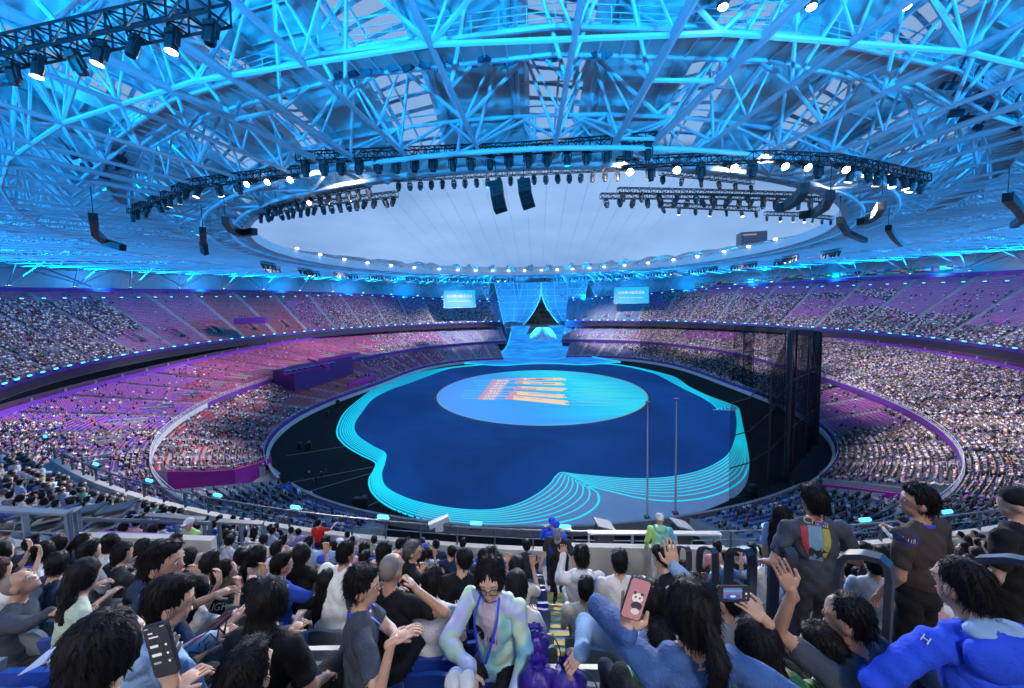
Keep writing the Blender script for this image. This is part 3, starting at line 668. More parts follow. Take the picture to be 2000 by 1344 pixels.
for k in range(NT_):
    t0 = PH+k*2*pi/NT_; t1 = PH+(k+1)*2*pi/NT_; tm = ((t0+t1)/2) % (2*pi)
    gate = radians(82) < tm < radians(98)
    mb = MB(); S_ = np.linspace(0, 1, 15); smax = .92 if gate else 1.
    G = []
    for s in S_*smax:
        t = t0+(t1-t0)*np.array(us)
        sh = 1 if s > 0 else 1
        P = rpt(t, s); P[:, 2] += np.array(ridge)*2.0*min(1, s*4)*(1-s*.5); G.append(P)
    for i in range(len(S_)-1):
        for j in range(len(us)-1):
            q = [G[i][j], G[i][j+1], G[i+1][j+1], G[i+1][j]]
            tr = is_tr(j, S_[i]*smax)
            mb.n0 = mb.n; mb.V.append(np.array(q)); mb.F.append([mb.n+a for a in range(4)]); mb.MI.append(1 if tr else 0)
            mb.C.append(np.array([(us[j], S_[i]*smax, 0), (us[j+1], S_[i]*smax, 0), (us[j+1], S_[i+1]*smax, 0), (us[j], S_[i+1]*smax, 0)])); mb.n += 4
    mb.build('roof_panel', [clad_o, clad_t], roof, colors=True)
    mb = MB(); tt_ = np.linspace(t0, t1, 9)
    for s in np.linspace(.03, .97, 26)*smax:
        P = rpt(tt_, s); mb.tube(P-[0, 0, .25], .075, 4)
    for u_ in (.1, .24, .5, .76, .9):
        mb.tube([rpt(t0+(t1-t0)*u_, s)[0]-[0, 0, .35] for s in np.linspace(.02, .98, 14)*smax], .09, 4)
    mb.build('purlins', steel_white, roof)
    if not gate:   # outer wall below the eaves
        t = np.linspace(t0, t1, 9); A = rpt(t, 1.); B = A.copy(); B[:, :2] *= 1.01; B[:, 2] = 0
        mb = MB(); mb.sheet(A, B); mb.build('outer_wall', mat('outer_wall_cladding', (.42, .46, .52), .6), roof)
# rim
ts = np.linspace(0, 2*pi, 241)[:-1]
rim_m = mat('pale_rim_beam', (.50, .53, .55), .5)
mb = MB(); a = rp(RO, ts, 0); b_ = rp(RO, ts, .9)
A, B, C, D = np.c_[a, a[:, 0]*0+52.0], np.c_[a*.998, a[:, 0]*0+49.8], np.c_[b_, a[:, 0]*0+49.7], np.c_[b_, a[:, 0]*0+52.3]
for p, q in ((A, B), (B, C), (C, D), (D, A)): mb.sheet(p, q, closed=True)
mb.build('rim_beam', rim_m, roof)
mb = MB(); mb.tube(np.c_[rp(RO, ts, 2.6), ts*0+49.4], .24, 8, closed=True); mb.build('rim_tube', steel_white, roof, smooth=True)
mb = MB(); mb.tube(np.c_[rp(RO, ts, 6.5), ts*0+49.4], .22, 8, closed=True); mb.build('rim_tube', steel_white, roof, smooth=True)
mb = MB(); tt = np.linspace(0, 2*pi, 113)
for i in range(112):
    p, q = rp(RO, np.array([tt[i]]), 2.6)[0], rp(RO, np.array([tt[i+1]]), 6.5)[0]
    if i % 2: p, q = rp(RO, np.array([tt[i]]), 6.5)[0], rp(RO, np.array([tt[i+1]]), 2.6)[0]
    mb.bar((*p, 49.4), (*q, 49.4), .15); 
    r0 = rp(RO, np.array([tt[i]]), 4.2)[0]; mb.bar((*p, 49.4), (*r0, 53), .15); r1 = rp(RO, np.array([tt[i+1]]), 4.2)[0]; mb.bar((*p, 49.4), (*r1, 53.), .14)
    mb.bar((*r0, 53), (*r1, 53), .18)
mb.build('rim_lattice', steel_white, roof)
# radial trusses
def truss(t, main=True):
    e = 1.7 if main else .0
    r0 = 96.
    mb = MB(); S = np.array([0, .12, .26, .40, .54, .68, .82, .94])
    if radians(84) < (t % (2*pi)) < radians(96): S = S[:4]
    lo = []; up = []
    dt = lambda s, w_: w_/(np.linalg.norm(rpt(t, s)[0, :2]))
    for i, s in enumerate(S):
        w_ = (1.2+3.2*s) if main else 0
        lo.append([rpt(t+x*dt(s, w_), s, z_low)[0] for x in ((-1, 1) if main else (0,))])
    Su = (S[:-1]+S[1:])/2
    for s in Su:
        w_ = 4.5+3*s if main else 3
        up.append([rpt(t+x*dt(s, w_), s)[0]-[0, 0, .6] for x in (-1, 1)])
    for c in range(len(lo[0])):
        mb.tube([l[c] for l in lo], .25 if main else .17, 8)
        if main: mb.bar(lo[-1][c], np.append(rpt(t, .76)[0, :2], 0)+[0, 0, zT(t)+.2], .26, 7)
    for c in (0, 1): mb.tube([l[c] for l in up], .2, 6)
    for i in range(len(up)):
        for c in (0, 1):
            l0 = lo[i][c if main else 0]; l1 = lo[i+1][c if main else 0]
            mb.bar(l0, up[i][c], .12); mb.bar(l1, up[i][c], .12); mb.bar((np.array(l0)+l1)/2, up[i][c], .08)
            if main and i % 2 == 0: mb.bar(up[i][c], lo[i+1][1-c], .12)
        mb.bar(up[i][0], up[i][1], .13)
    if main:
        for i in range(1, len(lo)): mb.bar(lo[i][0], lo[i][1], .14)
    return mb
for k in range(NT_):
    t = PH+k*2*pi/NT_
    truss(t).build('main_truss', steel_white, roof)
    truss(t+pi/NT_, False).build('minor_truss', steel_white, roof)
    for f_ in (.5, 1.5): truss(t+f_*pi/NT_, False).build('minor_truss', steel_white, roof)
# ring bracing between trusses
for k in range(NT_):
    t0 = PH+k*2*pi/NT_; h = pi/NT_; mb = MB(); tm = (t0+h) % (2*pi)
    gate = radians(82) < tm < radians(98)
    for s in ((.19, .33) if gate else (.19, .33, .47, .61, .75, .9)):
        P = [rpt(t0+x*2*h, s)[0]-[0, 0, .6] for x in (0, .25, .5, .75, 1)]
        mb.tube(P, .16, 6)
        L0, L1, L2 = rpt(t0, s, z_low)[0], rpt(t0+h, s, z_low)[0], rpt(t0+2*h, s, z_low)[0]
        mb.bar(L0, P[1], .14); mb.bar(L1, P[1], .14); mb.bar(L1, P[3], .14); mb.bar(L2, P[3], .14)
        if s in (.33, .61, .9): mb.bar(L0, L1, .15); mb.bar(L1, L2, .15)
    for s0, s1 in (((.19, .33),) if gate else ((.19, .33), (.33, .47), (.47, .61), (.61, .75), (.75, .9))):
        a, b2 = rpt(t0+.0*h, s0)[0], rpt(t0+h, s1)[0]; c_, d_ = rpt(t0+h, s1)[0], rpt(t0+2*h, s0)[0]
        mb.bar(a-[0, 0, .6], b2-[0, 0, .6], .13); mb.bar(c_-[0, 0, .6], d_-[0, 0, .6], .13)
    mb.build('ring_bracing', steel_white, roof)
# leaning struts at the rear rim with blue uplights at their feet
wl = []
for k in range(NT_*2):
    t = PH+(k+.5)*pi/NT_
    if radians(78) < (t % (2*pi)) < radians(102): continue
    b0 = prof_upper(np.array([t]), np.ones(1))[0]; b0[2] = zT(t)+.1
    mb = MB()
    for dx in (-.075, -.02, .045): mb.bar(b0, rpt(t+dx, .80)[0]-[0, 0, .5], .2, 6)
    mb.build('leaning_strut', steel_white, roof)
    x, y, d = px_of(b0)
    o = None
    mb = MB(); mb.box((0, 0, .15), (.9, .5, .3)); 
    if -50 < x[0] < 2050 and d[0] > 5:
        wl.append((x[0], t, b0))
    n = np.array([cos(t), sin(t)]); near_ = sin(t) < -.75
    light('SPOT', 'blue_uplight_beam', b0+[-n[0]*4, -n[1]*4, 1.5], 75000 if near_ else 165000, (.0, .35, .97), aim=b0+np.array([-n[0]*40, -n[1]*40, 27. if near_ else 22.]), size=.5, spot=100, blend=1.)
wl.sort(key=lambda a: a[0])
for i, (x, t, b0) in enumerate(wl):
    r = empty('uplight', b0, t); tag(r, f'blue uplight along the upper rim, {ordw(i+1)} from the left', 'uplight', 'blue uplights along the rim of the upper stand')
    mb = MB(); mb.box((-.5, 0, .25), (.5, 1.0, .4)); mb.build('housing', black_metal, r)
    mb = MB(); mb.box((-.55, 0, .52), (.42, .9, .12)); mb.build('lens', mat('uplight_lens', (.1, .5, 1), em=(.35, .85, 1), es=9), r)
# catwalk
cw = empty('roof_catwalk', (0, 0, 0)); tag(cw, 'narrow railed catwalk hung in a ring below the roof', 'catwalk')
nS = 56; tt = PH+np.arange(nS+1)*2*pi/nS+.05; zc_ = 52.2
pi_, po_ = rp(RO, tt, 14.), rp(RO, tt, 16.4)
grate = mat('pale_grating', (.40, .43, .46), .6)
for i in range(nS):
    P = [np.append(pi_[i], zc_), np.append(pi_[i+1], zc_), np.append(po_[i+1], zc_), np.append(po_[i], zc_)]
    x, y, d = px_of(np.array(P)); 
    if d.max() < 2: continue
    mb = MB(); mb.add([p for p in P]+[p+[0, 0, .08] for p in P], [(0, 1, 2, 3), (7, 6, 5, 4)]+[(a, (a+1) % 4, (a+1) % 4+4, a+4) for a in range(4)])
    mb.build('deck', grate, cw)
    mb = MB()
    for a, b2 in ((P[0], P[1]), (P[3], P[2])):
        mb.bar(a-[0, 0, .12], b2-[0, 0, .12], .14, 4)
        for h_ in (.35, .7, 1.1): mb.bar(a+[0, 0, h_], b2+[0, 0, h_], .03, 4)
        L_ = np.linalg.norm(b2-a); n = max(2, int(L_/1.5))
        for q in range(n): c_ = a+(b2-a)*q/n; mb.bar(c_, c_+[0, 0, 1.1], .03, 4)
    n = max(2, int(np.linalg.norm(P[1]-P[0])/1.3))
    for q in range(n):
        a = P[0]+(P[1]-P[0])*q/n; b2 = P[3]+(P[2]-P[3])*q/n; mb.bar(a-[0, 0, .1], b2-[0, 0, .1], .06, 4)
    mb.build('handrail', steel_white, cw)
for i in range(0, nS, 2):
    t = tt[i]; p = rp(RO, np.array([t]), 15.2)[0]; n = np.array([cos(t), sin(t)])
    for s_ in (1, -1):
        light('SPOT', 'catwalk_uplight', (*p, 53.6), 4600, (.0, .36, .96), aim=(*(p+n*s_*16), 60), size=.5, spot=130, blend=1.)
for i in range(0, NT_*2, 2):
    t = PH+(i+1.)*pi/NT_; b0 = prof_upper(np.array([t]), np.ones(1))[0]; n = np.array([cos(t), sin(t), 0])
    if radians(78) < (t % (2*pi)) < radians(102) or sin(t) < -.8: continue
    light('SPOT', 'added_wall_fill', b0-n*3+[0, 0, 1.2], 9000, (.0, .35, .97), aim=b0+n*6+[0, 0, 6], size=.5, spot=150, blend=1.)  # added blue fill on the outer wall, without fixtures of its own
# cables across the opening
cable_m = mat('thin_cable', (.09, .11, .14), .5)
for i in range(17):
    xx = -44+i*5.5; p = at_z(690+i*42, 350-abs(i-8)*.3, 50.5); q = rp(RO, np.array([radians(90+(8-i)*3.3)]), 0)[0]
    mb = MB(); pts = [np.array(p)*(1-u)+np.array([*q, 51.])*u-[0, 0, 2.*sin(pi*u)] for u in np.linspace(0, 1, 7)]
    mb.tube(pts, .014, 4); o = mb.build('cable', cable_m); tag(o, f'thin cable strung across the roof opening, {ordw(i+1)} from the left', 'cable', 'cables over the roof opening')
# far gate: two curved lattice leaves
def leaf(sgn):
    r = empty('gate_leaf', (4.5, 132, 0)); tag(r, ('left' if sgn < 0 else 'right')+' curved lattice leaf framing the opening at the far end', 'facade')
    cx_ = 6.
    def S(u, v):   # v: 0 bottom..1 top ; u: 0 inner edge .. 1 outer
        z = 8+v*37.5; w_ = min(1, (z-8)/31.3)
        inner = .25+20*(1-w_)**1.75
        outer = 26+7.5*v
        x = cx_+sgn*(inner+(outer-inner)*u)
        return np.array([x, 132+9*sin(pi*u*.9)+(1-v)*2, z])
    mb = MB(); nu, nv = 10, 14
    G = [np.array([S(u, v) for u in np.linspace(0, 1, nu)]) for v in np.linspace(0, 1, nv)]
    for a, b2 in zip(G[:-1], G[1:]): mb.sheet(a+[0, .6, 0], b2+[0, .6, 0])
    mb.build('cladding', mat('blue_lit_cladding', (.25, .30, .36), .5), r, loc=(4.5, 132, 0))
    for v in np.linspace(0, 1, 9):
        mb = MB(); mb.tube([S(u, v) for u in np.linspace(0, 1, 9)], .28, 5); mb.build('rib', steel_white, r, loc=(4.5, 132, 0))
    for u in (0, .3, .6, 1):
        mb = MB(); mb.tube([S(u, v) for v in np.linspace(0, 1, 15)], .42 if u in (0, 1) else .24, 6); mb.build('rib', steel_white, r, loc=(4.5, 132, 0))
    mb = MB()
    for i in range(8):
        v0, v1 = i/8, (i+1)/8; mb.bar(S(0, v0), S(.12, v1), .22); mb.bar(S(.12, v0)if i else S(0, 0), S(0, v1), .2); mb.bar(S(1, v0), S(.86, v1), .2); mb.bar(S(.86, v0), S(1, v1), .2)
    mb.build('edge_lattice', steel_white, r, loc=(4.5, 132, 0))
leaf(-1); leaf(1)
for s in (-1, 1): light('SPOT', 'gate_wash', (6+s*6, 96, 12), 230000, (.01, .34, 1), aim=(6+s*16, 134, 27), size=.6, spot=80, blend=.8)
# ================================================================== lighting rig
def truss_path(pts, name, label, w_=.75, m_=None):
    pts = [np.array(p) for p in pts]
    # resample
    seg = [np.linalg.norm(b-a) for a, b in zip(pts[:-1], pts[1:])]; Lt = sum(seg); n = max(2, int(Lt/(w_*1.15)))
    cs = np.concatenate([[0], np.cumsum(seg)]); S = np.linspace(0, Lt, n+1); P = np.array([[np.interp(s, cs, [p[k] for p in pts]) for k in range(3)] for s in S])
    T = np.gradient(P, axis=0); T /= np.linalg.norm(T, axis=1, keepdims=True)
    side = np.cross(T, [0, 0, 1.]); side /= np.linalg.norm(side, axis=1, keepdims=True); up = np.cross(side, T)
    mb = MB(); h = w_/2
    C4 = [P+side*a*h+up*b*h for a, b in ((-1, -1), (1, -1), (1, 1), (-1, 1))]
    for c in C4: mb.tube(list(c), w_*.085, 4)
    for i in range(n+1):
        for a in range(4):
            b = (a+1) % 4
            mb.bar(C4[a][i], C4[b][i], w_*.06, 3, caps=False)
            if i < n:
                if (i+a) % 2: mb.bar(C4[a][i], C4[b][i+1], w_*.055, 3, caps=False)
                else: mb.bar(C4[b][i], C4[a][i+1], w_*.055, 3, caps=False)
    c0 = P[n//2]
    o = mb.build(name, m_ or black_metal, loc=tuple(c0)); tag(o, label, 'truss', 'black lighting trusses'); 
    return P, T, Lt
# moving head lamp prototype
def lamp_proto():
    r = empty('stage_lamp', (0, 0, -500)); 
    mb = MB(); mb.box((0, 0, -.12), (.42, .34, .2)); mb.bar((-.1, 0, 0), (-.1, 0, .1), .04); mb.bar((.1, 0, 0), (.1, 0, .1), .04); mb.build('base', black_metal, r)
    mb = MB(); mb.box((-.25, 0, -.42), (.06, .16, .5)); mb.box((.25, 0, -.42), (.06, .16, .5)); mb.box((0, 0, -.2), (.5, .1, .05)); mb.build('yoke', black_metal, r)
    mb = MB(); prof_ = [(-.24, .12), (-.2, .19), (0, .2), (.3, .19), (.36, .17)]
    th_ = np.arange(9)*2*pi/9; V = [[r_*cos(a), z*0, 0] for z, r_ in [(0, 0)] for a in th_]
    V = np.array([[r_*cos(a), r_*sin(a), -.52-z] for z, r_ in prof_ for a in th_]); F = [(i*9+j, i*9+(j+1) % 9, (i+1)*9+(j+1) % 9, (i+1)*9+j) for i in range(4) for j in range(9)]+[tuple(range(9))]
    mb.add(V, F); mb.build('head', black_metal, r)
    mb = MB(); mb.add([[.165*cos(a), .165*sin(a), -.875] for a in th_], [tuple(range(9))[::-1]]); mb.build('lens', glass_dark, r)
    return r
lp = lamp_proto()
lp_on = mat('lit_stage_lens', (1, 1, 1), em=(1, .92, .78), es=45)
lp_warm = mat('dim_stage_lens', (1, 1, 1), em=(1, .88, .70), es=16)
def copy_thing(o, loc, rot, scale, label, group, cat=None, swap=None):
    r = o.copy(); col.objects.link(r); r.location = loc; r.rotation_euler = rot; r.scale = (scale,)*3
    r['label'] = label; r['group'] = group
    if cat: r['category'] = cat
    for ch in list(o.children):
        c = ch.copy(); col.objects.link(c); c.parent = r
        if swap and ch.name.split('.')[0] in swap:
            c.material_slots[0].link = 'OBJECT'; c.material_slots[0].material = swap[ch.name.split('.')[0]]; c.scale = (1.25, 1.25, 1.01)
    return r
ORD = [ordw(i) for i in range(1, 99)]
def hang(P, T, n, where, sc_=1., lit=(), warm=(), f0=.02, f1=.98, tilt=.35, drop=.4):
    m_ = len(P)
    for i in range(n):
        f = (f0+(f1-f0)*i/max(1, n-1))*(m_-1); a = int(f); b = min(a+1, m_-1); p = P[a]+(P[b]-P[a])*(f-a)-[0, 0, drop]
        az = math.atan2(T[a][1], T[a][0]); r_ = random.Random(i*7+len(where))
        st = 'lit' if i in lit or i in warm else 'unlit'
        copy_thing(lp, p, ((-.95, r_.uniform(-.15, .15), r_.uniform(-.2, .2)) if i in lit else (r_.uniform(-tilt, tilt), r_.uniform(-tilt, tilt)*.5, az+r_.uniform(-.3, .3))), sc_, f'{st} stage lamp, {ORD[i]} from left {where}', 'moving head lamps on the trusses', 'stage lamp', {'lens': lp_on} if i in lit else ({'lens': lp_warm} if i in warm else None))
Z = 49.8
P, T, L_ = truss_path([at_d(-60, 118, 15.5), at_d(430, 14, 12.6)], 'lighting_truss', 'large black box truss crossing the top left corner')
hang(P, T, 8, 'under the top left corner truss', .92, warm=(2, 4, 6), f0=.06, f1=.97)
P, T, L_ = truss_path([at_z(x, y, Z) for x, y in [(255, 412), (375, 359), (500, 343), (590, 333)]], 'lighting_truss', 'black curved truss at the left corner of the roof opening')
hang(P, T, 15, 'under the curved left corner truss', 1.3, lit=(12, 13, 14), warm=(6, 7, 9, 10), tilt=.5)
P, T, L_ = truss_path([at_z(x, y, Z+.3) for x, y in [(582, 308), (750, 301), (1000, 291), (1200, 277), (1282, 270)]], 'lighting_truss', 'long black truss along the near edge of the roof opening')
hang(P, T, 19, 'under the long near edge truss', 1.4, tilt=.15)
P, T, L_ = truss_path([at_z(x, y, Z-.6) for x, y in [(1205, 318), (1350, 312), (1500, 306), (1630, 312), (1720, 328), (1810, 348)]], 'lighting_truss', 'black curved truss with blazing lamps right of the opening')
hang(P, T, 17, 'under the right truss with blazing lamps', 1.45, lit=(0, 2, 4, 6, 7, 9), warm=(10, 12, 13, 14, 15), tilt=.3)
P, T, L_ = truss_path([at_z(x, y, Z) for x, y in [(770, 350), (1000, 338), (1215, 328)]], 'lighting_truss', 'thin black truss just inside the near edge of the opening', .45)
hang(P, T, 20, 'under the thin truss above the speakers', .95, tilt=.2)
P, T, L_ = truss_path([at_z(x, y, Z) for x, y in [(520, 404), (600, 385), (722, 358)]], 'lighting_truss', 'upper of two black trusses at the left of the opening', .6)
hang(P, T, 13, 'under the upper truss left of the opening', 1.15, lit=(6,), tilt=.4)
P, T, L_ = truss_path([at_z(x, y, Z) for x, y in [(505, 416), (640, 395), (775, 379)]], 'lighting_truss', 'lower of two black trusses at the left of the opening', .6)
hang(P, T, 18, 'under the lower truss left of the opening', 1.2, tilt=.4)
P, T, L_ = truss_path([at_z(x, y, Z) for x, y in [(1173, 383), (1400, 384), (1612, 390)]], 'lighting_truss', 'straight black truss hanging level in the right of the opening', .6)
hang(P, T, 18, 'under the level truss right of the opening', 1.2, tilt=.5)
P, T, L_ = truss_path([at_z(x, y, Z) for x, y in [(1207, 372), (1400, 376), (1590, 382)]], 'lighting_truss', 'black truss close above the level one right of the opening', .6)
hang(P, T, 12, 'under the truss close above the level one', 1.1, tilt=.5)
P, T, L_ = truss_path([at_z(x, y, Z-1) for x, y in [(1290, 400), (1480, 409)]], 'lighting_truss', 'short black truss low in the right of the opening', .55)
hang(P, T, 7, 'under the short low right truss', .85, warm=(1, 3, 5), tilt=.4)
P, T, L_ = truss_path([at_z(x, y, Z-1) for x, y in [(1495, 417), (1560, 419), (1625, 426)]], 'lighting_truss', 'short black truss at the right corner of the opening', .5)
hang(P, T, 7, 'under the short right corner truss', .8, warm=(1, 2, 3, 4), tilt=.3)
P, T, L_ = truss_path([at_z(x, y, Z) for x, y in [(1290, 336), (1380, 345), (1470, 356)]], 'lighting_truss', 'slanting black truss behind the blazing lamps', .5)
hang(P, T, 6, 'under the slanting truss behind blazing lamps', .9, tilt=.3)
# ring of short trusses round the opening, far side and flanks
tn = 0
for k, tdeg in enumerate(list(range(208, 96, -9))+list(range(83, -34, -9))):
    t = radians(tdeg); ts_ = np.linspace(t-.055, t+.055, 5)
    side = 'left' if tdeg > 90 else 'right'
    P3 = [(*rp(RO, np.array([q]), 9. if k % 2 else 5.)[0], 47.6) for q in ts_]
    if side == 'left': P3 = P3
    P3 = sorted(P3, key=lambda p: px_of(np.array(p))[0][0])
    tn += 1
    P, T, L_ = truss_path(P3, 'lighting_truss', f'short black truss under the {side} rim of the roof opening, {ordw(k+1)} going clockwise', .7)
    hang(P, T, 6, f'under the {ordw(k+1)} short rim truss', 1.5, warm=(1, 3) if k % 3 == 0 else ((2,) if k % 3 == 1 else ()), tilt=.4)
for o in list(lp.children): bpy.data.objects.remove(o)
bpy.data.objects.remove(lp)
# speakers
def array(pts, label, w_=1.1, d_=.7, h_=.36, straight=False):
    pts = [np.array(p) for p in pts]; seg = [np.linalg.norm(b-a) for a, b in zip(pts[:-1], pts[1:])]; cs = np.concatenate([[0], np.cumsum(seg)]); n = max(4, int(cs[-1]/h_))
    r = empty('speaker_array', pts[0]); tag(r, label, 'speaker', 'hanging speaker arrays')
    for i in range(n):
        s = cs[-1]*(i+.5)/n; p = np.array([np.interp(s, cs, [q[k] for q in pts]) for k in range(3)]); s2 = min(s+.05, cs[-1]); s1 = s2-.1
        d = np.array([np.interp(s2, cs, [q[k] for q in pts]) for k in range(3)])-np.array([np.interp(s1, cs, [q[k] for q in pts]) for k in range(3)]); d /= np.linalg.norm(d)
        x = np.cross(d, [.12, 1, 0]); x /= np.linalg.norm(x); y = np.cross(d, x)
        mb = MB(); mb.box(p, (w_, d_, h_*.93), np.c_[x, y, d]); mb.build('cabinet', black_metal, r, loc=tuple(pts[0]))
    mb = MB(); mb.bar(pts[0], pts[0]+[0, 0, 3], .04, 4); mb.build('hanger', black_metal, r, loc=tuple(pts[0]))
array([at_d(968, 354, 34), at_d(972, 385, 34), at_d(978, 412, 33.5)], 'tall black speaker column, left of the two hanging in the opening')
array([at_d(1023, 350, 34), at_d(1026, 378, 34), at_d(1033, 404, 33.5)], 'tall black speaker column, right of the two hanging in the opening')
for pts, lb in (([(1572, 366), (1560, 385), (1538, 402), (1518, 407)], 'curved black speaker array at the right corner, nearest the lamps'),
                ([(1622, 380), (1612, 402), (1590, 417), (1562, 421)], 'dark curved speaker array right of another at the right corner'),
                ([(1722, 402), (1712, 418), (1695, 430), (1678, 434)], 'curved black speaker array outside the right rim'),
                ([(182, 424), (186, 455), (205, 472), (240, 484)], 'J shaped black speaker array at the far left'),
                ([(396, 450), (397, 475), (400, 496)], 'short straight speaker array left of the opening'),
                ([(440, 430), (452, 448), (470, 456), (498, 452)], 'curved speaker array at the left corner of the opening'),
                ([(1968, 385), (1985, 402), (2000, 425), (1980, 440)], 'dark speaker cluster at the right border'),
                ([(1640, 430), (1655, 455), (1690, 470)], 'dark speaker array below the right corner'),
                ([(1735, 445), (1745, 462), (1760, 478)], 'dark speaker array further right below the rim')):
    array([at_z(x, y, 46.5 if y < 480 else 45) for x, y in pts], lb, .85, .7, .42)
# floodlights on the catwalk
fl = empty('floodlight_box', (0, 0, -500))
mb = MB(); mb.box((0, 0, .55), (.08, .08, 1.1)); mb.build('bracket', dark_metal, fl)
mb = MB(); V = [(-.3, -.2, 0), (.3, -.2, 0), (.3, .2, 0), (-.3, .2, 0), (-.36, -.26, -.34), (.36, -.26, -.34), (.36, .26, -.34), (-.36, .26, -.34)]
mb.add(V, [(0, 1, 2, 3), (7, 6, 5, 4), (0, 4, 5, 1), (1, 5, 6, 2), (2, 6, 7, 3), (3, 7, 4, 0)]); mb.build('hood', mat('navy_hood', (.02, .035, .07), .5), fl)
fx = [(662, 133), (690, 130), (716, 126), (736, 125), (767, 118), (795, 118), (828, 112), (862, 116), (885, 105), (920, 112), (945, 100), (975, 108), (1052, 98), (1080, 101), (1122, 96), (1156, 94), (1184, 92), (1000, 104)]
for i, (x, y) in enumerate(sorted(fx)):
    p = at_z(x, y+8, 52.3); copy_thing(fl, p, (.5, rnd.uniform(-.2, .2), rnd.uniform(-.5, .5)), 1., f'dark hooded floodlight fixed to the catwalk, {ORD[i]} from the left', 'floodlights on the catwalk', 'floodlight')
for i, (x, y) in enumerate([(1860, 160), (1885, 175), (1912, 190), (1940, 205), (1968, 222), (1990, 240), (1870, 215), (1890, 228), (1915, 245), (150, 330), (165, 318), (148, 350), (142, 300), (205, 340), (222, 322), (238, 305)]):
    p = at_z(x, y, 51.8); copy_thing(fl, p, (.6, rnd.uniform(-.4, .4), rnd.uniform(-1.5, 1.5)), 1.3, f'dark floodlight on the {"right" if x > 1000 else "left"} bend of the catwalk, {ORD[i if x > 1000 else i-9]} of that bend', 'floodlights on the catwalk', 'floodlight')
for o in list(fl.children): bpy.data.objects.remove(o)
bpy.data.objects.remove(fl)
# three bright roof lamps at the top right
for i, (x, y) in enumerate([(1412, 14), (1585, 14), (1769, 13)]):
    p = at_d(x, y, 17); r = empty('roof_lamp', p); tag(r, f'bright round lamp at the top edge, {ORD[i]} of three from the left', 'lamp', 'bright lamps at the top right')
    mb = MB(); mb.ell((0, 0, 0), (.2, .2, .12)); mb.build('bulb', white_lamp, r, smooth=True); mb = MB(); mb.ell((0, .03, .12), (.26, .26, .14)); mb.build('shade', black_metal, r, smooth=True)
# white lamps on the far rim
px0 = [(595, 497), (633, 507), (672, 515), (713, 521), (755, 526), (797, 530), (840, 534), (877, 536), (912, 538), (950, 538.5), (985, 539), (1022, 538.5), (1060, 537.5), (1097, 537), (1134, 536), (1170, 533), (1205, 531), (1247, 527), (1290, 521.5), (1333, 515), (1382, 508.5), (1423, 500), (1467, 491), (1510, 479)]
for i, (x, y) in enumerate(px0):
    q = at_z(x, y, 51.); t = math.atan2(q[1], q[0]); p = rp(RO, np.array([t]), -.3)[0]
    r = empty('rim_lamp', (*p, 52.7), t); tag(r, f'small white lamp on the far rim of the opening, {ORD[i]} from the left', 'lamp', 'white lamps along the far rim')
    mb = MB(); mb.ell((0, 0, 0), (.55, .95, .38), 8, 6); mb.build('lens', mat('rim_lens', (1, 1, 1), em=(1, .9, .72), es=7), r); mb = MB(); mb.box((.5, 0, -.1), (.5, .9, .3)); mb.build('housing', rim_m, r)
# white production light from the rig
for i, (x, y) in enumerate([(600, 335), (1216, 325), (1500, 310), (1745, 340)]):
    p = at_z(x, y, 49.0); light('SPOT', 'rig_flood', p, 14000, (1, .94, .86), aim=(p[0]*-.2, 0, 0), size=.6, spot=95, blend=.8)
for tdeg in (200, 172, 145, 118, 62, 35, 8, -20, 225, -45):
    p = rp(RO, np.array([radians(tdeg)]), 3.)[0]; q = rp(RU, np.array([radians(tdeg)]), 0)[0]
    light('SPOT', 'stand_flood', (*(p*.90), 47.), 160000, (1, .86, .92), aim=(*(q*.95), 9.), size=.8, spot=82, blend=.7)

for x_, y_ in ((-24, -96), (8, -98), (38, -92)):
    light('SPOT', 'added_near_fill', (x_, y_, 47.), 120000, (1, .93, .88), aim=(x_*.7, -139, 33.), size=2.5, spot=46, blend=.9)  # added fill spots, brightening the near terrace from the front

for x_ in (-13, 3, 19):   # added unseen fill lights that brighten the spectators' backs
    light('SPOT', 'back_row_flood', (x_, -153.5, 47.5), 8000, (1, .93, .92), aim=(x_*.8, -134, 31.), size=1.2, spot=85, blend=.9)
# ================================================================== lamps on the stand edges, screens, flags, nets, far things
edge_g = 'blue lamps along the stand fronts'
def lamp_mesh(sx, sy, sz, em):
    mb = MB(); mb.box((0, 0, 0), (sx*1.1, sy*1.2, sz*.5)); hs = mb
    m2 = MB(); m2.ell((0, 0, 0), (sx/2, sy/2, sz/2), 10, 6)
    return hs, m2
def edge_lamp(p, rz, label, sc_=1., first={}):
    r = empty('edge_lamp', p, rz); r.scale = (sc_,)*3; tag(r, label, 'lamp', edge_g)
    if not first:
        mb = MB(); mb.box((0, 0, -.16), (.52, .30, .12)); first['h'] = mb.build('housing', dark_metal).data; 
        bpy.data.objects.remove(bpy.data.objects[-1] if False else [o for o in bpy.data.objects if o.data == first['h']][0])
        m2 = MB(); V = []
        m2.tube([(-.24, 0, 0), (-.2, 0, 0), (.2, 0, 0), (.24, 0, 0)], [.04, .07, .07, .04], 10)
        o = m2.build('lens', blue_lamp, smooth=True); first['l'] = o.data; bpy.data.objects.remove(o)
    for k, n in (('h', 'housing'), ('l', 'lens')):
        o = bpy.data.objects.new(n, first[k]); col.objects.link(o); o.parent = r
    return r
cand = []
for a, b in RG_U:
    tt = np.linspace(a, b, 3000); p = rp(RU, tt, -.25); L_ = np.concatenate([[0], np.cumsum(np.linalg.norm(np.diff(p, axis=0), axis=1))])
    for s in np.arange(2, L_[-1], 5.2):
        t = np.interp(s, L_, tt); q = rp(RU, np.array([t]), -.25)[0]; P = np.array([*q, 19.55]); x, y, d = px_of(P)
        if d[0] > 10 and -15 < x[0] < 2015: cand.append((x[0], P, t))
cand.sort(key=lambda c: c[0])
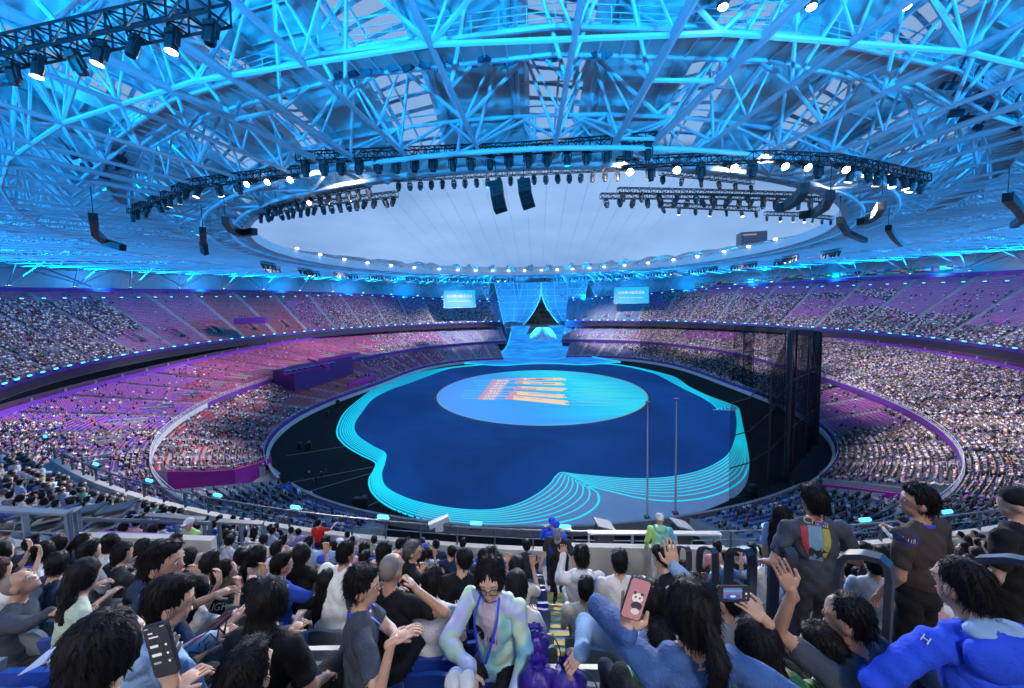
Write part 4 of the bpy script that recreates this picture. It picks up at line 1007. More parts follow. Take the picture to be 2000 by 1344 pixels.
for i, (x, P, t) in enumerate(cand): edge_lamp(P, t+pi/2, f'blue lamp on the front edge of the upper stand, {ordw(i+1)} from the left', 2.6)
cand = []
for a, b in RG_U:
    t = a
    while t < b:
        s = sin(t); q = .84+.14*max(0, min(1, (s-.45)/.3)); P = prof_upper(np.array([t]), np.array([q]))[0]+[0, 0, 1.1]
        if q > .97: P = prof_upper(np.array([t]), np.array([1.]))[0]+[0, 0, .3]; P[:2] *= .995
        x, y, d = px_of(P)
        if d[0] > 10 and -15 < x[0] < 2015: cand.append((x[0], P, t))
        t += 6.6/np.linalg.norm(P[:2])
cand.sort(key=lambda c: c[0])
for i, (x, P, t) in enumerate(cand): edge_lamp(P, t+pi/2, f'blue lamp high in the back rows of the upper stand, {ordw(i+1)} from the left', 2.4)
# video screens
def text_mesh(txt, size, align='CENTER', ext=.0):
    cu = bpy.data.curves.new('lettering', 'FONT'); cu.body = txt; cu.size = size; cu.align_x = align; cu.align_y = 'CENTER'; cu.extrude = ext; cu.resolution_u = 3
    o = bpy.data.objects.new('tmp', cu); col.objects.link(o); dg = bpy.context.evaluated_depsgraph_get(); me = bpy.data.meshes.new_from_object(o.evaluated_get(dg))
    bpy.data.objects.remove(o); bpy.data.curves.remove(cu); return me
def text_obj(name, txt, size, m_, M, parent=None, align='CENTER', ext=0., sx=1.):
    me = text_mesh(txt, size, align, ext); me.materials.clear(); me.materials.append(m_)
    o = bpy.data.objects.new(name, me); col.objects.link(o)
    o.matrix_world = M @ Matrix.Diagonal((sx, 1, 1, 1)); 
    if parent: 
        o.parent = parent; o.matrix_parent_inverse = Matrix.Identity(4); o.matrix_local = parent_inv(parent) @ M @ Matrix.Diagonal((sx, 1, 1, 1))
    return o
def parent_inv(p):
    return (Matrix.Translation(p.location) @ p.rotation_euler.to_matrix().to_4x4()).inverted()
def frame_M(c, x, z):   # text frame: x right, z up, facing -y side
    x = Vector(x).normalized(); z = Vector(z).normalized(); n = x.cross(z)
    return Matrix.Translation(Vector(c)) @ Matrix((x, z, n)).transposed().to_4x4()
scr_face = mat('video_screen_cyan', (.02, .03, .04), em=(.02, .50, .92), es=1.0)
scr_txt = mat('video_screen_letters', (.05, .05, .05), em=(.95, .85, .92), es=1.0)
for (xa, ya, xb, yb, lb) in ((868, 567, 928, 600, 'left one of two cyan video screens high at the far end'), (1201, 561, 1265, 592, 'right one of two cyan video screens high at the far end')):
    c = at_d((xa+xb)/2, (ya+yb)/2, 246); w_ = (xb-xa)/F_PX*246; h_ = (yb-ya)/F_PX*246
    rz = math.atan2(c[1]-CY, c[0]-CX)-pi/2
    r = empty('video_screen', c, rz); tag(r, lb, 'screen')
    mb = MB(); mb.box((0, .35, 0), (w_+.8, .6, h_+.8)); mb.build('frame', mat('screen_frame', (.2, .35, .5), .4), r)
    mb = MB(); mb.box((0, 0, 0), (w_, .1, h_)); mb.build('display', scr_face, r)
    for txt, sz, zz in (('杭州第19届亚运会', 2.05, 1.5), ('The 19th Asian Games Hangzhou', 1.12, -1.6)):
        me = text_mesh(txt, sz); me.materials.clear(); me.materials.append(scr_txt); o = bpy.data.objects.new('lettering', me); col.objects.link(o); o.parent = r
        o.location = (0, -.08, zz); o.rotation_euler = (pi/2, 0, 0)
# board text on the purple band and the field boards
small_txt = mat('pale_board_letters', (.45, .35, .55), .6)
def ring_text(Rf, z, ts_, txt, size, root):
    for t in ts_:
        p = Rf(np.array([t]))[0]; P = np.array([*p, z]); x, y, d = px_of(P)
        if d[0] < 30 or not (0 < x[0] < 2000): continue
        me = text_mesh(txt, size); me.materials.clear(); me.materials.append(small_txt); o = bpy.data.objects.new('lettering', me); col.objects.link(o); o.parent = root
        o.location = P; o.rotation_euler = (pi/2, 0, t-pi/2)
ring_text(lambda t: rp(RM2, t, -.06), 14.3, np.arange(radians(-60), radians(240), radians(7.5)), '杭州 HANGZHOU 2022', .75, mid_root)
# flags
FLG = [((.5, .02, .03), (.6, .45, .03), (.5, .02, .03)), ((.03, .12, .45), (.6, .6, .6), (.5, .03, .03)), ((.5, .03, .03), (.6, .6, .6), (.02, .02, .02)), ((.6, .6, .6), (.5, .03, .05), (.6, .6, .6)), ((.05, .3, .1), (.6, .6, .6), (.5, .03, .03)), ((.6, .5, .05), (.05, .3, .12), (.02, .02, .02)), ((.03, .25, .5), (.03, .25, .5), (.6, .55, .1)), ((.02, .28, .12), (.02, .28, .12), (.6, .6, .6)), ((.5, .02, .03), (.5, .02, .03), (.5, .02, .03)), ((.6, .6, .6), (.02, .3, .5), (.6, .6, .6))]
NM = ['red, gold and red', 'blue, white and red', 'red, white and black', 'white, red and white', 'green, white and red', 'yellow, green and black', 'light blue and gold', 'green and white', 'plain red', 'white, blue and white']
nf = 38
for i in range(nf):
    px_ = 1362+(1872-1362)*(i/(nf-1))**1.12
    # find t on the rear rim of the upper stand with that pixel x
    tt = np.linspace(radians(-30), radians(78), 1500); P = prof_upper(tt, np.ones(1500)); P[:, 2] = zT(tt); x, y, d = px_of(P); k = int(np.argmin(abs(x-px_)+(d < 20)*1e5)); t = tt[k]; p = P[k]
    j = (i*7) % 10; w_ = 3.0; n_ = np.array([cos(t), sin(t), 0]); q = np.array([-sin(t), cos(t), 0])
    mb = MB()
    for b in range(3):
        z0 = 1.0+b*.75; A = [p-n_*.3+q*(u-.5)*w_-n_*.12*sin(u*9+i)+[0, 0, z0] for u in np.linspace(0, 1, 7)]
        mb.sheet(A, [a+[0, 0, .75] for a in A], col=FLG[j][2-b]); mb.sheet([a+n_*.03 for a in A], [a+n_*.03+[0, 0, .75] for a in A], col=FLG[j][2-b])
    o = mb.build('flag', mat('flag_cloth', attr='Col', rough=.8), colors=True, loc=tuple(p+[0, 0, 1])); tag(o, f'{NM[j]} banded flag above the right stand, {ordw(i+1)} from the left', 'flag', 'flags hung above the right stand')
# black gauze curtain right of the stage
def gauze(name, alpha):
    M = bpy.data.materials.new(name); M.use_nodes = True; t = M.node_tree; b = t.nodes['Principled BSDF']; b.inputs['Base Color'].default_value = (.006, .007, .010, 1); b.inputs['Roughness'].default_value = .9
    b.inputs['Specular IOR Level'].default_value = .1
    tr = nd(t, 'ShaderNodeBsdfTransparent'); mx = nd(t, 'ShaderNodeMixShader')
    tc = nd(t, 'ShaderNodeTexCoord'); n = nd(t, 'ShaderNodeTexNoise'); n.inputs['Scale'].default_value = .25; t.links.new(tc.outputs['Object'], n.inputs['Vector'])
    mr = nd(t, 'ShaderNodeMapRange'); mr.inputs[1].default_value = .3; mr.inputs[2].default_value = .7; mr.inputs[3].default_value = alpha*.75; mr.inputs[4].default_value = min(1, alpha*1.2)
    t.links.new(n.outputs['Fac'], mr.inputs[0]); t.links.new(mr.outputs[0], mx.inputs[0]); t.links.new(tr.outputs[0], mx.inputs[1]); t.links.new(b.outputs[0], mx.inputs[2]); t.links.new(mx.outputs[0], t.nodes['Material Output'].inputs[0]); return M
g3, g5, g8 = gauze('thin_gauze', .42), gauze('gauze', .62), gauze('dense_gauze', .86)
cur = empty('gauze_curtain', at_z(1535, 940, 0)); tag(cur, 'tall black see-through mesh curtain beside the right of the stage', 'curtain')
netp = [(1424, 976, 17.5, g3), (1460, 966, 18, g3), (1500, 954, 22, g5), (1535, 940, 29.6, g8), (1548, 920, 29.2, g5), (1572, 893, 28.4, g8), (1592, 868, 27.3, g8), (1583, 848, 27, g5), (1560, 822, 26, g3), (1530, 801, 25.5, g5), (1497, 783, 25, g3), (1470, 770, 24.5, g8), (1450, 760, 24.0, g5), (1430, 752, 23.6, g3), (1400, 740, 23, g3), (1365, 727, 22.5, g3), (1330, 715, 22, g3), (1290, 705, 21.5, g3), (1250, 698, 21, g3)]
dk = MB()
for (a, b) in zip(netp[:-1], netp[1:]):
    A = at_z(a[0], a[1], .5); B = at_z(b[0], b[1], .5); n = max(2, int(np.linalg.norm(B-A)/1.5))
    L0 = [A+(B-A)*u for u in np.linspace(0, 1, n+1)]; nn = np.array([-(B-A)[1], (B-A)[0], 0]); nn /= np.linalg.norm(nn)+1e-9
    rows_ = []
    for h in np.linspace(0, 1, 7): rows_.append([p+[0, 0, h*(a[2]+(b[2]-a[2])*u)]+nn*.25*sin(i*1.9+h*3) for i, (p, u) in enumerate(zip(L0, np.linspace(0, 1, n+1)))])
    mb = MB()
    for r0, r1 in zip(rows_[:-1], rows_[1:]): mb.sheet(r0, r1)
    mb.build('mesh_panel', a[3], cur, loc=tuple(cur.location))
    for h in (.0, .33, .66, 1): dk.bar(L0[0]+[0, 0, h*a[2]], L0[-1]+[0, 0, h*b[2]], .10, 4)
    if a[3] is not g3: dk.bar(L0[0], L0[0]+[0, 0, a[2]], .16, 5)
dk.build('frame_tubes', black_metal, cur, loc=tuple(cur.location))
for (x, y, h, r_, w_) in ((1535, 941, 29.8, .45, 1), (1596, 868, 27.5, .3, 1)):
    p = at_z(x, y, 0); mb = MB(); mb.bar(p, p+[0, 0, h], r_, 8); mb.build('mast', black_metal, cur, loc=tuple(cur.location))
# flagpoles
for (x, y, yt, lb) in ((1264, 1012, 783, 'thin grey flagpole, left of the two in front of the stage'), (1319, 1003, 777, 'thin grey flagpole, right of the two in front of the stage')):
    p = at_z(x, y, 0); d = px_of(p)[2][0]; h = (y-yt)/F_PX*d
    r = empty('flagpole', p); tag(r, lb, 'flagpole', 'flagpoles in front of the stage'); mb = MB(); mb.tube([(0, 0, 0), (0, 0, .5), (0, 0, .52), (0, 0, h)], [.32, .30, .17, .09], 10); mb.build('pole', mat('flagpole_metal', (.20, .21, .24), .35, metal=.6), r, smooth=True)
    mb = MB(); mb.bar((0, 0, h), (0, 0, h+.25), .38, 12); mb.build('cap', mat('flagpole_metal'), r)
    mb = MB(); mb.box((0, 0, .12), (.9, .9, .24)); mb.build('base_plate', dark_metal, r)
# purple box structures in the left stands
def pbox(name, label, A, B, z0, z1, th, m_, cat='wall', back=1):
    A = np.array(A); B = np.array(B); A[2] = B[2] = z0; d = (B-A)[:2]; n = np.array([-d[1], d[0], 0])/np.linalg.norm(d)*th*back; h = np.array([0, 0, z1-z0])
    V = [A, B, B+n, A+n]; V = V+[v+h for v in V]
    mb = MB(); mb.add(V, [(0, 1, 2, 3), (7, 6, 5, 4), (0, 4, 5, 1), (1, 5, 6, 2), (2, 6, 7, 3), (3, 7, 4, 0)]); o = mb.build(name, m_, loc=tuple(A)); tag(o, label, cat); return o
A, B = at_z(576, 770, 4.), at_z(690, 733, 4.)
pbox('press_platform', 'big plain purple box platform jutting over the left lower stand', A, B, 4., 12.2, 9, mat('plum_panel', (.105, .012, .13), .6, noise=.1, nscale=.1), 'platform')
A2, B2 = at_z(563, 728, 12.2), at_z(650, 712, 12.2)
for i in range(9):
    p = A2+(B2-A2)*i/8; r = empty('press_desk', p+[0, 0, .3]); tag(r, f'blue and white desk on the purple platform, {ordw(i+1)} from the left', 'desk', 'desks on the purple platform')
    mb = MB(); mb.box((0, 0, .5), (1.7, .9, .12)); mb.build('table_top', mat('blue_white_top', (.25, .35, .6), .5), r); mb = MB(); mb.box((0, 0, .2), (1.5, .7, .5)); mb.build('skirt', mat('deep_blue', (.02, .04, .25), .7), r)
for (xa, ya, xb, yb, z, h, lb) in ((556, 733, 640, 716, 11.5, 1.4, 'low magenta parapet left of the purple platform'), (625, 707, 703, 693, 12.2, 1.3, 'magenta parapet behind the purple platform'), (600, 703, 640, 722, 12., 1.1, 'short magenta parapet running up the left middle stand'), (680, 758, 735, 742, 2.6, 2., 'magenta box wall at the foot of the left lower stand')):
    pbox('parapet', lb, at_z(xa, ya, z), at_z(xb, yb, z), z, z+h, .5, magenta)
pbox('camera_platform', 'purple camera platform high in the upper left stand', at_z(457, 634, 26.5), at_z(518, 634, 26.), 26.5, 29.3, 5, purple, 'platform')
0 and pbox('viewing_platform', 'pale concrete platform low in the left lower stand', at_z(545, 842, 2.2), at_z(590, 848, 2.2), 1.0, 3.0, 6, concrete_pale, 'platform', back=-1)
# near-left media block and grey deck
mb = MB(); q = [at_z(x, y, 0)[:2] for x, y in [(455, 1045), (500, 995), (560, 978), (650, 985), (705, 1015), (760, 1050)]]; mb.add([(*p, .05) for p in q], [tuple(range(6))]); o = mb.build('grey_carpet', mat('grey_carpet', (.07, .08, .10), .9, noise=.1, nscale=.5)); tag(o, kind='structure')
mb = MB(); q = [at_z(x, y, 0)[:2] for x, y in [(350, 955), (525, 906), (548, 925), (530, 950), (440, 985)]]; mb.add([(*p, .06) for p in q], [tuple(range(5))]); o = mb.build('tunnel_floor', mat('pale_path', (.33, .31, .33), .85)); tag(o, kind='structure')
mb = MB(); q = [at_z(x, y, 0)[:2] for x, y in [(1490, 985), (1560, 945), (1600, 955), (1790, 1010), (1500, 1040)]]; mb.add([(*p, .06) for p in q], [tuple(range(5))]); o = mb.build('tunnel_floor', mat('pale_path')); tag(o, kind='structure')
def ramp_wall(pts, label, z0, z1, m_=purple):
    A = np.array([at_z(x, y, z0) for x, y in pts]); mb = MB(); B = A.copy(); B[:, 2] = z1; mb.sheet(A, B); C = A+[.3, .3, 0]; D = B+[.3, .3, 0]; mb.sheet(B, D); mb.sheet(C, D); o = mb.build('purple_wall', m_, loc=tuple(A[0])); tag(o, label, 'wall')
ramp_wall([(400, 1012), (450, 1001), (500, 996), (520, 992)], 'purple wall in front of the blue press seats near the lower left', .2, 2.2)
pbox('camera_platform', 'bright blue carpeted camera platform near the lower left', at_z(520, 993, 0), at_z(574, 978, 0), 0, 1.6, 5, mat('blue_carpet', (.015, .04, .33), .8), 'platform')
sg = pbox('sign_board', 'small magenta board with white letters on the blue platform', at_z(535, 1000, .1), at_z(572, 988, .1), .3, 1.7, .2, mat('pink_board', (.5, .02, .2), .5), 'sign', back=1)
A, B = at_z(535, 1000, .1), at_z(572, 988, .1); c = (A+B)/2; c[2] = 1.05; dx = (B-A)/np.linalg.norm(B-A)
nn = np.cross(dx, [0, 0, 1.]); me = text_mesh('杭州 Hangzhou', .5); me.materials.clear(); me.materials.append(mat('white_letters', (.8, .8, .8))); o = bpy.data.objects.new('lettering', me); col.objects.link(o); o.parent = sg; o.matrix_local = Matrix.Translation(-sg.location) @ frame_M(c+nn*.06, dx, (0, 0, 1))
st = empty('metal_steps', at_z(600, 972, 0)); tag(st, 'grey metal steps leading down to the black field', 'stairs')
a0 = at_z(585, 978, 0); a1 = at_z(612, 968, 0)
for i in range(7): mb = MB(); p = a0+(a1-a0)*i/7; mb.box(p+[0, 0, 1.8-i*.25], (2.6, .5, .08), np.c_[[.6, -.8, 0], [.8, .6, 0], [0, 0, 1]]); mb.build('tread', dark_metal if i % 2 else steel_white, st, loc=tuple(st.location))
# small things on the black field
def blk(x, y, s, name, label, group=None, h=None, m_=None):
    p = at_z(x, y, 0); mb = MB(); h = h or s; mb.box((0, 0, h/2), (s, s*.7, h)); mb.box((0, 0, h+.06), (s*.8, s*.5, .12)); mb.box((s*.3, -s*.36, h*.4), (s*.2, .05, h*.3)); o = mb.build(name, m_ or black_metal); o.location = p; o.rotation_euler.z = x*.7; tag(o, label, name.replace('_', ' '), group)
for i, (x, y) in enumerate([(737, 989), (748, 993), (760, 999), (774, 1004), (784, 1008), (795, 1012), (810, 1015), (822, 1019), (1480, 975), (1465, 985), (1450, 993), (1436, 1001), (1422, 1008), (1405, 1013)]):
    blk(x, y, .45, 'floor_lamp', f'small dark floor lamp beside the stage edge, {ordw(i+1)} from the left', 'floor lamps round the stage')
for i, (x, y, s) in enumerate([(700, 993, 1.6), (712, 990, 1.5), (602, 878, 1.4), (586, 876, 1.2), (1468, 968, 1.7), (1464, 972, 1.2), (640, 812, 1.2), (660, 790, 1.2)]):
    blk(x, y, s, 'equipment_case', f'black equipment case on the dark field, {ordw(i+1)} of those counted by size and place', 'equipment cases on the field', h=s*1.2)
for i in range(14):
    y = 888+i*9.5; x = 1534-i*.8; p = at_z(x, 958, 0)
blk(1537, 935, 1.2, 'flight_case', 'dark flight case at the foot of the curtain mast')
blk(1545, 950, 1.0, 'flight_case', 'smaller dark flight case near the curtain mast')
# distant office block and crane seen over the roof
tw = empty('office_tower', at_d(1465, 560, 800)); tag(tw, 'grey glass office tower rising beyond the right roof rim', 'building')
p = at_d(1465, 456, 800); hh = p[2]
Mw = mat('hazed_glass', (.16, .22, .30), .4); mb = MB(); mb.box((0, 0, hh/2-tw.location[2]), (46, 40, hh)); tw.rotation_euler.z = -.25; mb.build('facade', Mw, tw)  # glass paled, distance haze put into its colour
for k in range(16): mb = MB(); mb.box((0, -20.3, p[2]-5-k*6-tw.location[2]), (45, .6, 1.0)); mb.build('window_band', mat('far_spandrel', (.22, .28, .36), .6), tw)
mb = MB(); mb.box((-8, -20.8, p[2]-6-tw.location[2]), (24, .6, 3)); mb.build('roof_sign', mat('far_sign', (.5, .3, .3), em=(.5, .35, .35), es=.5), tw)
cr_ = empty('tower_crane', at_d(1552, 560, 700)); tag(cr_, 'thin construction crane just above the right roof rim', 'crane'); q = at_d(1552, 473, 700)[2]-cr_.location[2]
mb = MB(); mb.bar((0, 0, -20), (0, 0, q+4), .5, 4); mb.build('mast', dark_metal, cr_); mb = MB(); mb.bar((-12, 0, q), (34, 0, q+3), .45, 4); mb.bar((0, 0, q+8), (34, 0, q+3), .2, 3); mb.bar((0, 0, q+8), (-12, 0, q), .2, 3); mb.build('jib', dark_metal, cr_)
# wooded hill behind the gate
hl = MB(); nx, ny = 60, 10; G = []
for j in range(ny):
    r_ = []
    for i in range(nx):
        x = -170+i*6.; y = 330+j*16; r_.append((x, y, -1+22.5*(sin(min(1, j/6)*pi/2))*(.72+.25*sin(x*.021+1.6)+.08*sin(x*.09))))
    G.append(np.array(r_))
for a, b in zip(G[:-1], G[1:]): hl.sheet(a, b)
o = hl.build('hill', mat('hill_soil', (.02, .035, .02), .95)); tag(o, kind='structure')
tv = []; lf = MB(); rr = random.Random(9)
for k in range(520):
    i = rr.uniform(0, nx-1.01); j = rr.uniform(0, 8); a = int(i); b = int(j); g = G[b][a]; z = g[2]; s = rr.uniform(1.6, 3.6)
    g = np.array([g[0]+rr.uniform(-3, 3), g[1]+rr.uniform(-8, 8), z+1.5]); c = rr.uniform(.6, 1.5)
    for q in range(9):
        o3 = np.array([rr.gauss(0, s*.5), rr.gauss(0, s*.5), rr.uniform(0, s)]); w_ = s*rr.uniform(.4, .8); a3 = rr.uniform(0, pi)
        lf.add([g+o3+[w_*cos(a3), w_*sin(a3), -w_*.3], g+o3+[0, 0, w_*.6], g+o3-[w_*cos(a3), w_*sin(a3), w_*.3], g+o3+[w_*.3*sin(a3), -w_*.3*cos(a3), -w_*.6]], [(0, 1, 2), (0, 2, 3)], None, (.022*c, .045*c, .024*c))
o = lf.build('wood', mat('leaf_mass', attr='Col', rough=.9), colors=True); tag(o, 'dark wooded hill seen through the far gate', 'trees', kind='stuff')
# ================================================================== the near block where the camera stands
OX, OY, R0 = 2.0, -60.4, 70.0
PITCHR, RISE, Z0 = .8, .510, 28.22
def near_floor(i): return Z0+RISE*i
def npos(i, x):       # point on row i at lateral x
    r = R0+.9+PITCHR*i+.45; dx = x-OX; return np.array([x, OY-math.sqrt(r*r-dx*dx), near_floor(i)])
def row_of(x, y):
    r = math.hypot(x-OX, y-OY); return (r-R0-.9-.45)/PITCHR
nb = empty('near_terrace', (OX, -130, Z0)); tag(nb, 'concrete seating terrace in the foreground, stepping down to the railing', 'grandstand')
XL, XR = -30, 34
xs = np.linspace(XL, XR, 49)
def arc(r): return np.c_[xs, OY-np.sqrt(r*r-(xs-OX)**2)]
mb = MB(); prev = np.c_[arc(R0), np.full(49, Z0)]
low = prev.copy(); low[:, 2] = 14; mb.sheet(low, prev)
for i in range(0, 24):
    r0 = R0 if i == 0 else R0+.9+PITCHR*i; r1 = R0+.9+PITCHR*(i+1)
    A = np.c_[arc(r0), np.full(49, near_floor(i))]; B = np.c_[arc(r1), np.full(49, near_floor(i))]
    if i: mb.sheet(prev, A)
    mb.sheet(A, B); prev = B
mb.build('steps', concrete, nb, loc=(OX, -130, Z0))
mb = MB(); c = arc(R0-.05)
mb.sheet(np.c_[c, np.full(49, Z0-.5)], np.c_[c, np.full(49, Z0+.25)]); c2 = arc(R0+.2); mb.sheet(np.c_[c, np.full(49, Z0+.25)], np.c_[c2, np.full(49, Z0+.25)]); mb.sheet(np.c_[c2, np.full(49, Z0+.25)], np.c_[c2, np.full(49, Z0)])
mb.build('front_kerb', concrete_pale, nb, loc=(OX, -130, Z0))
# front railing
fr = empty('front_railing', (OX, -130.4, Z0)); tag(fr, 'grey metal railing along the front edge of the near terrace', 'railing')
c = arc(R0+.05); mb = MB(); mb.tube(np.c_[c, np.full(49, Z0+.95)], .035, 6); mb.build('top_rail', rail_mat, fr, loc=tuple(fr.location))
mb = MB(); mb.tube(np.c_[c, np.full(49, Z0+.62)], .016, 5); mb.build('mid_rail', rail_mat, fr, loc=tuple(fr.location))
for x in np.arange(XL+.5, XR, 1.45):
    p = np.array([x, OY-math.sqrt((R0+.05)**2-(x-OX)**2), Z0]); mb = MB(); mb.box((0, 0, .5), (.05, .09, .95)); o = mb.build('post', rail_mat, fr); o.location = p-np.array(fr.location)
for i, x in enumerate([50, 180, 290, 425, 577, 748, 930, 1103, 1500, 1690, 1850]):
    y = [945, 970, 987, 1003, 1017, 1030, 1037, 1037, 1030, 1020, 1003][i]
    q = at_d(x, y, 13.9); xx = q[0]; p = (xx, OY-math.sqrt((R0-.1)**2-(xx-OX)**2), Z0+1.06)
    # use the point of the rail nearest that bearing
    for _ in range(4):
        dist = px_of(np.array(p))[2][0]; q = at_d(x, y, dist); xx = q[0]; p = (xx, OY-math.sqrt((R0-.1)**2-(xx-OX)**2), Z0+1.03)
    edge_lamp(p, math.atan2(p[1]-OY, p[0]-OX)+pi/2, f'bright blue lamp clipped to the near railing, {ordw(i+1)} from the left', .95)
# vomitory balustrades
def balus(name, label, pts, h, r=.045, step=1.0, mids=(.35, .65), m_=rail_mat, flat=False):
    r_ = empty(name, pts[0]); tag(r_, label, 'railing')
    pts = [np.array(p, float) for p in pts]; H_ = np.array([0, 0, h])
    for a, b in zip(pts[:-1], pts[1:]):
        d = b-a; L_ = np.linalg.norm(d)
        if flat: 
            e = d/L_; x = e; y = np.cross([0, 0, 1], e); y = y/np.linalg.norm(y); z = np.cross(x, y); mb = MB(); mb.box((a+b)/2+H_, (L_+.05, .14, .04), np.c_[x, y, z])
        else: mb = MB(); mb.bar(a+H_, b+H_, r, 7)
        mb.build('top_rail', m_, r_, loc=tuple(pts[0]))
        for f in mids: mb = MB(); mb.bar(a+H_*f, b+H_*f, .012, 4); mb.build('wire', m_, r_, loc=tuple(pts[0]))
        n = max(1, int(round(L_/step)))
        for i in range(n+1):
            p = a+d*i/n; mb = MB(); ex = d/L_; ey = np.cross([0, 0, 1.], ex); ey /= np.linalg.norm(ey); mb.box(p+H_*.5, (.03, .1, h), np.c_[ex, ey, [0, 0, 1]]); mb.build('post', m_, r_, loc=tuple(pts[0]))
    return r_
def grd(x, y, d, dz=0): p = at_d(x, y, d); return p
# left entrance: balustrade in front, concrete wall behind the seated rows
wl_m = mat('painted_wall', (.42, .43, .42), .8, noise=.08, nscale=1.)
def wall_px(a, b, da, db, h, label, m_, th=.15):
    A = at_d(*a, da); B = at_d(*b, db); mb = MB(); d = B-A; n = np.array([d[1], -d[0], 0]); n = -n/np.linalg.norm(n)*th
    V = [A-[0, 0, h], B-[0, 0, h], B, A]; V = V+[v+n for v in V]; mb.add(V, [(0, 1, 2, 3), (7, 6, 5, 4), (0, 4, 5, 1), (1, 5, 6, 2), (2, 6, 7, 3), (3, 7, 4, 0)]); o = mb.build('low_wall', m_, loc=tuple(A)); tag(o, label, 'wall'); return o
wall_px((130, 1048), (412, 1056), 7.2, 7.4, 1.4, 'pale low wall behind the left entrance, above the seated heads', wl_m)
wall_px((190, 1040), (362, 1047), 7.9, 8.1, .55, 'purple panel above the pale low wall on the left', mat('bright_purple', (.22, .03, .34), .6), .06)
balus('entrance_railing', 'thick grey railing round the left entrance with pale top', [at_d(-40, 992, 6.4)-[0, 0, 1.0], at_d(132, 1002, 6.6)-[0, 0, 1.0], at_d(150, 992, 7.6)-[0, 0, 1.]], 1.0, flat=True, step=.75, mids=(.3, .62), m_=mat('pale_blue_rail', (.16, .20, .26), .4))
balus('entrance_railing', 'long thin grey railing behind the pale low wall on the left', [at_d(150, 1014, 8.4)-[0, 0, .9], at_d(410, 1022, 8.7)-[0, 0, .9]], .9, step=1.3)
balus('entrance_railing', 'short grey railing between the left entrance and the red shirt', [at_d(288, 1006, 8.6)-[0, 0, 1.], at_d(398, 1014, 8.8)-[0, 0, 1.]], 1.0, flat=True, step=.7, mids=(.5,))
balus('entrance_railing', 'short grey railing left of the red shirt', [at_d(428, 1018, 8.9)-[0, 0, 1.], at_d(512, 1022, 9.)-[0, 0, 1.]], 1.0, flat=True, step=.5, mids=(.5,))
# folded equipment racks in the left entrance
for i in range(4):
    p = at_d(30+i*58, 1044-i*3, 9.0); r = empty('stacked_barrier', p, .3); tag(r, f'dark folded equipment rack in the left entrance, {ordw(i+1)} from the left', 'rack', 'folded racks in the left entrance')
    for k in range(4): mb = MB(); mb.box((.1*k, 0, .1+.13*k), (.55, .4, .05), Matrix.Rotation(-.12, 3, 'Y')); mb.build('panel', dark_metal if k % 2 else mat('pale_slat', (.2, .21, .22), .6), r)
    mb = MB(); mb.bar((-.3, 0, -.2), (.3, 0, .5), .03); mb.bar((.3, 0, -.2), (-.2, 0, .4), .03); mb.build('frame', black_metal, r)
# right entrance
wall_px((1100, 1068), (1420, 1074), 8.7, 8.6, 1.6, 'pale wall below the white topped railing right of centre', wl_m)
wh = mat('white_rail_cap', (.38, .41, .46), .5)
balus('entrance_railing', 'railing with broad white top behind the lime jacket', [at_d(1150, 1040, 9.2)-[0, 0, 1.0], at_d(1405, 1042, 9.2)-[0, 0, 1.0]], 1.0, flat=True, step=1.0, mids=(.4, .7), m_=wh)
for i, x in enumerate((1180, 1330)):
    p = at_d(x, 1062, 9.9); r = empty('floor_spotlight', p, .2); tag(r, f'black spotlight behind the white topped railing, {"left" if i == 0 else "right"} of the lime jacket', 'stage lamp', 'spotlights behind the white railing')
    mb = MB(); mb.box((0, 0, .3), (.42, .35, .4), Matrix.Rotation(.35, 3, 'Y')); mb.build('head', black_metal, r); mb = MB(); mb.box((.0, 0, .53), (.5, .42, .03), Matrix.Rotation(.35, 3, 'Y')); mb.build('flap', mat('pale_slat'), r); mb = MB(); mb.bar((-.25, 0, 0), (.25, 0, 0), .03); mb.bar((-.22, 0, 0), (-.22, 0, .35), .02); mb.bar((.22, 0, 0), (.22, 0, .35), .02); mb.build('yoke', black_metal, r)
# hoop handrails on the right stairs
def hoop(name, label, a, b, hpx, w_, r, dd):
    """a: px of the top left corner, b: px of the top right corner, legs going down"""
    A, B = at_d(*a, dd[0]), at_d(*b, dd[1]); r_ = empty(name, A); tag(r_, label, 'railing', 'hoop handrails on the right stairs')
    D = B-A; rad = min(.12, np.linalg.norm(D)*.3); u = D/np.linalg.norm(D); dn = np.array([0, 0, -1.])
    pts = [A+dn*hpx, A+dn*rad*1.6, A+dn*rad*.6+u*rad*.15, A+dn*rad*.15+u*rad*.6, A+u*rad*1.6, B-u*rad*1.6, B-u*rad*.6+dn*rad*.15, B-u*rad*.15+dn*rad*.6, B+dn*rad*1.6, B+dn*hpx]
    V = []; side = np.cross(u, dn); 
    mb = MB(); F = []
    for i, p in enumerate(pts):
        t = pts[min(i+1, 9)]-pts[max(i-1, 0)]; t = t/np.linalg.norm(t); n = np.cross(t, side)
        for sx, sn in ((-w_/2, -r), (w_/2, -r), (w_/2, r), (-w_/2, r)): V.append(p+side*sx+n*sn)
    for i in range(9):
        F += [(i*4+k, i*4+(k+1) % 4, i*4+4+(k+1) % 4, i*4+4+k) for k in range(4)]
    mb.add(V, F); mb.build('bent_bar', mat('hoop_paint', (.030, .038, .055), .35, metal=.2), r_, loc=tuple(A))
    return r_
hoop('hoop_railing', 'small dark hoop handrail left of two others on the stairs', (1322, 1067), (1346, 1068), 1.0, .10, .02, (6.4, 6.0))
hoop('hoop_railing', 'second dark hoop handrail, beside the small one', (1366, 1069), (1398, 1070), 1.0, .10, .02, (5.4, 5.0))
hoop('hoop_railing', 'third dark hoop handrail beside the green striped sleeve', (1424, 1070), (1470, 1073), 1.1, .11, .022, (4.2, 3.9))
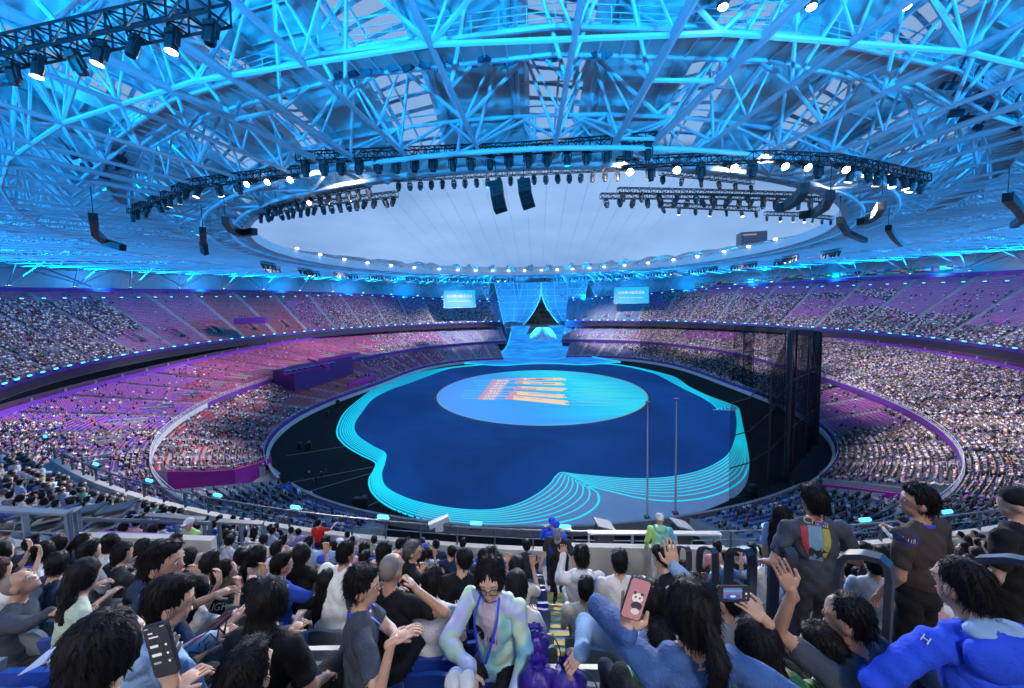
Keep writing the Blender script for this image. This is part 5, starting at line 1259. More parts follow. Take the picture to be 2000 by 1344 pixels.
hoop('hoop_railing', 'dark bent handrail left of the printed T-shirt', (1512, 1070), (1548, 1072), 1.2, .1, .02, (3.2, 3.0))
hoop('hoop_railing', 'big dark bent handrail below the two standing men', (1640, 1078), (1740, 1090), 1.1, .09, .018, (2.5, 2.3))
hoop('hoop_railing', 'big dark bent handrail at the right border', (1885, 1085), (2070, 1098), .9, .08, .018, (2.2, 1.9))
# yellow edged stairs
ylw = mat('yellow_nosing', (.62, .44, .05), .6)
def stair(label, x0, i0, i1, wd):
    r = empty('aisle_steps', npos(i0, x0)); tag(r, label, 'stairs')
    for i in range(i0, i1):
        for h in (0, 1):
            p = npos(i, x0); p[1] += .42-h*.4; z = near_floor(i)+h*RISE/2
            mb = MB(); mb.box((p[0], p[1]-.18, z+.02), (wd, .40, .05)); mb.build('tread', concrete_pale, r, loc=tuple(r.location))
            mb = MB(); mb.box((p[0], p[1]+.045, z+.026), (wd, .06, .055)); mb.build('nosing', ylw, r, loc=tuple(r.location))
stair('yellow edged steps in the aisle below the grey cap', at_d(1090, 1125, 6)[0], 6, 13, 1.1)
stair('yellow edged steps below the hoop handrails', at_d(1455, 1180, 4)[0], 7, 16, 1.2)
stair('yellow edged steps at the lower right corner', 2.6, 13, 17, 1.0)
# white camera box on the railing
r = empty('camera_unit', at_d(858, 1035, 14.2), .3); tag(r, 'white tilted camera box standing on the near railing', 'camera')
mb = MB(); mb.box((0, 0, .32), (.75, .22, .18), Matrix.Rotation(-.28, 3, 'Y')); mb.build('housing', mat('white_plastic', (.5, .54, .6), .4), r); mb = MB(); mb.box((0, 0, .1), (.28, .2, .24)); mb.bar((0, 0, 0), (0, 0, .3), .07); mb.build('mount', mat('white_plastic'), r)
mb = MB(); mb.bar((-.35, -.02, .22), (-.40, -.02, .205), .07, 10); mb.build('lens', glass_dark, r)
# seats
seat_blue = mat('navy_seat_plastic', (.012, .045, .27), .35, noise=.05); seat_grey = mat('grey_seat_plastic', (.19, .22, .25), .4, noise=.05)
def seat_proto():
    r = empty('folding_seat', (0, 0, -500))
    n = 9; G = []
    for z, wv, y in ((.42, .20, -.16), (.52, .225, -.18), (.66, .235, -.215), (.80, .23, -.25), (.86, .215, -.262), (.885, .19, -.27)):
        G.append(np.array([(x*wv, y-.035*(1-abs(x)**2)+.0, z+(.022*cos(x*pi*1.0) if z > .8 else 0)) for x in np.linspace(-1, 1, n)]))
    mb = MB()
    for a, b in zip(G[:-1], G[1:]): mb.sheet(a, b); mb.sheet(a-[0, .035, 0], b-[0, .035, 0])
    mb.sheet(G[-1], G[-1]-[0, .035, 0]); mb.sheet(G[0], G[0]-[0, .035, 0])
    for k in (0, n-1): mb.sheet(np.array([g[k] for g in G]), np.array([g[k]-[0, .035, 0] for g in G]))
    mb.build('back', seat_blue, r, smooth=True)
    mb = MB(); mb.box((0, -.12, .60), (.42, .05, .38), Matrix.Rotation(-.16, 3, 'X')); mb.ell((0, -.07, .60), (.17, .04, .15)); mb.build('seat_pan', seat_blue, r)
    mb = MB(); mb.box((0, -.2, .22), (.08, .07, .44)); mb.box((0, -.16, .42), (.40, .05, .05)); mb.build('leg', dark_metal, r)
    return r
sp_ = seat_proto()
# ================================================================== people
from mathutils.bvhtree import BVHTree
def cap_mesh(p, q, r1, r2, n=12):
    mb = MB(); p, q = np.array(p, float), np.array(q, float); d = q-p; L_ = np.linalg.norm(d)
    if L_ < 1e-5: mb.ell(p, (r1,)*3, n, 8); return mb
    d /= L_; pts = []; rr = []
    for a in (-80, -50, -20): pts.append(p+d*r1*sin(radians(a))); rr.append(r1*cos(radians(a)))
    for a in (20, 50, 80): pts.append(q+d*r2*sin(radians(a))); rr.append(r2*cos(radians(a)))
    mb.tube(pts, rr, n); return mb
REG = {'skin': 0, 'shirt': 1, 'pants': 2, 'sleeve': 1, 'shoe': 3}
def rotm(rx, ry, rz): return np.array(Matrix.Rotation(rz, 3, 'Z') @ Matrix.Rotation(ry, 3, 'Y') @ Matrix.Rotation(rx, 3, 'X'))
def remesh(mb, vox, smooth=4):
    me = bpy.data.meshes.new('t'); me.from_pydata(np.vstack(mb.V).tolist(), [], mb.F); o = bpy.data.objects.new('t', me); col.objects.link(o)
    md = o.modifiers.new('r', 'REMESH'); md.mode = 'VOXEL'; md.voxel_size = vox; 
    sm = o.modifiers.new('s', 'SMOOTH'); sm.factor = .5; sm.iterations = smooth
    dg = bpy.context.evaluated_depsgraph_get(); r = bpy.data.meshes.new_from_object(o.evaluated_get(dg)); bpy.data.objects.remove(o); bpy.data.meshes.remove(me); return r
def arr(me):
    n = len(me.vertices); a = np.empty(n*3); me.vertices.foreach_get('co', a); return a.reshape(-1, 3)
def fcent(me):
    a = np.empty(len(me.polygons)*3); me.polygons.foreach_get('center', a); return a.reshape(-1, 3)
def pdist(P, pr):
    k = pr[0]
    if k == 'c':
        _, p, q, r1, r2, _r = pr; p, q = np.array(p, float), np.array(q, float); d = q-p; L2 = d@d+1e-9
        t = np.clip(((P-p)@d)/L2, 0, 1); return np.linalg.norm(P-(p+t[:, None]*d), axis=1)-(r1+(r2-r1)*t)
    _, c, r, M_, _r = pr; Q_ = (P-np.array(c)) @ (M_ if M_ is not None else np.eye(3)); rr = np.array(r); n = np.linalg.norm(Q_/rr, axis=1)+1e-9
    return np.linalg.norm(Q_, axis=1)*(1-1/n)
def body_mesh(prims, vox, wrinkle=.006, extra=None, seed=0, mats_n=4):
    mb = MB()
    for pr in prims:
        if pr[0] == 'c': m2 = cap_mesh(*pr[1:5])
        else: m2 = MB(); m2.ell(pr[1], pr[2], 14, 10, pr[3])
        mb.add(np.vstack(m2.V), m2.F)
    me = remesh(mb, vox, 3)
    C = fcent(me); D = np.stack([pdist(C, p) for p in prims], 1); reg = np.array([REG[p[-1]] for p in prims])[np.argmin(D, 1)]
    V = arr(me)
    if wrinkle:
        Dv = np.stack([pdist(V, p) for p in prims], 1); rv = np.array([REG[p[-1]] for p in prims])[np.argmin(Dv, 1)]
        s = seed*1.7; w_ = np.sin(V[:, 2]*38+np.sin(V[:, 0]*21+s)*2.2+V[:, 1]*14+s)*.5+np.sin(V[:, 0]*33+V[:, 2]*17+np.sin(V[:, 1]*25)*2+s)*.35+.25*np.sin(V[:, 0]*60+V[:, 2]*55+s)
        N_ = np.empty(len(V)*3); me.vertices.foreach_get('normal', N_); N_ = N_.reshape(-1, 3)
        V = V+N_*(w_*wrinkle*np.isin(rv, (1, 2)) + .006*np.isin(rv, (1,)))[:, None]; me.vertices.foreach_set('co', V.ravel())
    me.polygons.foreach_set('material_index', reg.astype(np.int32)); me.polygons.foreach_set('use_smooth', [True]*len(me.polygons)); me.update(); return me
def head_prims(c, M_, fine=True):
    f = lambda p: tuple(np.array(c)+M_ @ np.array(p))
    pr = [('e', f((0, .0, .015)), (.076, .094, .10), M_, 'skin'), ('e', f((0, .03, -.055)), (.056, .062, .062), M_, 'skin')]
    if fine: pr += [('c', f((0, .088, .01)), f((0, .102, -.024)), .008, .0105, 'skin'), ('e', f((.079, -.005, -.012)), (.012, .024, .032), M_, 'skin'), ('e', f((-.079, -.005, -.012)), (.012, .024, .032), M_, 'skin'), ('e', f((0, .082, -.058)), (.022, .014, .010), M_, 'skin'), ('e', f((0, .07, -.092)), (.022, .02, .016), M_, 'skin'), ('e', f((.035, .078, .028)), (.026, .014, .010), M_, 'skin'), ('e', f((-.035, .078, .028)), (.026, .014, .010), M_, 'skin')]
    return pr
def hand_prims(w_, d, up, s=1., curl=.6, side=1, spread=.0):
    """w_: wrist, d: direction of the fingers, up: back of the hand"""
    d = np.array(d, float); d /= np.linalg.norm(d); up = np.array(up, float); up -= d*(up@d); up /= np.linalg.norm(up)+1e-9; x = np.cross(d, up)*side; w_ = np.array(w_, float)
    P = []; pc = w_+d*.05*s
    P.append(('e', tuple(pc), (.040*s, .048*s, .015*s), np.c_[x, d, up], 'skin'))
    P.append(('c', tuple(w_-d*.02), tuple(w_+d*.02*s), .024*s, .026*s, 'skin'))
    for k, (off, L_) in enumerate(((-.033, .068), (-.011, .078), (.011, .074), (.032, .058))):
        b = w_+d*.088*s+x*off*s; dd = d*cos(curl*.4)-up*sin(curl*.4)+x*spread*(k-1.5); m_ = b+dd*L_*.5*s; d2 = d*cos(curl*1.4)-up*sin(curl*1.4)+x*spread*(k-1.5); e = m_+d2*L_*.5*s
        P += [('c', tuple(b-d*.03*s), tuple(m_), .0082*s, .0078*s, 'skin'), ('c', tuple(m_), tuple(e), .0078*s, .0064*s, 'skin')]
    b = w_+d*.03*s-x*.030*s; m_ = b+(d*.6-x*.75-up*.1)*.038*s; e = m_+(d*.85-x*.2-up*.35)*.034*s
    P += [('c', tuple(b), tuple(m_), .013*s, .011*s, 'skin'), ('c', tuple(m_), tuple(e), .0105*s, .0085*s, 'skin')]
    return P
def figure(pose):
    """returns primitives of a figure; local frame faces +y, origin on the floor. s = overall scale"""
    s = pose.get('s', 1.); st = pose.get('stand', False); P = []
    hipz = .92 if st else .50; ln = pose.get('lean', 0.); sw = pose.get('sw', .19); bulk = pose.get('bulk', 1.)
    hip = np.array([0, 0, hipz]); tor = np.array([pose.get('side', 0.), ln, .50]); tor = tor/np.linalg.norm(tor)*.50
    sh = hip+tor; tw = pose.get('twist', 0.); ax = np.array([cos(tw), sin(tw), 0]); fwv = np.array([-sin(tw), cos(tw), 0])
    MT = np.c_[ax, np.cross(tor/np.linalg.norm(tor), ax), tor/np.linalg.norm(tor)]
    P.append(('e', tuple(hip+tor*.70), (.165*bulk, .108*bulk, .20), MT, 'shirt')); P.append(('e', tuple(hip+tor*.35), (.150*bulk, .112*bulk, .22), MT, 'shirt'))
    P.append(('e', tuple(hip+tor*.05), (.165*bulk, .125*bulk, .13), MT, 'pants' if st else 'shirt'))
    P.append(('c', tuple(sh+ax*(sw-.05)-tor*.06), tuple(sh-ax*(sw-.05)-tor*.06), .062*bulk, .062*bulk, 'shirt'))
    P.append(('c', tuple(sh+ax*.08+tor*.02), tuple(sh-ax*.08+tor*.02), .055, .055, 'shirt'))
    hc = sh+tor*.37+np.array([0, .03, 0])+np.array(pose.get('hoff', (0, 0, 0)))
    P.append(('c', tuple(sh+tor*.0), tuple(hc-tor*.12), .058, .052, 'skin'))
    hx, hy, hz = pose.get('head', (0, 0, 0)); MH = rotm(hx, hy, hz)
    P += head_prims(hc, MH, pose.get('fine', False))
    # legs
    if st:
        for sx in (-1, 1):
            k = pose.get('knee', {}).get(sx, (0, 0)); kn = np.array([sx*.10, .03+k[0], .49]); ft = np.array([sx*.11, -.02+k[1], .08])
            P += [('c', (sx*.09, 0, .88), tuple(kn), .088*bulk, .062, 'pants'), ('c', tuple(kn), tuple(ft), .060, .045, 'pants'), ('e', (ft[0], ft[1]+.07, .04), (.045, .13, .042), None, 'shoe')]
    else:
        for sx in (-1, 1):
            kn = np.array([sx*(.11+pose.get('spread', .03)), .43, .50]); ft = np.array([sx*.13, .45, .09])
            P += [('c', (sx*.09, .02, .50), tuple(kn), .085*bulk, .062, 'pants'), ('c', tuple(kn), tuple(ft), .060, .045, 'pants'), ('e', (ft[0], ft[1]+.08, .045), (.045, .13, .045), None, 'shoe')]
    hands = []
    for sx in (-1, 1):
        a = pose.get('armL' if sx < 0 else 'armR', ((.06, .10, -.26), (-.10, .24, .02)))   # elbow offset from shoulder, wrist offset from the elbow (x outwards)
        S0 = sh+ax*sx*sw-tor*.06
        if a[0] == 'ik':
            W = np.array(a[1], float); l1, l2 = .29, .26; d = W-S0; L_ = np.linalg.norm(d)
            if L_ > (l1+l2)*.985: W = S0+d/L_*(l1+l2)*.985; d = W-S0; L_ = np.linalg.norm(d)
            u = d/L_; k = (l1*l1-l2*l2+L_*L_)/(2*L_); h_ = math.sqrt(max(0, l1*l1-k*k)); hint = np.array(a[5] if len(a) > 5 else (sx*.4, -.2, -1.), float); hint -= u*(hint@u); hint /= np.linalg.norm(hint)+1e-9
            E = S0+u*k+hint*h_
        else:
            e = np.array(a[0]); E = S0+ax*sx*e[0]+fwv*e[1]+np.array([0, 0, e[2]])
            w_ = np.array(a[1]); W = E+ax*sx*w_[0]+fwv*w_[1]+np.array([0, 0, w_[2]])
        ls = pose.get('sleeve', 'short'); 
        P.append(('c', tuple(S0), tuple(S0+(E-S0)*(.62 if ls == 'short' else 1.)), .064*bulk, .056 if ls == 'short' else .050, 'shirt'))
        if ls == 'short': P.append(('c', tuple(S0+(E-S0)*.5), tuple(E), .043, .038, 'skin')); P.append(('c', tuple(E), tuple(W), .038, .026, 'skin'))
        else: P.append(('c', tuple(E), tuple(W), .050, .036, 'shirt'))
        hd = a[2] if len(a) > 2 and a[2] is not None else (W-E); hu = a[3] if len(a) > 3 else (0, 0, 1); cu = a[4] if len(a) > 4 else .7
        hands.append((W, hd, hu, cu, sx, ls))
    if pose.get('hood'):
        P.append(('e', tuple(sh+tor*.06-fwv*.075), (.12, .07, .075), MT, 'shirt'))
    return P, hands, hc, MH, sh, tor, ax, fwv
def hair_mesh(kind, hc, MH, vox=.013, seed=0, sh=None):
    f = lambda p: tuple(np.array(hc)+MH @ np.array(p)); P = []
    if kind in ('short', 'crop', 'tuft', 'grey'):
        k = {'short': 1., 'crop': .965, 'tuft': 1.04, 'grey': 1.}[kind]
        P += [('e', f((0, -.022, .038)), (.089*k, .098*k, .096*k), MH, 'shirt'), ('e', f((0, -.048, -.012)), (.079*k, .066*k, .07*k), MH, 'shirt')]
        if kind != 'crop': P += [('e', f((0, .038, .088)), (.066, .05, .034), MH, 'shirt'), ('e', f((.03, -.0, .105)), (.05, .06, .034), MH, 'shirt')]
        if kind == 'tuft': P += [('c', f((.0, -.02, .11)), f((.05, -.05, .15)), .02, .008, 'shirt'), ('c', f((-.03, .0, .11)), f((-.06, .02, .14)), .02, .008, 'shirt')]
    elif kind in ('long', 'bob', 'pony', 'bun'):
        P += [('e', f((0, -.02, .036)), (.094, .104, .100), MH, 'shirt'), ('e', f((0, -.050, -.02)), (.086, .070, .09), MH, 'shirt'), ('e', f((.062, .0, -.0)), (.034, .062, .085), MH, 'shirt'), ('e', f((-.062, .0, -.0)), (.034, .062, .085), MH, 'shirt')]
        if kind == 'bob': P += [('e', f((0, -.045, -.085)), (.092, .062, .075), MH, 'shirt')]
        if kind == 'long':
            h0 = np.array(f((0, -.055, -.05)))
            P += [('e', tuple(h0+[0, -.025, -.10]), (.100, .058, .15), None, 'shirt'), ('e', tuple(h0+[0, -.055, -.24]), (.088, .045, .13), None, 'shirt'), ('c', tuple(h0+[.05, -.06, -.3]), tuple(h0+[.055, -.07, -.42]), .03, .012, 'shirt'), ('c', tuple(h0+[-.04, -.06, -.3]), tuple(h0+[-.03, -.07, -.41]), .035, .012, 'shirt')]
        if kind == 'pony':
            h0 = np.array(f((0, -.12, .02))); P += [('c', tuple(h0), tuple(h0+[0, -.05, -.07]), .034, .042, 'shirt'), ('c', tuple(h0+[0, -.05, -.07]), tuple(h0+[.01, -.05, -.25]), .042, .018, 'shirt')]
        if kind == 'bun': P += [('e', f((0, -.10, .09)), (.045, .045, .042), MH, 'shirt')]
    elif kind == 'cap':
        P += [('e', f((0, -.005, .045)), (.092, .104, .078), MH, 'shirt'), ('e', f((0, .105, .022)), (.066, .068, .012), MH, 'shirt')]
    elif kind == 'capback':
        P += [('e', f((0, -.005, .045)), (.092, .104, .078), MH, 'shirt'), ('e', f((0, -.10, .012)), (.066, .05, .012), MH, 'shirt')]
    elif kind == 'stubble':
        P += [('e', f((0, -.02, .026)), (.0785, .088, .094), MH, 'shirt')]
    mb = MB()
    for pr in P:
        if pr[0] == 'c': m2 = cap_mesh(*pr[1:5])
        else: m2 = MB(); m2.ell(pr[1], pr[2], 14, 10, pr[3])
        mb.add(np.vstack(m2.V), m2.F)
    me = remesh(mb, vox, 3)
    V = arr(me); N_ = np.empty(len(V)*3); me.vertices.foreach_get('normal', N_); N_ = N_.reshape(-1, 3); s = seed
    if not kind.startswith('cap') and kind != 'stubble':
        Lc = (V-np.array(hc)) @ MH; an = np.arctan2(Lc[:, 0], -Lc[:, 1]+.02)
        w_ = np.sin(an*23+s+np.sin(Lc[:, 2]*40+s)*1.5)*.5+np.sin(an*41+Lc[:, 2]*30+s*2)*.35+np.sin(Lc[:, 0]*90+Lc[:, 1]*70+s)*.3
        V = V+N_*(w_*.006)[:, None]; me.vertices.foreach_set('co', V.ravel())
        import bmesh
        rr = np.random.RandomState(int(seed)+3); nS = 1100 if vox <= .010 else 170; ks = rr.randint(0, len(V), nS); bm = bmesh.new(); bm.from_mesh(me); wd = .0019 if vox <= .010 else .0042
        for k_ in ks:
            if Lc[k_, 1] > .02 and Lc[k_, 2] < .085: continue
            p0 = V[k_]; n0 = N_[k_]; dn = np.array([0, 0, -1.])+n0*(rr.uniform(.25, .9) if Lc[k_, 2] > -.0 else .35)+rr.normal(0, .3, 3); dn -= n0*min(0, dn@n0); dn /= np.linalg.norm(dn)+1e-6; sd = np.cross(dn, n0); sd /= np.linalg.norm(sd)+1e-6; ln_ = rr.uniform(.015, .05)
            a_, b_, c_, e_ = [bm.verts.new(q) for q in (p0+sd*wd, p0-sd*wd, p0+n0*wd*1.2, p0+dn*ln_+n0*.002)]
            bm.faces.new((a_, c_, e_)); bm.faces.new((c_, b_, e_)); bm.faces.new((b_, a_, e_))
        bm.to_mesh(me); bm.free()
    me.polygons.foreach_set('use_smooth', [True]*len(me.polygons)); me.update(); return me
# materials for people
def hairm(name, c):
    M = mat(name, c, .55, spec=.12)
    if 'hn' in M: return M
    M['hn'] = 1; t = M.node_tree; b = t.nodes['Principled BSDF']; tc = nd(t, 'ShaderNodeTexCoord'); mp = nd(t, 'ShaderNodeMapping'); mp.inputs['Scale'].default_value = (160, 160, 14)
    n = nd(t, 'ShaderNodeTexNoise'); n.inputs['Scale'].default_value = 1.; n.inputs['Detail'].default_value = 3; bp = nd(t, 'ShaderNodeBump'); bp.inputs['Strength'].default_value = .7; bp.inputs['Distance'].default_value = .004
    t.links.new(tc.outputs['Object'], mp.inputs[0]); t.links.new(mp.outputs[0], n.inputs['Vector']); t.links.new(n.outputs['Fac'], bp.inputs['Height']); t.links.new(bp.outputs[0], b.inputs['Normal']); return M
hair_black = hairm('black_hair', (.008, .007, .008)); hair_grey = hairm('greying_hair', (.10, .10, .105)); hair_brown = hairm('dark_brown_hair', (.035, .014, .010)); hair_stub = mat('shaved_scalp', (.16, .13, .12), .6)
def skin(name, c):
    M = mat(name, c, .5, noise=.06, nscale=18, bump=.15, bscale=120); M.node_tree.nodes['Principled BSDF'].inputs['Subsurface Weight'].default_value = .08; M.node_tree.nodes['Principled BSDF'].inputs['Subsurface Radius'].default_value = (.02, .008, .004); return M
SK = [skin('skin_light', (.50, .30, .21)), skin('skin_tan', (.38, .21, .14)), skin('skin_fair', (.58, .37, .28))]
def cloth(name, c): return mat(name, c, .85, noise=.10, nscale=7, bump=.35, bscale=60, spec=.15)
CL = {'black': (.010, .010, .012), 'charcoal': (.028, .030, .036), 'navy': (.016, .026, .055), 'white': (.62, .64, .68), 'off-white': (.55, .53, .48), 'light grey': (.30, .32, .35), 'grey': (.13, .14, .16), 'blue': (.025, .07, .42), 'bright blue': (.02, .07, .62), 'light blue': (.22, .36, .58), 'pink': (.50, .27, .30), 'red': (.55, .02, .02), 'mint': (.20, .42, .36), 'lime': (.36, .62, .22), 'denim blue': (.05, .13, .32), 'pale green': (.38, .48, .40), 'teal': (.02, .12, .13), 'yellow': (.5, .42, .06), 'brown': (.045, .033, .033), 'dark green': (.02, .10, .05), 'lilac': (.36, .30, .55), 'slate': (.045, .055, .075)}
def C_(n): return cloth(n.replace(' ', '_').replace('-', '_')+'_cloth', CL[n])
shoe_m = mat('dark_shoe', (.02, .02, .022), .5)
def mk_person(name_loc, rz, body, hair, mats_, hairmat, label, group=None, scale=1., hn='hair'):
    o = bpy.data.objects.new('person', body); col.objects.link(o); o.location = name_loc; o.rotation_euler = (0, 0, rz); o.scale = (scale,)*3
    for i, m_ in enumerate(mats_):
        o.material_slots[i].link = 'OBJECT'; o.material_slots[i].material = m_
    tag(o, label, 'person', group)
    if hair is not None:
        h = bpy.data.objects.new(hn, hair); col.objects.link(h); h.parent = o; h.material_slots[0].link = 'OBJECT'; h.material_slots[0].material = hairmat
    return o
def finish(me, n):
    while len(me.materials) < n: me.materials.append(None)
    return me
def make(pose, hairkind, vox=.02, seed=0, hs=1., hcurl=None, hvox=.014, fingers=True):
    P, hands, hc, MH, sh, tor, ax, fwv = figure(pose)
    if not fingers:
        for (W, hd, hu, cu, sx, ls) in hands:
            d = np.array(hd)/np.linalg.norm(hd); P.append(('e', tuple(W+d*.05), (.042, .03, .07), None, 'skin'))
        me = body_mesh(P, vox, .004, seed=seed)
    else:
        for (W, hd, hu, cu, sx, ls) in hands:
            d = np.array(hd)/np.linalg.norm(hd); P.append(('c', tuple(W-d*.02), tuple(W+d*.02), .026 if ls == 'short' else .03, .026, 'skin' if ls == 'short' else 'shirt'))
        me = body_mesh(P, vox, .009, seed=seed)
        # fingers grown on at the wrist, joined into the same mesh
        import bmesh
        bm = bmesh.new(); bm.from_mesh(me)
        for (W, hd, hu, cu, sx, ls) in hands:
            hp = hand_prims(W, hd, hu, 1., cu, sx, pose.get('fs', 0.)); hm = MB()
            for pr in hp:
                m2 = cap_mesh(*pr[1:5], n=10) if pr[0] == 'c' else MB()
                if pr[0] == 'e': m2.ell(pr[1], pr[2], 12, 8, pr[3])
                hm.add(np.vstack(m2.V), m2.F)
            t = remesh(hm, .0042, 1); t.polygons.foreach_set('use_smooth', [True]*len(t.polygons)); t.polygons.foreach_set('material_index', np.zeros(len(t.polygons), np.int32)); bm.from_mesh(t); bpy.data.meshes.remove(t)
        bm.to_mesh(me); bm.free()
    finish(me, 4)
    hm = hair_mesh(hairkind, hc, MH, hvox, seed) if hairkind else None
    if hm: finish(hm, 1)
    return me, hm, hc, MH, sh, tor
# ---- prototypes shared by the many seated spectators
LAP = ((.05, .08, -.27), (-.09, .23, .02)); UPH = ((.05, .20, -.18), (-.07, .10, .24), (0, .1, 1), (0, 1, .2), .8); FACE_ = ((.08, .18, -.20), (-.13, .02, .24), (0, -.2, 1), (0, 1, 0), 1.); WIDE = ((.16, .05, -.24), (-.16, .2, .02))
PRO = []
def proto(pose, hair, **k):
    me, hm, hc, MH, sh, tor = make(pose, hair, vox=k.get('vox', .021), seed=len(PRO)*3+1, hvox=.015); PRO.append((me, hm, np.array(hc)+MH @ np.array([0, 0, .125]), hair))
proto({'armL': LAP, 'armR': LAP, 'lean': .04}, 'short')
proto({'armL': UPH, 'armR': LAP, 'lean': .03, 'head': (-.1, 0, .3)}, 'short')
proto({'armL': LAP, 'armR': LAP, 'lean': .08, 'sw': .165, 'bulk': .86, 'head': (-.3, 0, 0)}, 'long')
proto({'armL': UPH, 'armR': UPH, 'lean': .05, 'sw': .165, 'bulk': .86}, 'long')
proto({'armL': LAP, 'armR': FACE_, 'lean': .1, 'sleeve': 'long', 'head': (-.15, 0, -.9)}, 'bob')
proto({'armL': WIDE, 'armR': LAP, 'lean': .12, 'sleeve': 'long', 'hood': 1, 'head': (-.2, 0, .5)}, 'short')
proto({'armL': LAP, 'armR': UPH, 'lean': .02, 'sw': .165, 'bulk': .88, 'head': (0, 0, -.5)}, 'pony')
proto({'armL': LAP, 'armR': LAP, 'lean': .06, 'bulk': 1.1, 'sw': .2, 'head': (0, 0, 1.0)}, 'crop')
proto({'armL': LAP, 'armR': LAP, 'lean': .06, 'head': (-.35, 0, .1)}, 'cap')
proto({'armL': LAP, 'armR': WIDE, 'lean': .07, 'sw': .165, 'bulk': .88, 'head': (0, 0, .8)}, 'bun')
PROS = []   # standing
def sproto(pose, hair):
    pose['stand'] = True; me, hm, hc, MH, sh, tor = make(pose, hair, vox=.022, seed=len(PROS)*5+2, hvox=.015); PROS.append((me, hm, np.array(hc)+MH @ np.array([0, 0, .125]), hair))
HANG = ((.04, .0, -.28), (.0, .06, -.25))
sproto({'armL': HANG, 'armR': HANG}, 'short'); sproto({'armL': HANG, 'armR': ((.1, .2, -.1), (.02, .25, .02)), 'head': (0, 0, -.6)}, 'crop'); sproto({'armL': ((.05, .15, -.22), (-.12, .2, .1)), 'armR': ((.05, .15, -.22), (-.12, .2, .1)), 'sleeve': 'long'}, 'cap')
def spawn(lib, k, top, rz, shirt, pants, label, group, hairc=None, sk=None, scale=1., capc='white'):
    me, hm, tp, hk = lib[k]; c, s = cos(rz), sin(rz); t = np.array([tp[0]*c-tp[1]*s, tp[0]*s+tp[1]*c, tp[2]])*scale
    hmm = C_(capc) if hk.startswith('cap') else (hairc or hair_black)
    return mk_person(np.array(top)-t, rz, me, hm, [sk or SK[0], C_(shirt), C_(pants), shoe_m], hmm, label, group, scale, 'cap' if hk.startswith('cap') else 'hair')
HD = {0: 'short hair', 1: 'short hair and a raised hand', 2: 'long hair', 3: 'long hair, both hands raised', 4: 'bobbed hair', 5: 'short hair and a hood', 6: 'a ponytail', 7: 'cropped hair', 8: 'a cap', 9: 'a hair bun'}
G1 = 'spectators on the near terrace'
taken = []
def sg_(px, top, d, k, shirt, label, pants='charcoal', rz=0., sc_=1., hc=None, sk=None, capc='white', lib=None):
    taken.append((px, top, d)); spawn(lib or PRO, k, at_d(px, top, d), rz, shirt, pants, label, G1, hc, sk, sc_, capc)
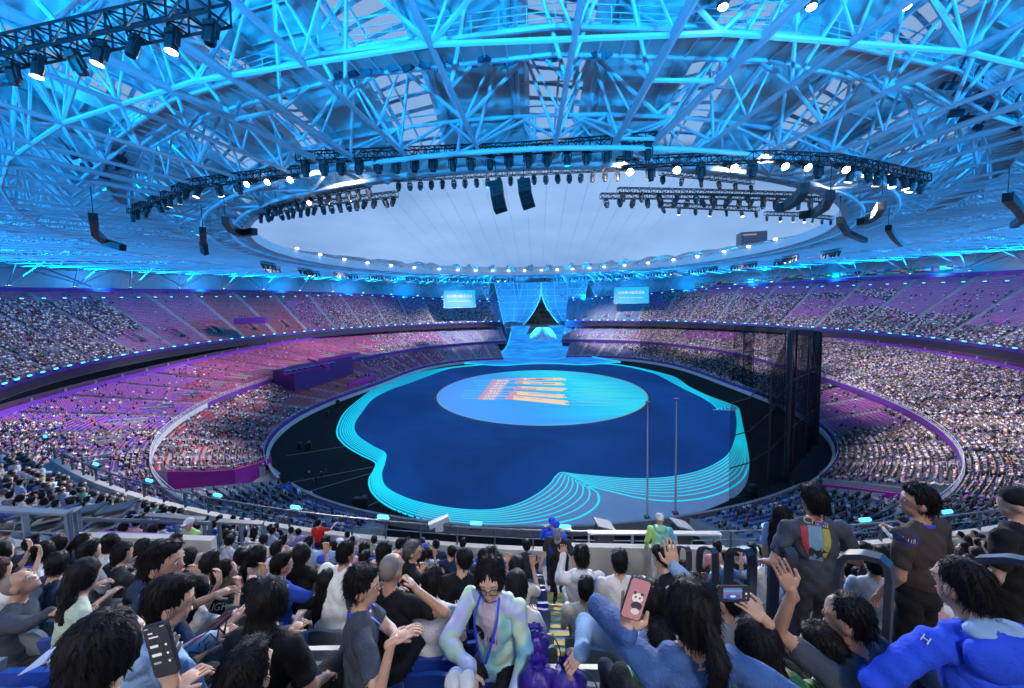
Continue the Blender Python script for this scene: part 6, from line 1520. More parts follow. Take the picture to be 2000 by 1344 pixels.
for a in [
 (14, 1020, 6.6, 7, 'grey', 'balding man in grey shirt at the left border below the railing', dict(hc=hair_grey, rz=-.5)),
 (62, 1046, 6.0, 0, 'navy', 'dark haired head just right of the balding man in grey', dict(rz=.2)),
 (86, 1057, 4.9, 9, 'white', 'woman in white shirt turned right, near the left border', dict(rz=-.8)),
 (119, 1044, 5.6, 2, 'charcoal', 'woman with straight black hair beside the one in white near the left border', {}),
 (163, 1043, 5.7, 6, 'light blue', 'woman in light blue looking right below the left railing', dict(rz=-.7)),
 (174, 1057, 4.4, 0, 'light grey', 'man in light grey shirt below the left railing', dict(rz=-.3)),
 (214, 1042, 5.0, 9, 'white', 'woman with hair bun in white, under the purple panel', dict(rz=-.6)),
 (243, 1060, 4.6, 4, 'charcoal', 'person in charcoal top shading the face with a raised arm', dict(rz=-.4)),
 (344, 1043, 6.2, 0, 'light blue', 'man in light blue shirt directly under the pale low wall', dict(rz=-.5)),
 (374, 1069, 4.9, 2, 'black', 'woman in black turned right below the pale low wall', dict(rz=-.6)),
 (112, 1077, 3.7, 7, 'navy', 'man in navy shirt with glasses, behind the pale green blouse', dict(rz=-.4)),
 (176, 1090, 3.0, 2, 'pale green', 'woman with long black hair in a pale green blouse holding a phone', dict(rz=-.5)),
 (412, 1078, 4.2, 0, 'brown', 'man with black hair in a brown top behind the black lettered T-shirt', dict(rz=-.2)),
 (470, 1070, 5.6, 9, 'slate', 'woman in slate top left of the white blouse and ponytail', {}),
 (505, 1066, 4.6, 6, 'off-white', 'woman with ponytail in off-white blouse left of the blue polo', dict(rz=-.2)),
 (540, 1058, 6.3, 0, 'white', 'man in white shirt two rows above the blue polo', {}),
 (513, 1043, 8.6, 7, 'white', 'man in white shirt left of the red shirt, third row from the rail', {}),
 (553, 1045, 8.6, 0, 'white', 'man in white shirt close left of the red shirt', {}),
 (588, 1062, 4.4, 3, 'black', 'woman in black with long hair holding her hand to her head', {}),
 (603, 1049, 8.2, 0, 'light grey', 'person in light grey beneath the red shirt', {}),
 (636, 1048, 7.4, 0, 'light blue', 'man in light blue shirt with dark braces below the railing', {}),
 (664, 1050, 9.6, 8, 'black', 'person with white cap in black near the railing', {}),
 (716, 1060, 7.0, 4, 'pink', 'woman in pale pink beside the white T-shirt back', dict(rz=-.4)),
 (712, 1077, 5.4, 0, 'grey', 'child with black hair behind the small boy', dict(sc_=.9)),
 (755, 1058, 4.9, 4, 'black', 'person with thick black hair behind the shaven head', {}),
 (780, 1052, 8.8, 0, 'white', 'man in white shirt above the grey haired man', {}),
 (850, 1054, 9.4, 7, 'navy', 'man in navy near the railing behind the camera user', {}),
 (904, 1052, 10.2, 0, 'navy', 'small dark haired man in navy at the front parapet', {}),
 (880, 1066, 7.6, 7, 'navy', 'man in navy between the parapet and the black T-shirt', {}),
 (946, 1072, 7.4, 4, 'charcoal', 'person in charcoal right of the black T-shirt looking at the stage', {}),
 (973, 1080, 7.2, 9, 'black', 'woman with bun in black above the girl in glasses', dict(rz=-.4)),
 (1026, 1054, 8.3, 5, 'charcoal', 'man in dark jacket filming left of the grey cap', {}),
 (1010, 1086, 4.3, 3, 'off-white', 'woman in off-white with long hair holding up a phone', dict(rz=-.1)),
 (903, 1071, 4.3, 7, 'black', 'broad man in black T-shirt with blue lanyard left of the girl in glasses', dict(sc_=1.05, sk=None)),
 (843, 1108, 3.2, 1, 'white', 'person in white sleeves aiming a camera right of the shaven head', dict(rz=-.1)),
 (1010, 1112, 3.2, 2, 'white', 'woman in white shirt with long black hair right of the girl in glasses', dict(rz=-.1)),
 (1209, 1076, 4.1, 0, 'white', 'man in white T-shirt with short black hair below the lime jacket', {}),
 (1288, 1068, 4.0, 5, 'black', 'man in black looking left beneath the lime jacket', dict(rz=.7)),
 (1400, 1057, 8.2, 0, 'pink', 'man in pink shirt seen through the hoop handrails', {}),
 (1418, 1078, 6.7, 5, 'denim blue', 'person in denim blue hoodie behind the hoop handrails', {}),
 (1440, 1070, 7.2, 8, 'black', 'person with black cap behind the hoop handrails', dict(capc='black')),
 (1468, 1062, 8.0, 0, 'lilac', 'person in lilac right of the hoop handrails', {}),
 (1494, 1067, 5.4, 1, 'white', 'young man in white T-shirt left of the standing woman', dict(rz=.2)),
 (1697, 1062, 6.2, 4, 'black', 'woman in black between the two standing men', dict(rz=-.5)),
 (1722, 1066, 5.6, 9, 'charcoal', 'woman with bun in charcoal between the two standing men', dict(rz=-.6)),
 (1706, 1080, 4.2, 0, 'white', 'man in white T-shirt bent forward under the big bent handrail', dict(rz=-.2)),
 (1420, 1152, 3.4, 7, 'light grey', 'man in light grey half hidden behind the black haired woman', dict(rz=.2)),
]: sg_(*a[:6], **a[6])
sg_(623, 1014, 12.6, 1, 'red', 'man in bright red T-shirt standing at the near railing and pointing', lib=PROS)
sg_(1765, 1009, 9.6, 2, 'white', 'man in white T-shirt standing with a phone by the right railing', lib=PROS, rz=.5, capc='black')
sg_(1086, 1017, 8.7, 2, 'bright blue', 'blue uniformed volunteer in blue cap, nearer of two left of the railing', lib=PROS, rz=-.2, capc='bright blue')
sg_(1078, 1010, 9.4, 2, 'bright blue', 'blue uniformed volunteer in blue cap, farther of two left of the railing', lib=PROS, rz=.2, capc='bright blue')
sg_(368, 1012, 8.4, 2, 'lime', 'steward in white cap and lime jacket on the left', lib=PROS, rz=2.9, sc_=1.0)
sg_(268, 1008, 8.8, 5, 'pink', 'person in pink hoodie beyond the purple panel on the left', sc_=1.)
sg_(242, 1020, 8.6, 5, 'yellow', 'person in yellow jacket beyond the left entrance')
sg_(300, 1024, 8.4, 5, 'teal', 'person in teal hooded jacket beyond the left railing')
# procedural fill of the remaining rows
fills = []
rg = random.Random(11)
def free(px, top, d):
    for (a, b, c) in taken:
        w_ = 750*.34/min(c, d)
        if abs(px-a) < w_*.62 and abs(c-d) < .75: return False
        if abs(px-a) < 750*.13/c and c < d and abs(b-top) < 26: return False
    return True
occ_near = {}
for i in range(0, 16):
    for j in range(-60, 62):
        x = OX+.53*j+(.2 if i % 2 else 0); p = npos(i, x); hx, hy, hd = px_of(p+[0, 0, 1.3]); hx, hy, hd = hx[0], hy[0], hd[0]
        if hd < 3.0 or hx < -10 or hx > 2010: continue
        if hx < 418 and 6.6 < hd and i > 5: continue
        if 1090 < hx < 1440 and hd > 6.2: continue
        if 1050 < hx < 1120 and 4.6 < hd: continue
        if 1395 < hx < 1530 and hd < 6.4: continue
        if hd < 3.4 and 1060 < hx < 1500: continue
        if 860 < hx < 1100 and hd > 8.3: continue
        if not free(hx, hy, hd): continue
        o = .93 if hd < 9 else .85
        if hx < 418 and hd > 6.6: o = .5
        if 1120 < hx < 1300: o = .12
        if 900 < hx < 1060 and hd > 5: o = .25
        if 560 < hx < 700 and hd < 3.9: o = .1
        if rg.random() < o: fills.append((hd, hx, hy, i, j, p))
fills.sort(key=lambda a: a[0])
rows_n = {}
for f in fills: rows_n.setdefault(f[3], []).append(f[1])
for r in rows_n: rows_n[r].sort()
SW = [('white', 20), ('black', 9), ('charcoal', 4), ('navy', 5), ('light grey', 5), ('light blue', 5), ('blue', 3), ('off-white', 3), ('pink', 2), ('grey', 3), ('denim blue', 2), ('pale green', 1), ('lilac', 1), ('slate', 2)]
SWL = [n for n, k in SW for _ in range(k)]
ind = fills[:190]
for (hd, hx, hy, i, j, p) in ind:
    k = rg.choices(range(10), [26, 5, 17, 4, 4, 8, 7, 16, 5, 8])[0]; sh_ = rg.choice(SWL); n = rows_n[i].index(hx)+1
    me, hm, tp, hk = PRO[k]; rz = rg.gauss(0, .3)
    top = p+[rg.uniform(-.05, .05), rg.uniform(-.05, .05), tp[2]]
    spawn(PRO, k, top, rz, sh_, rg.choice(['charcoal', 'black', 'navy', 'grey', 'denim blue']), f'{sh_} top, {HD[k]}, {ordw(n)} from left, {ordw(i+1)} row from rail', G1, hair_brown if rg.random() < .08 else (hair_grey if rg.random() < .04 else None), rg.choice(SK), rg.uniform(.93, 1.03), rg.choice(['white', 'black', 'blue']))
# the rest of the near rows
rest = fills[190:]; print('near fills', len(fills), 'rest', len(rest))
# seats on the near terrace: the closest as objects, the rest with the far seats
sl = []
for i in range(0, 19):
    for j in range(-60, 62):
        x = OX+.53*j+(.2 if i % 2 else 0); p = npos(i, x); q = px_of(p+[0, 0, .6]); hx, hy, hd = q[0][0], q[1][0], q[2][0]
        if hd < .9 or hx < -60 or hx > 2060 or hy > 1420: continue
        if hx < 418 and hd > 6.4 and i > 5: continue
        if 1085 < hx < 1440 and hd > 6.0: continue
        if 1050 < hx < 1120 and 4.6 < hd: continue
        if 1395 < hx < 1560 and 1.6 < hd < 6.4: continue
        sl.append((hd, hx, i, j, p))
sl.sort(key=lambda a: a[0]); cnt = {}
per = {}
for s in sl[:200]: per.setdefault(s[2], []).append(s[1])
for r in per: per[r].sort()
for (hd, hx, i, j, p) in sl[:200]:
    r = sp_.copy(); col.objects.link(r); r.location = p; r.rotation_euler = (0, 0, (OX-p[0])/75*-1*-1)
    grey = (j*7+i*3) % 5 in (0, 3); cn = 'grey' if grey else 'navy blue'
    tag(r, f'{cn} folding seat, {ordw(per[i].index(hx)+1)} from left in the {ordw(i+1)} row from the railing', 'seat', 'folding seats on the near terrace')
    for ch in list(sp_.children):
        c = ch.copy(); col.objects.link(c); c.parent = r
        if grey and ch.name.startswith(('back', 'seat_pan')): c.material_slots[0].link = 'OBJECT'; c.material_slots[0].material = seat_grey
for o in list(sp_.children): bpy.data.objects.remove(o)
bpy.data.objects.remove(sp_)
if len(sl) > 200:
    P = np.array([s[4] for s in sl[200:]]); n = len(P); V, Fq, C = inst(ST, SF, P, np.zeros(n), np.ones(n), np.repeat((BLU*np.ones((n, 1)))[:, None], len(ST), 1))
    tag(mesh_np('terrace_seats', V, Fq, attr_seat, C), 'rows of blue seats farther down the near terrace', 'seats', kind='stuff')
if rest:
    P = np.array([f[5] for f in rest]); n = len(P); cs = PAL[rs.choice(len(PAL), n, p=PW)]; cols = np.zeros((n, len(PT), 3)); cols[:, PK == 'shirt'] = cs[:, None]; cols[:, PK == 'arm'] = cs[:, None]; cols[:, PK == 'leg'] = (.02, .02, .03); cols[:, PK == 'face'] = SKIN[0]; cols[:, PK == 'hair'] = (.01, .01, .01)
    V, Fq, C = inst(PT, PF, P, rs.normal(0, .2, n), np.ones(n), cols); tag(mesh_np('near_crowd', V, Fq, attr_cloth, C), 'spectators in the front rows of the near terrace', 'crowd', kind='stuff')
# larger single spectators in the stands across the left and right
ZN = {1: 'lower', 2: 'middle', 3: 'upper'}; used_lb = {}
for k_ in near_idx[:40]:
    x, y, z, hd_, tier, px_, py_, d_ = PEO[k_]; k = rg.choices(range(10), [20, 8, 12, 6, 8, 6, 9, 10, 6, 6])[0]; sh_ = rg.choice(SWL); side = 'left' if px_ < 1000 else 'right'
    used_lb.setdefault(side, []).append(px_); 
    tp = PRO[k][2]; spawn(PRO, k, np.array([x, y, z])+[0, 0, tp[2]], hd_, sh_, 'charcoal', f'{sh_} top, {HD[k]}, {side} {ZN[int(tier)]} stand, {ordw(len(used_lb[side]))} nearest figure', 'spectators in the stands nearest the camera', None, rg.choice(SK), 1.)
# crew on the field
for i, (x, y, shc, lb) in enumerate([(604, 918, 'mint', 'crew member in mint jacket standing on the black field at left'), (617, 932, 'black', 'crew member in black beside a case on the black field'), (628, 922, 'charcoal', 'crew member in charcoal crouched over gear on the field'), (637, 916, 'slate', 'crew member in slate, rightmost of the group on the left field'), (517, 908, 'red', 'crew member in red at the foot of the magenta wall'), (604, 862, 'black', 'crew member in black further up the left field'), (430, 957, 'mint', 'steward in mint above the blue press seats'), (456, 955, 'black', 'cameraman in black above the blue press seats'), (473, 952, 'charcoal', 'second cameraman in charcoal above the press seats'), (484, 950, 'grey', 'photographer in grey above the press seats')]):
    p = at_z(x, y+14 if y > 900 else y+12, 0); spawn(PROS, i % 3, p+[0, 0, PROS[i % 3][2][2]], i*1.1, shc, 'black', lb, 'crew on the field')
# ================================================================== the people closest to the camera, each posed by hand
def Rz(a): return np.array([[cos(a), -sin(a), 0], [sin(a), cos(a), 0], [0, 0, 1.]])
def face_feature(o, hc, MH, glasses=False):
    f = lambda p: np.array(hc)+MH @ np.array(p)
    for s in (-1, 1):
        mb = MB(); mb.ell(f((s*.031, .083, .010)), (.0125, .006, .0065), 10, 8, MH); e = mb.build('eye', mat('eye_white', (.6, .6, .6), .2), o, smooth=True)
        mb = MB(); mb.ell(f((s*.031+.003, .088, .009)), (.006, .003, .006), 10, 6, MH); mb.build('iris', mat('dark_iris', (.01, .008, .008), .1), e)
        mb = MB(); mb.tube([f((s*.017, .093, .033)), f((s*.032, .092, .037)), f((s*.048, .083, .031))], .0022, 5); mb.build('eyebrow', hair_black, o)
    mb = MB(); mb.ell(f((0, .0955, -.0555)), (.019, .006, .0052), 12, 6, MH); mb.build('lips', mat('soft_lips', (.38, .13, .12), .4), o, smooth=True)
def glasses_on(o, hc, MH):
    f = lambda p: np.array(hc)+MH @ np.array(p)
    mb = MB()
    for s in (-1, 1):
        mb.tube([f((s*.034+.027*cos(a), .106-abs(s*.034+.027*cos(a))*.16, .004+.024*sin(a))) for a in np.linspace(0, 2*pi, 19)[:-1]], .0021, 6, closed=True)
        mb.bar(f((s*.060, .096, .010)), f((s*.080, .0, .012)), .0018, 4)
    mb.bar(f((-.008, .106, .010)), f((.008, .106, .010)), .0018, 5); mb.build('glasses', mat('dark_glasses_frame', (.03, .012, .012), .3), o)
def custom(px, top, d, rz, pose, hair, shirt, pants, label, vox=.012, hairm_=None, sk=None, targets={}, stand_top=None, hvox=.010, seed=1, scale=1.):
    """the figure is solved so that its head top is where the person's head is; wrists may be given as world points"""
    tp = None
    for _ in range(1):
        pr = dict(pose); pr.pop('armL', None); pr.pop('armR', None)
        P, hands, hc, MH, sh, tor, ax, fwv = figure(pr); tp = np.array(hc)+MH @ np.array([0, 0, .128])
    W = at_d(px, top, d); base = W-Rz(rz) @ tp*scale
    pose = dict(pose)
    for k, (pt, hd, hu, cu, hint) in targets.items():
        loc = Rz(-rz) @ (np.array(pt)-base)/scale; pose[k] = ('ik', tuple(loc), None if hd is None else tuple(Rz(-rz) @ np.array(hd, float)), tuple(Rz(-rz) @ np.array(hu, float)), cu, tuple(Rz(-rz) @ np.array(hint, float)))
    pose['fine'] = True
    me, hm, hc, MH, sh, tor = make(pose, hair, vox, seed, hvox=hvox)
    o = mk_person(base, rz, me, hm, [sk or SK[0], C_(shirt) if isinstance(shirt, str) else shirt, C_(pants) if isinstance(pants, str) else pants, shoe_m], hairm_ or hair_black, label, None, scale, 'cap' if hair and hair.startswith('cap') else 'hair')
    face_feature(o, hc, MH, False)
    return o, hc, MH, sh, tor
def w2l(o, p): return np.array((Matrix.Translation(o.location) @ o.rotation_euler.to_matrix().to_4x4() @ Matrix.Diagonal((*o.scale, 1))).inverted() @ Vector(p))
def decal(o, shapes, cpx, d, name, label=None, lift=.006):
    """shapes: list of (mesh-vertices Nx2, faces, material) in metres; wrapped on to the body where the sight line through cpx meets it"""
    me = o.data; bv = BVHTree.FromPolygons([v.co for v in me.vertices], [p.vertices[:] for p in me.polygons])
    cl = Vector(w2l(o, (CX, CY, H))); objs = []
    tgt = Vector(w2l(o, at_d(cpx[0], cpx[1], d))); dr = (tgt-cl).normalized(); hit = bv.ray_cast(cl, dr)
    if hit[0] is None: print('decal misses', name); return
    loc, nrm = hit[0], hit[1]; nrm = nrm.normalized(); up = Vector((0, 0, 1)); right = up.cross(nrm).normalized(); up2 = nrm.cross(right)
    for k, (V, F, m_) in enumerate(shapes):
        W = []
        for (x, y) in V:
            st = loc+right*x+up2*y+nrm*.12; h = bv.ray_cast(st, -nrm, .3); W.append(h[0]+nrm*(lift+.0012*k) if h[0] is not None else loc+right*x+up2*y+nrm*(lift+.0012*k))
        m2 = bpy.data.meshes.new(name); m2.from_pydata([tuple(w) for w in W], [], F); m2.materials.append(m_); q = bpy.data.objects.new(name, m2); col.objects.link(q); q.parent = o; objs.append(q)
    return objs
def txt2(s, size, ox=0, oy=0, rot=0., shear=0.):
    me = text_mesh(s, size); import bmesh
    bm = bmesh.new(); bm.from_mesh(me); bmesh.ops.triangulate(bm, faces=bm.faces); bm.to_mesh(me); bm.free()
    V = arr(me)[:, :2]; c, s_ = cos(rot), sin(rot); V = np.c_[V[:, 0]+shear*V[:, 1], V[:, 1]]; V = np.c_[V[:, 0]*c-V[:, 1]*s_+ox, V[:, 0]*s_+V[:, 1]*c+oy]
    return V, [tuple(p.vertices) for p in me.polygons]
def gridp(x0, x1, y0, y1, n=6, f=None):
    xs_, ys_ = np.linspace(x0, x1, n), np.linspace(y0, y1, n); V = [(x, y) for y in ys_ for x in xs_]
    if f: V = [f(x, y) for x, y in V]
    return V, [(j*n+i, j*n+i+1, (j+1)*n+i+1, (j+1)*n+i) for j in range(n-1) for i in range(n-1)]
def discp(r1, r2, n=20):
    V = [(0, 0)]+[(r1*cos(a), r2*sin(a)) for a in np.arange(n)*2*pi/n]; return V, [(0, i+1, (i+1) % n+1) for i in range(n)]
lanyard_m = mat('royal_blue_ribbon', (.02, .05, .55), .6)
def neck_band(o, sh, tor, r=.066, front=None):
    mb = MB(); u = tor/np.linalg.norm(tor); c = sh+tor*.115; an = np.linspace(0, 2*pi, 25)[:-1]; x = np.array([1., 0, 0]); y = np.cross(u, x)
    A = [c+x*cos(a)*r+y*sin(a)*r*1.02-u*.02 for a in an]; B = [p+u*.02+(c-p)*.08 for p in A]; mb.sheet(A, B, closed=True); q = mb.build('lanyard', lanyard_m, o, smooth=True)
    if front:
        mb = MB()
        for s in (-1, 1):
            pts = [c+np.array([s*.062, .03, .0]), sh+np.array([s*.075, .115, -.05]), sh+np.array([s*.05, .150, -.17]), sh+np.array([s*.012, .160, -.30])]; P_ = smooth3(pts)
            mb.sheet(P_, [p+np.array([.016, 0, 0]) for p in P_])
        mb.build('lanyard', lanyard_m, o)
def smooth3(pts, n=5):
    P = np.vstack([2*np.array(pts[0])-pts[1], pts, 2*np.array(pts[-1])-pts[-2]]); out = []
    for i in range(1, len(P)-2):
        for k in range(n):
            t = k/n; a, b, c, d = P[i-1:i+3]; out.append(.5*((2*b)+(-a+c)*t+(2*a-5*b+4*c-d)*t*t+(-a+3*b-3*c+d)*t**3))
    out.append(P[-2]); return np.array(out)
def phone(name, label, c, right, up, w_=.075, h_=.155, ui=None, on=True, scr=(.02, .02, .03), es=.8):
    right = np.array(right, float); right /= np.linalg.norm(right); up = np.array(up, float); up -= right*(up@right); up /= np.linalg.norm(up); n = np.cross(right, up); M_ = np.c_[right, up, n]
    r = empty(name, c); r.rotation_euler = Matrix(M_.tolist()).to_euler(); tag(r, label, 'phone')
    mb = MB(); t = .008; k = .012; pts = []
    for cx_, cy_, a0 in ((w_/2-k, h_/2-k, 0), (-w_/2+k, h_/2-k, 90), (-w_/2+k, -h_/2+k, 180), (w_/2-k, -h_/2+k, 270)):
        for a in (0, 30, 60, 90): pts.append((cx_+k*cos(radians(a0+a)), cy_+k*sin(radians(a0+a))))
    A = [(x, y, 0) for x, y in pts]; B = [(x, y, -t) for x, y in pts]; mb.sheet(A, B, closed=True); mb.add(A, [tuple(range(16))]); mb.add(B, [tuple(range(16))[::-1]]); mb.build('case', mat('phone_case', (.012, .014, .02), .3), r)
    mb = MB(); mb.add([(x*.93, y*.965, .0008) for x, y in pts], [tuple(range(16))]); mb.build('screen', mat(label[:20].replace(' ', '_')+'_screen', (.01, .01, .01), .15, em=scr, es=es), r)
    for j, (V, F, c_, e_) in enumerate(ui or []):
        m2 = bpy.data.meshes.new('screen_mark'); m2.from_pydata([(x, y, .0014+.0003*j) for x, y in V], [], F); m2.materials.append(mat('ui_%.2f_%.2f_%.2f' % c_, (.02, .02, .02), em=c_, es=e_)); q = bpy.data.objects.new('screen_mark', m2); col.objects.link(q); q.parent = r
    return r
def sq(x0, y0, x1, y1): return [(x0, y0), (x1, y0), (x1, y1), (x0, y1)], [(0, 1, 2, 3)]
def dsc(x, y, r1, r2=None, n=14): r2 = r2 or r1; return [(x+r1*cos(a), y+r2*sin(a)) for a in np.arange(n)*2*pi/n], [tuple(range(n))]
# --- far left, balding man with his head tipped back
custom(16, 1122, 3.3, -1.0, {'head': (.55, 0, -.1), 'sleeve': 'long', 'lean': .02, 'bulk': 1.1, 'armL': LAP}, 'stubble', 'slate', 'charcoal', 'balding man at the left border tipping his head back, arm stretched right', hairm_=hair_stub, sk=SK[1],
       targets={'armR': (at_d(165, 1178, 3.0), (1, .1, .1), (0, 0, 1), 1.2, (0, -.2, -1))})
# --- very near long dark hair, phone in the right hand
o, hc, MH, sh, tor = custom(200, 1196, 1.28, -.15, {'lean': .05, 'sw': .165, 'bulk': .9, 'armL': LAP, 'sleeve': 'short'}, 'long', 'black', 'black', 'spectator with a mass of black hair at the lower left, holding a phone', vox=.010, hvox=.008, seed=3,
       targets={'armR': (at_d(338, 1352, 1.20), (-.15, .05, 1), (-.3, -1, 0), .5, (.6, -.3, -1))})
R1 = RT*1.0+UP*.26; U1 = UP*.98+RT*.20
ui = [(*sq(-.024, .052, -.010, .056), (.8, .8, .85), .9), (*sq(-.024, .040, .004, .044), (.8, .8, .85), .7), (*sq(-.026, .012, -.002, .019), (.8, .8, .85), .9), (*sq(-.026, -.014, .002, -.006), (.8, .8, .85), .9), (*sq(-.026, -.036, -.004, -.030), (.45, .45, .5), .7), (*dsc(.022, .015, .0035), (.8, .8, .85), .9), (*dsc(.022, -.010, .0035), (.8, .8, .85), .9), (*dsc(.022, -.033, .0035), (.8, .8, .85), .9), (*sq(-.030, .069, -.018, .071), (.8, .8, .85), .7), (*sq(.018, .069, .030, .071), (.8, .8, .85), .7)]
phone('phone', 'black phone showing a dark list, held up at the lower left', at_d(314, 1270, 1.12), R1, U1, ui=ui)
# --- man with big head in navy T-shirt, face in right profile
o, hc, MH, sh, tor = custom(318, 1058, 2.35, -.55, {'head': (-.05, 0, -.75), 'bulk': 1.12, 'sw': .21, 'armL': LAP, 'armR': LAP, 'lean': .05}, 'short', 'navy', 'charcoal', 'large man in navy T-shirt with blue lanyard seen in right profile', sk=SK[1], seed=4, scale=1.06)
neck_band(o, sh, tor, .07)
# --- head and jacket in front of him
o, hc, MH, sh, tor = custom(345, 1124, 1.95, -.35, {'head': (-.25, 0, -.5), 'bulk': 1.0, 'sleeve': 'long', 'armL': LAP, 'armR': LAP, 'lean': .14, 'hood': 1}, 'short', 'light blue', 'charcoal', 'spectator in pale blue lettered jacket bent forward, left of the black haired woman', seed=5)
dk_m = mat('dark_print', (.012, .014, .03), .7); wt_m = mat('white_print', (.55, .58, .62), .7)
decal(o, [(*txt2('NEW', .085, rot=.25, shear=.25), dk_m), (*gridp(-.13, .13, .055, .062, 8, lambda x, y: (x, y+.25*x)), mat('red_print', (.35, .03, .04), .7))], (408, 1255), 2.0, 'back_print')
# --- black T-shirt with pale lettering
o, hc, MH, sh, tor = custom(443, 1094, 3.7, -.3, {'head': (-.15, 0, -.6), 'armL': LAP, 'armR': UPH, 'lean': .05, 'bulk': 1.08}, 'crop', 'black', 'black', 'man in black T-shirt with pale lettering across the back, holding a phone', seed=6, sk=SK[1])
neck_band(o, sh, tor)
decal(o, [(*txt2('LIGH', .085, rot=.06, shear=.2), wt_m), (*gridp(.10, .17, -.03, .03, 4), mat('green_print', (.25, .42, .36), .7))], (425, 1186), 3.7, 'back_print')
phone('phone', 'white phone held by the man with the pale lettered back', at_d(494, 1140, 3.25), RT, UP*.9+RT*.4, scr=(.75, .6, .7), es=.7)
# --- woman with long black hair, black T-shirt with white cuff line
custom(525, 1130, 2.15, -.1, {'sw': .175, 'bulk': .95, 'armL': LAP, 'armR': ((.05, .06, -.28), (-.05, .18, -.14)), 'lean': .05}, 'long', 'black', 'black', 'woman in black T-shirt with long black hair, left of the grey seat', seed=7, sk=SK[1])
# --- cap / hair at the bottom
custom(478, 1262, 1.5, 0., {'sw': .17, 'bulk': .9, 'armL': LAP, 'armR': LAP, 'lean': .1}, 'short', 'charcoal', 'black', 'dark head with glasses at the bottom border, below the woman in black', seed=8)
# --- boy in blue polo
o, hc, MH, sh, tor = custom(553, 1080, 4.1, -.35, {'head': (-.1, 0, -.5), 'armL': LAP, 'armR': ((.14, .16, -.16), (.02, .22, -.02)), 'lean': .05}, 'short', 'blue', 'black', 'boy in bright blue polo with arm on the seat, seen from behind', seed=9)
# --- standing boy in dark T-shirt
o, hc, MH, sh, tor = custom(712, 1106, 1.95, -1.05, {'stand': True, 's': 1, 'head': (-.1, 0, -.35), 'bulk': .92, 'sw': .165}, 'tuft', 'slate', 'charcoal', 'boy standing in dark slate T-shirt with blue lanyard, hands together in front', vox=.010, seed=10, scale=.80,
       targets={'armR': (at_d(765, 1255, 1.72), (.9, .5, .25), (0, 0, 1), .5, (-.2, -.3, -1)), 'armL': (at_d(775, 1243, 1.86), (.8, .2, .3), (0, 0, 1), .6, (.3, .6, -1))})
neck_band(o, sh, tor, .07, front=True)
# --- shaven headed man in black
o, hc, MH, sh, tor = custom(766, 1079, 2.95, -.2, {'head': (-.1, 0, -.25), 'bulk': 1.15, 'sw': .21, 'lean': .05, 'armL': LAP}, 'stubble', 'black', 'black', 'man with shaven head in black T-shirt wiping his face with a tissue', hairm_=hair_stub, sk=SK[1], seed=11,
       targets={'armR': (at_d(812, 1150, 2.75), (-.5, .2, .5), (1, 0, 0), 1.2, (1, 0, -1))})
# --- girl with round glasses turned back towards the camera
gm = bpy.data.materials.new('iridescent_jacket'); gm.use_nodes = True; t_ = gm.node_tree; b_ = t_.nodes['Principled BSDF']; b_.inputs['Roughness'].default_value = .45
tcg = nd(t_, 'ShaderNodeTexCoord'); ng = nd(t_, 'ShaderNodeTexNoise'); ng.inputs['Scale'].default_value = 3.4; crg = nd(t_, 'ShaderNodeValToRGB'); e_ = crg.color_ramp.elements; e_[0].position = .32; e_[0].color = (.18, .48, .70, 1); e_[1].position = .68; e_[1].color = (.52, .46, .74, 1)
for ps, c_ in ((.42, (.26, .60, .62)), (.50, (.50, .66, .48)), (.56, (.40, .52, .82))):
    q = e_.new(ps); q.color = (*c_, 1)
t_.links.new(tcg.outputs['Object'], ng.inputs['Vector']); t_.links.new(ng.outputs['Fac'], crg.inputs[0]); t_.links.new(crg.outputs[0], b_.inputs['Base Color'])
o, hc, MH, sh, tor = custom(955, 1098, 2.42, pi-.30, {'head': (-.22, 0, .28), 'sw': .165, 'bulk': .88, 'lean': .06, 'sleeve': 'long', 'armL': ((.06, .04, -.27), (-.02, .2, -.12))}, 'bun', gm, 'black', 'girl in round glasses and iridescent jacket turned back with a badge on her chest', vox=.009, sk=SK[2], seed=12,
       targets={'armR': (at_d(918, 1310, 2.12), (.1, -.2, -1), (0, -1, .3), .5, (-1, .1, -.3))})
girl = o
glasses_on(o, hc, MH)
neck_band(o, sh, tor, .062, front=True)
pk = mat('pale_pink_shirt', (.50, .42, .56), .8)
decal(o, [(*gridp(-.062, .062, -.17, .13, 8, lambda x, y: (x*(1.1-.5*max(0, y)/.13), y)), pk)], (952, 1222), 2.3, 'shirt_front', lift=.004)
decal(o, [(*discp(.046, .052), mat('black_badge', (.006, .006, .012), .5)), (*txt2('3-14B', .030, rot=.35), wt_m)], (936, 1233), 2.3, 'badge', lift=.010)
decal(o, [(*txt2('INI', .06, rot=-.1), mat('navy_print', (.03, .04, .25), .7)), (*discp(.02, .012), mat('navy_print'))], (962, 1250), 2.3, 'chest_print', lift=.008)
# --- white hooded jacket
custom(1135, 1066, 4.35, 0, {'sleeve': 'long', 'hood': 1, 'bulk': 1.12, 'sw': .20, 'armL': UPH, 'armR': LAP, 'lean': .03, 'head': (-.1, 0, .1)}, 'short', 'white', 'off-white', 'man in white hooded rain jacket in the middle, seen from behind', seed=13, vox=.013)
# --- broad white T-shirt
custom(680, 1056, 4.15, -.35, {'bulk': 1.22, 'sw': .22, 'armL': LAP, 'armR': LAP, 'lean': .14, 'head': (-.2, 0, -.1)}, 'crop', 'white', 'charcoal', 'heavy man in plain white T-shirt leaning forward, seen from behind', seed=14, vox=.013, sk=SK[1])
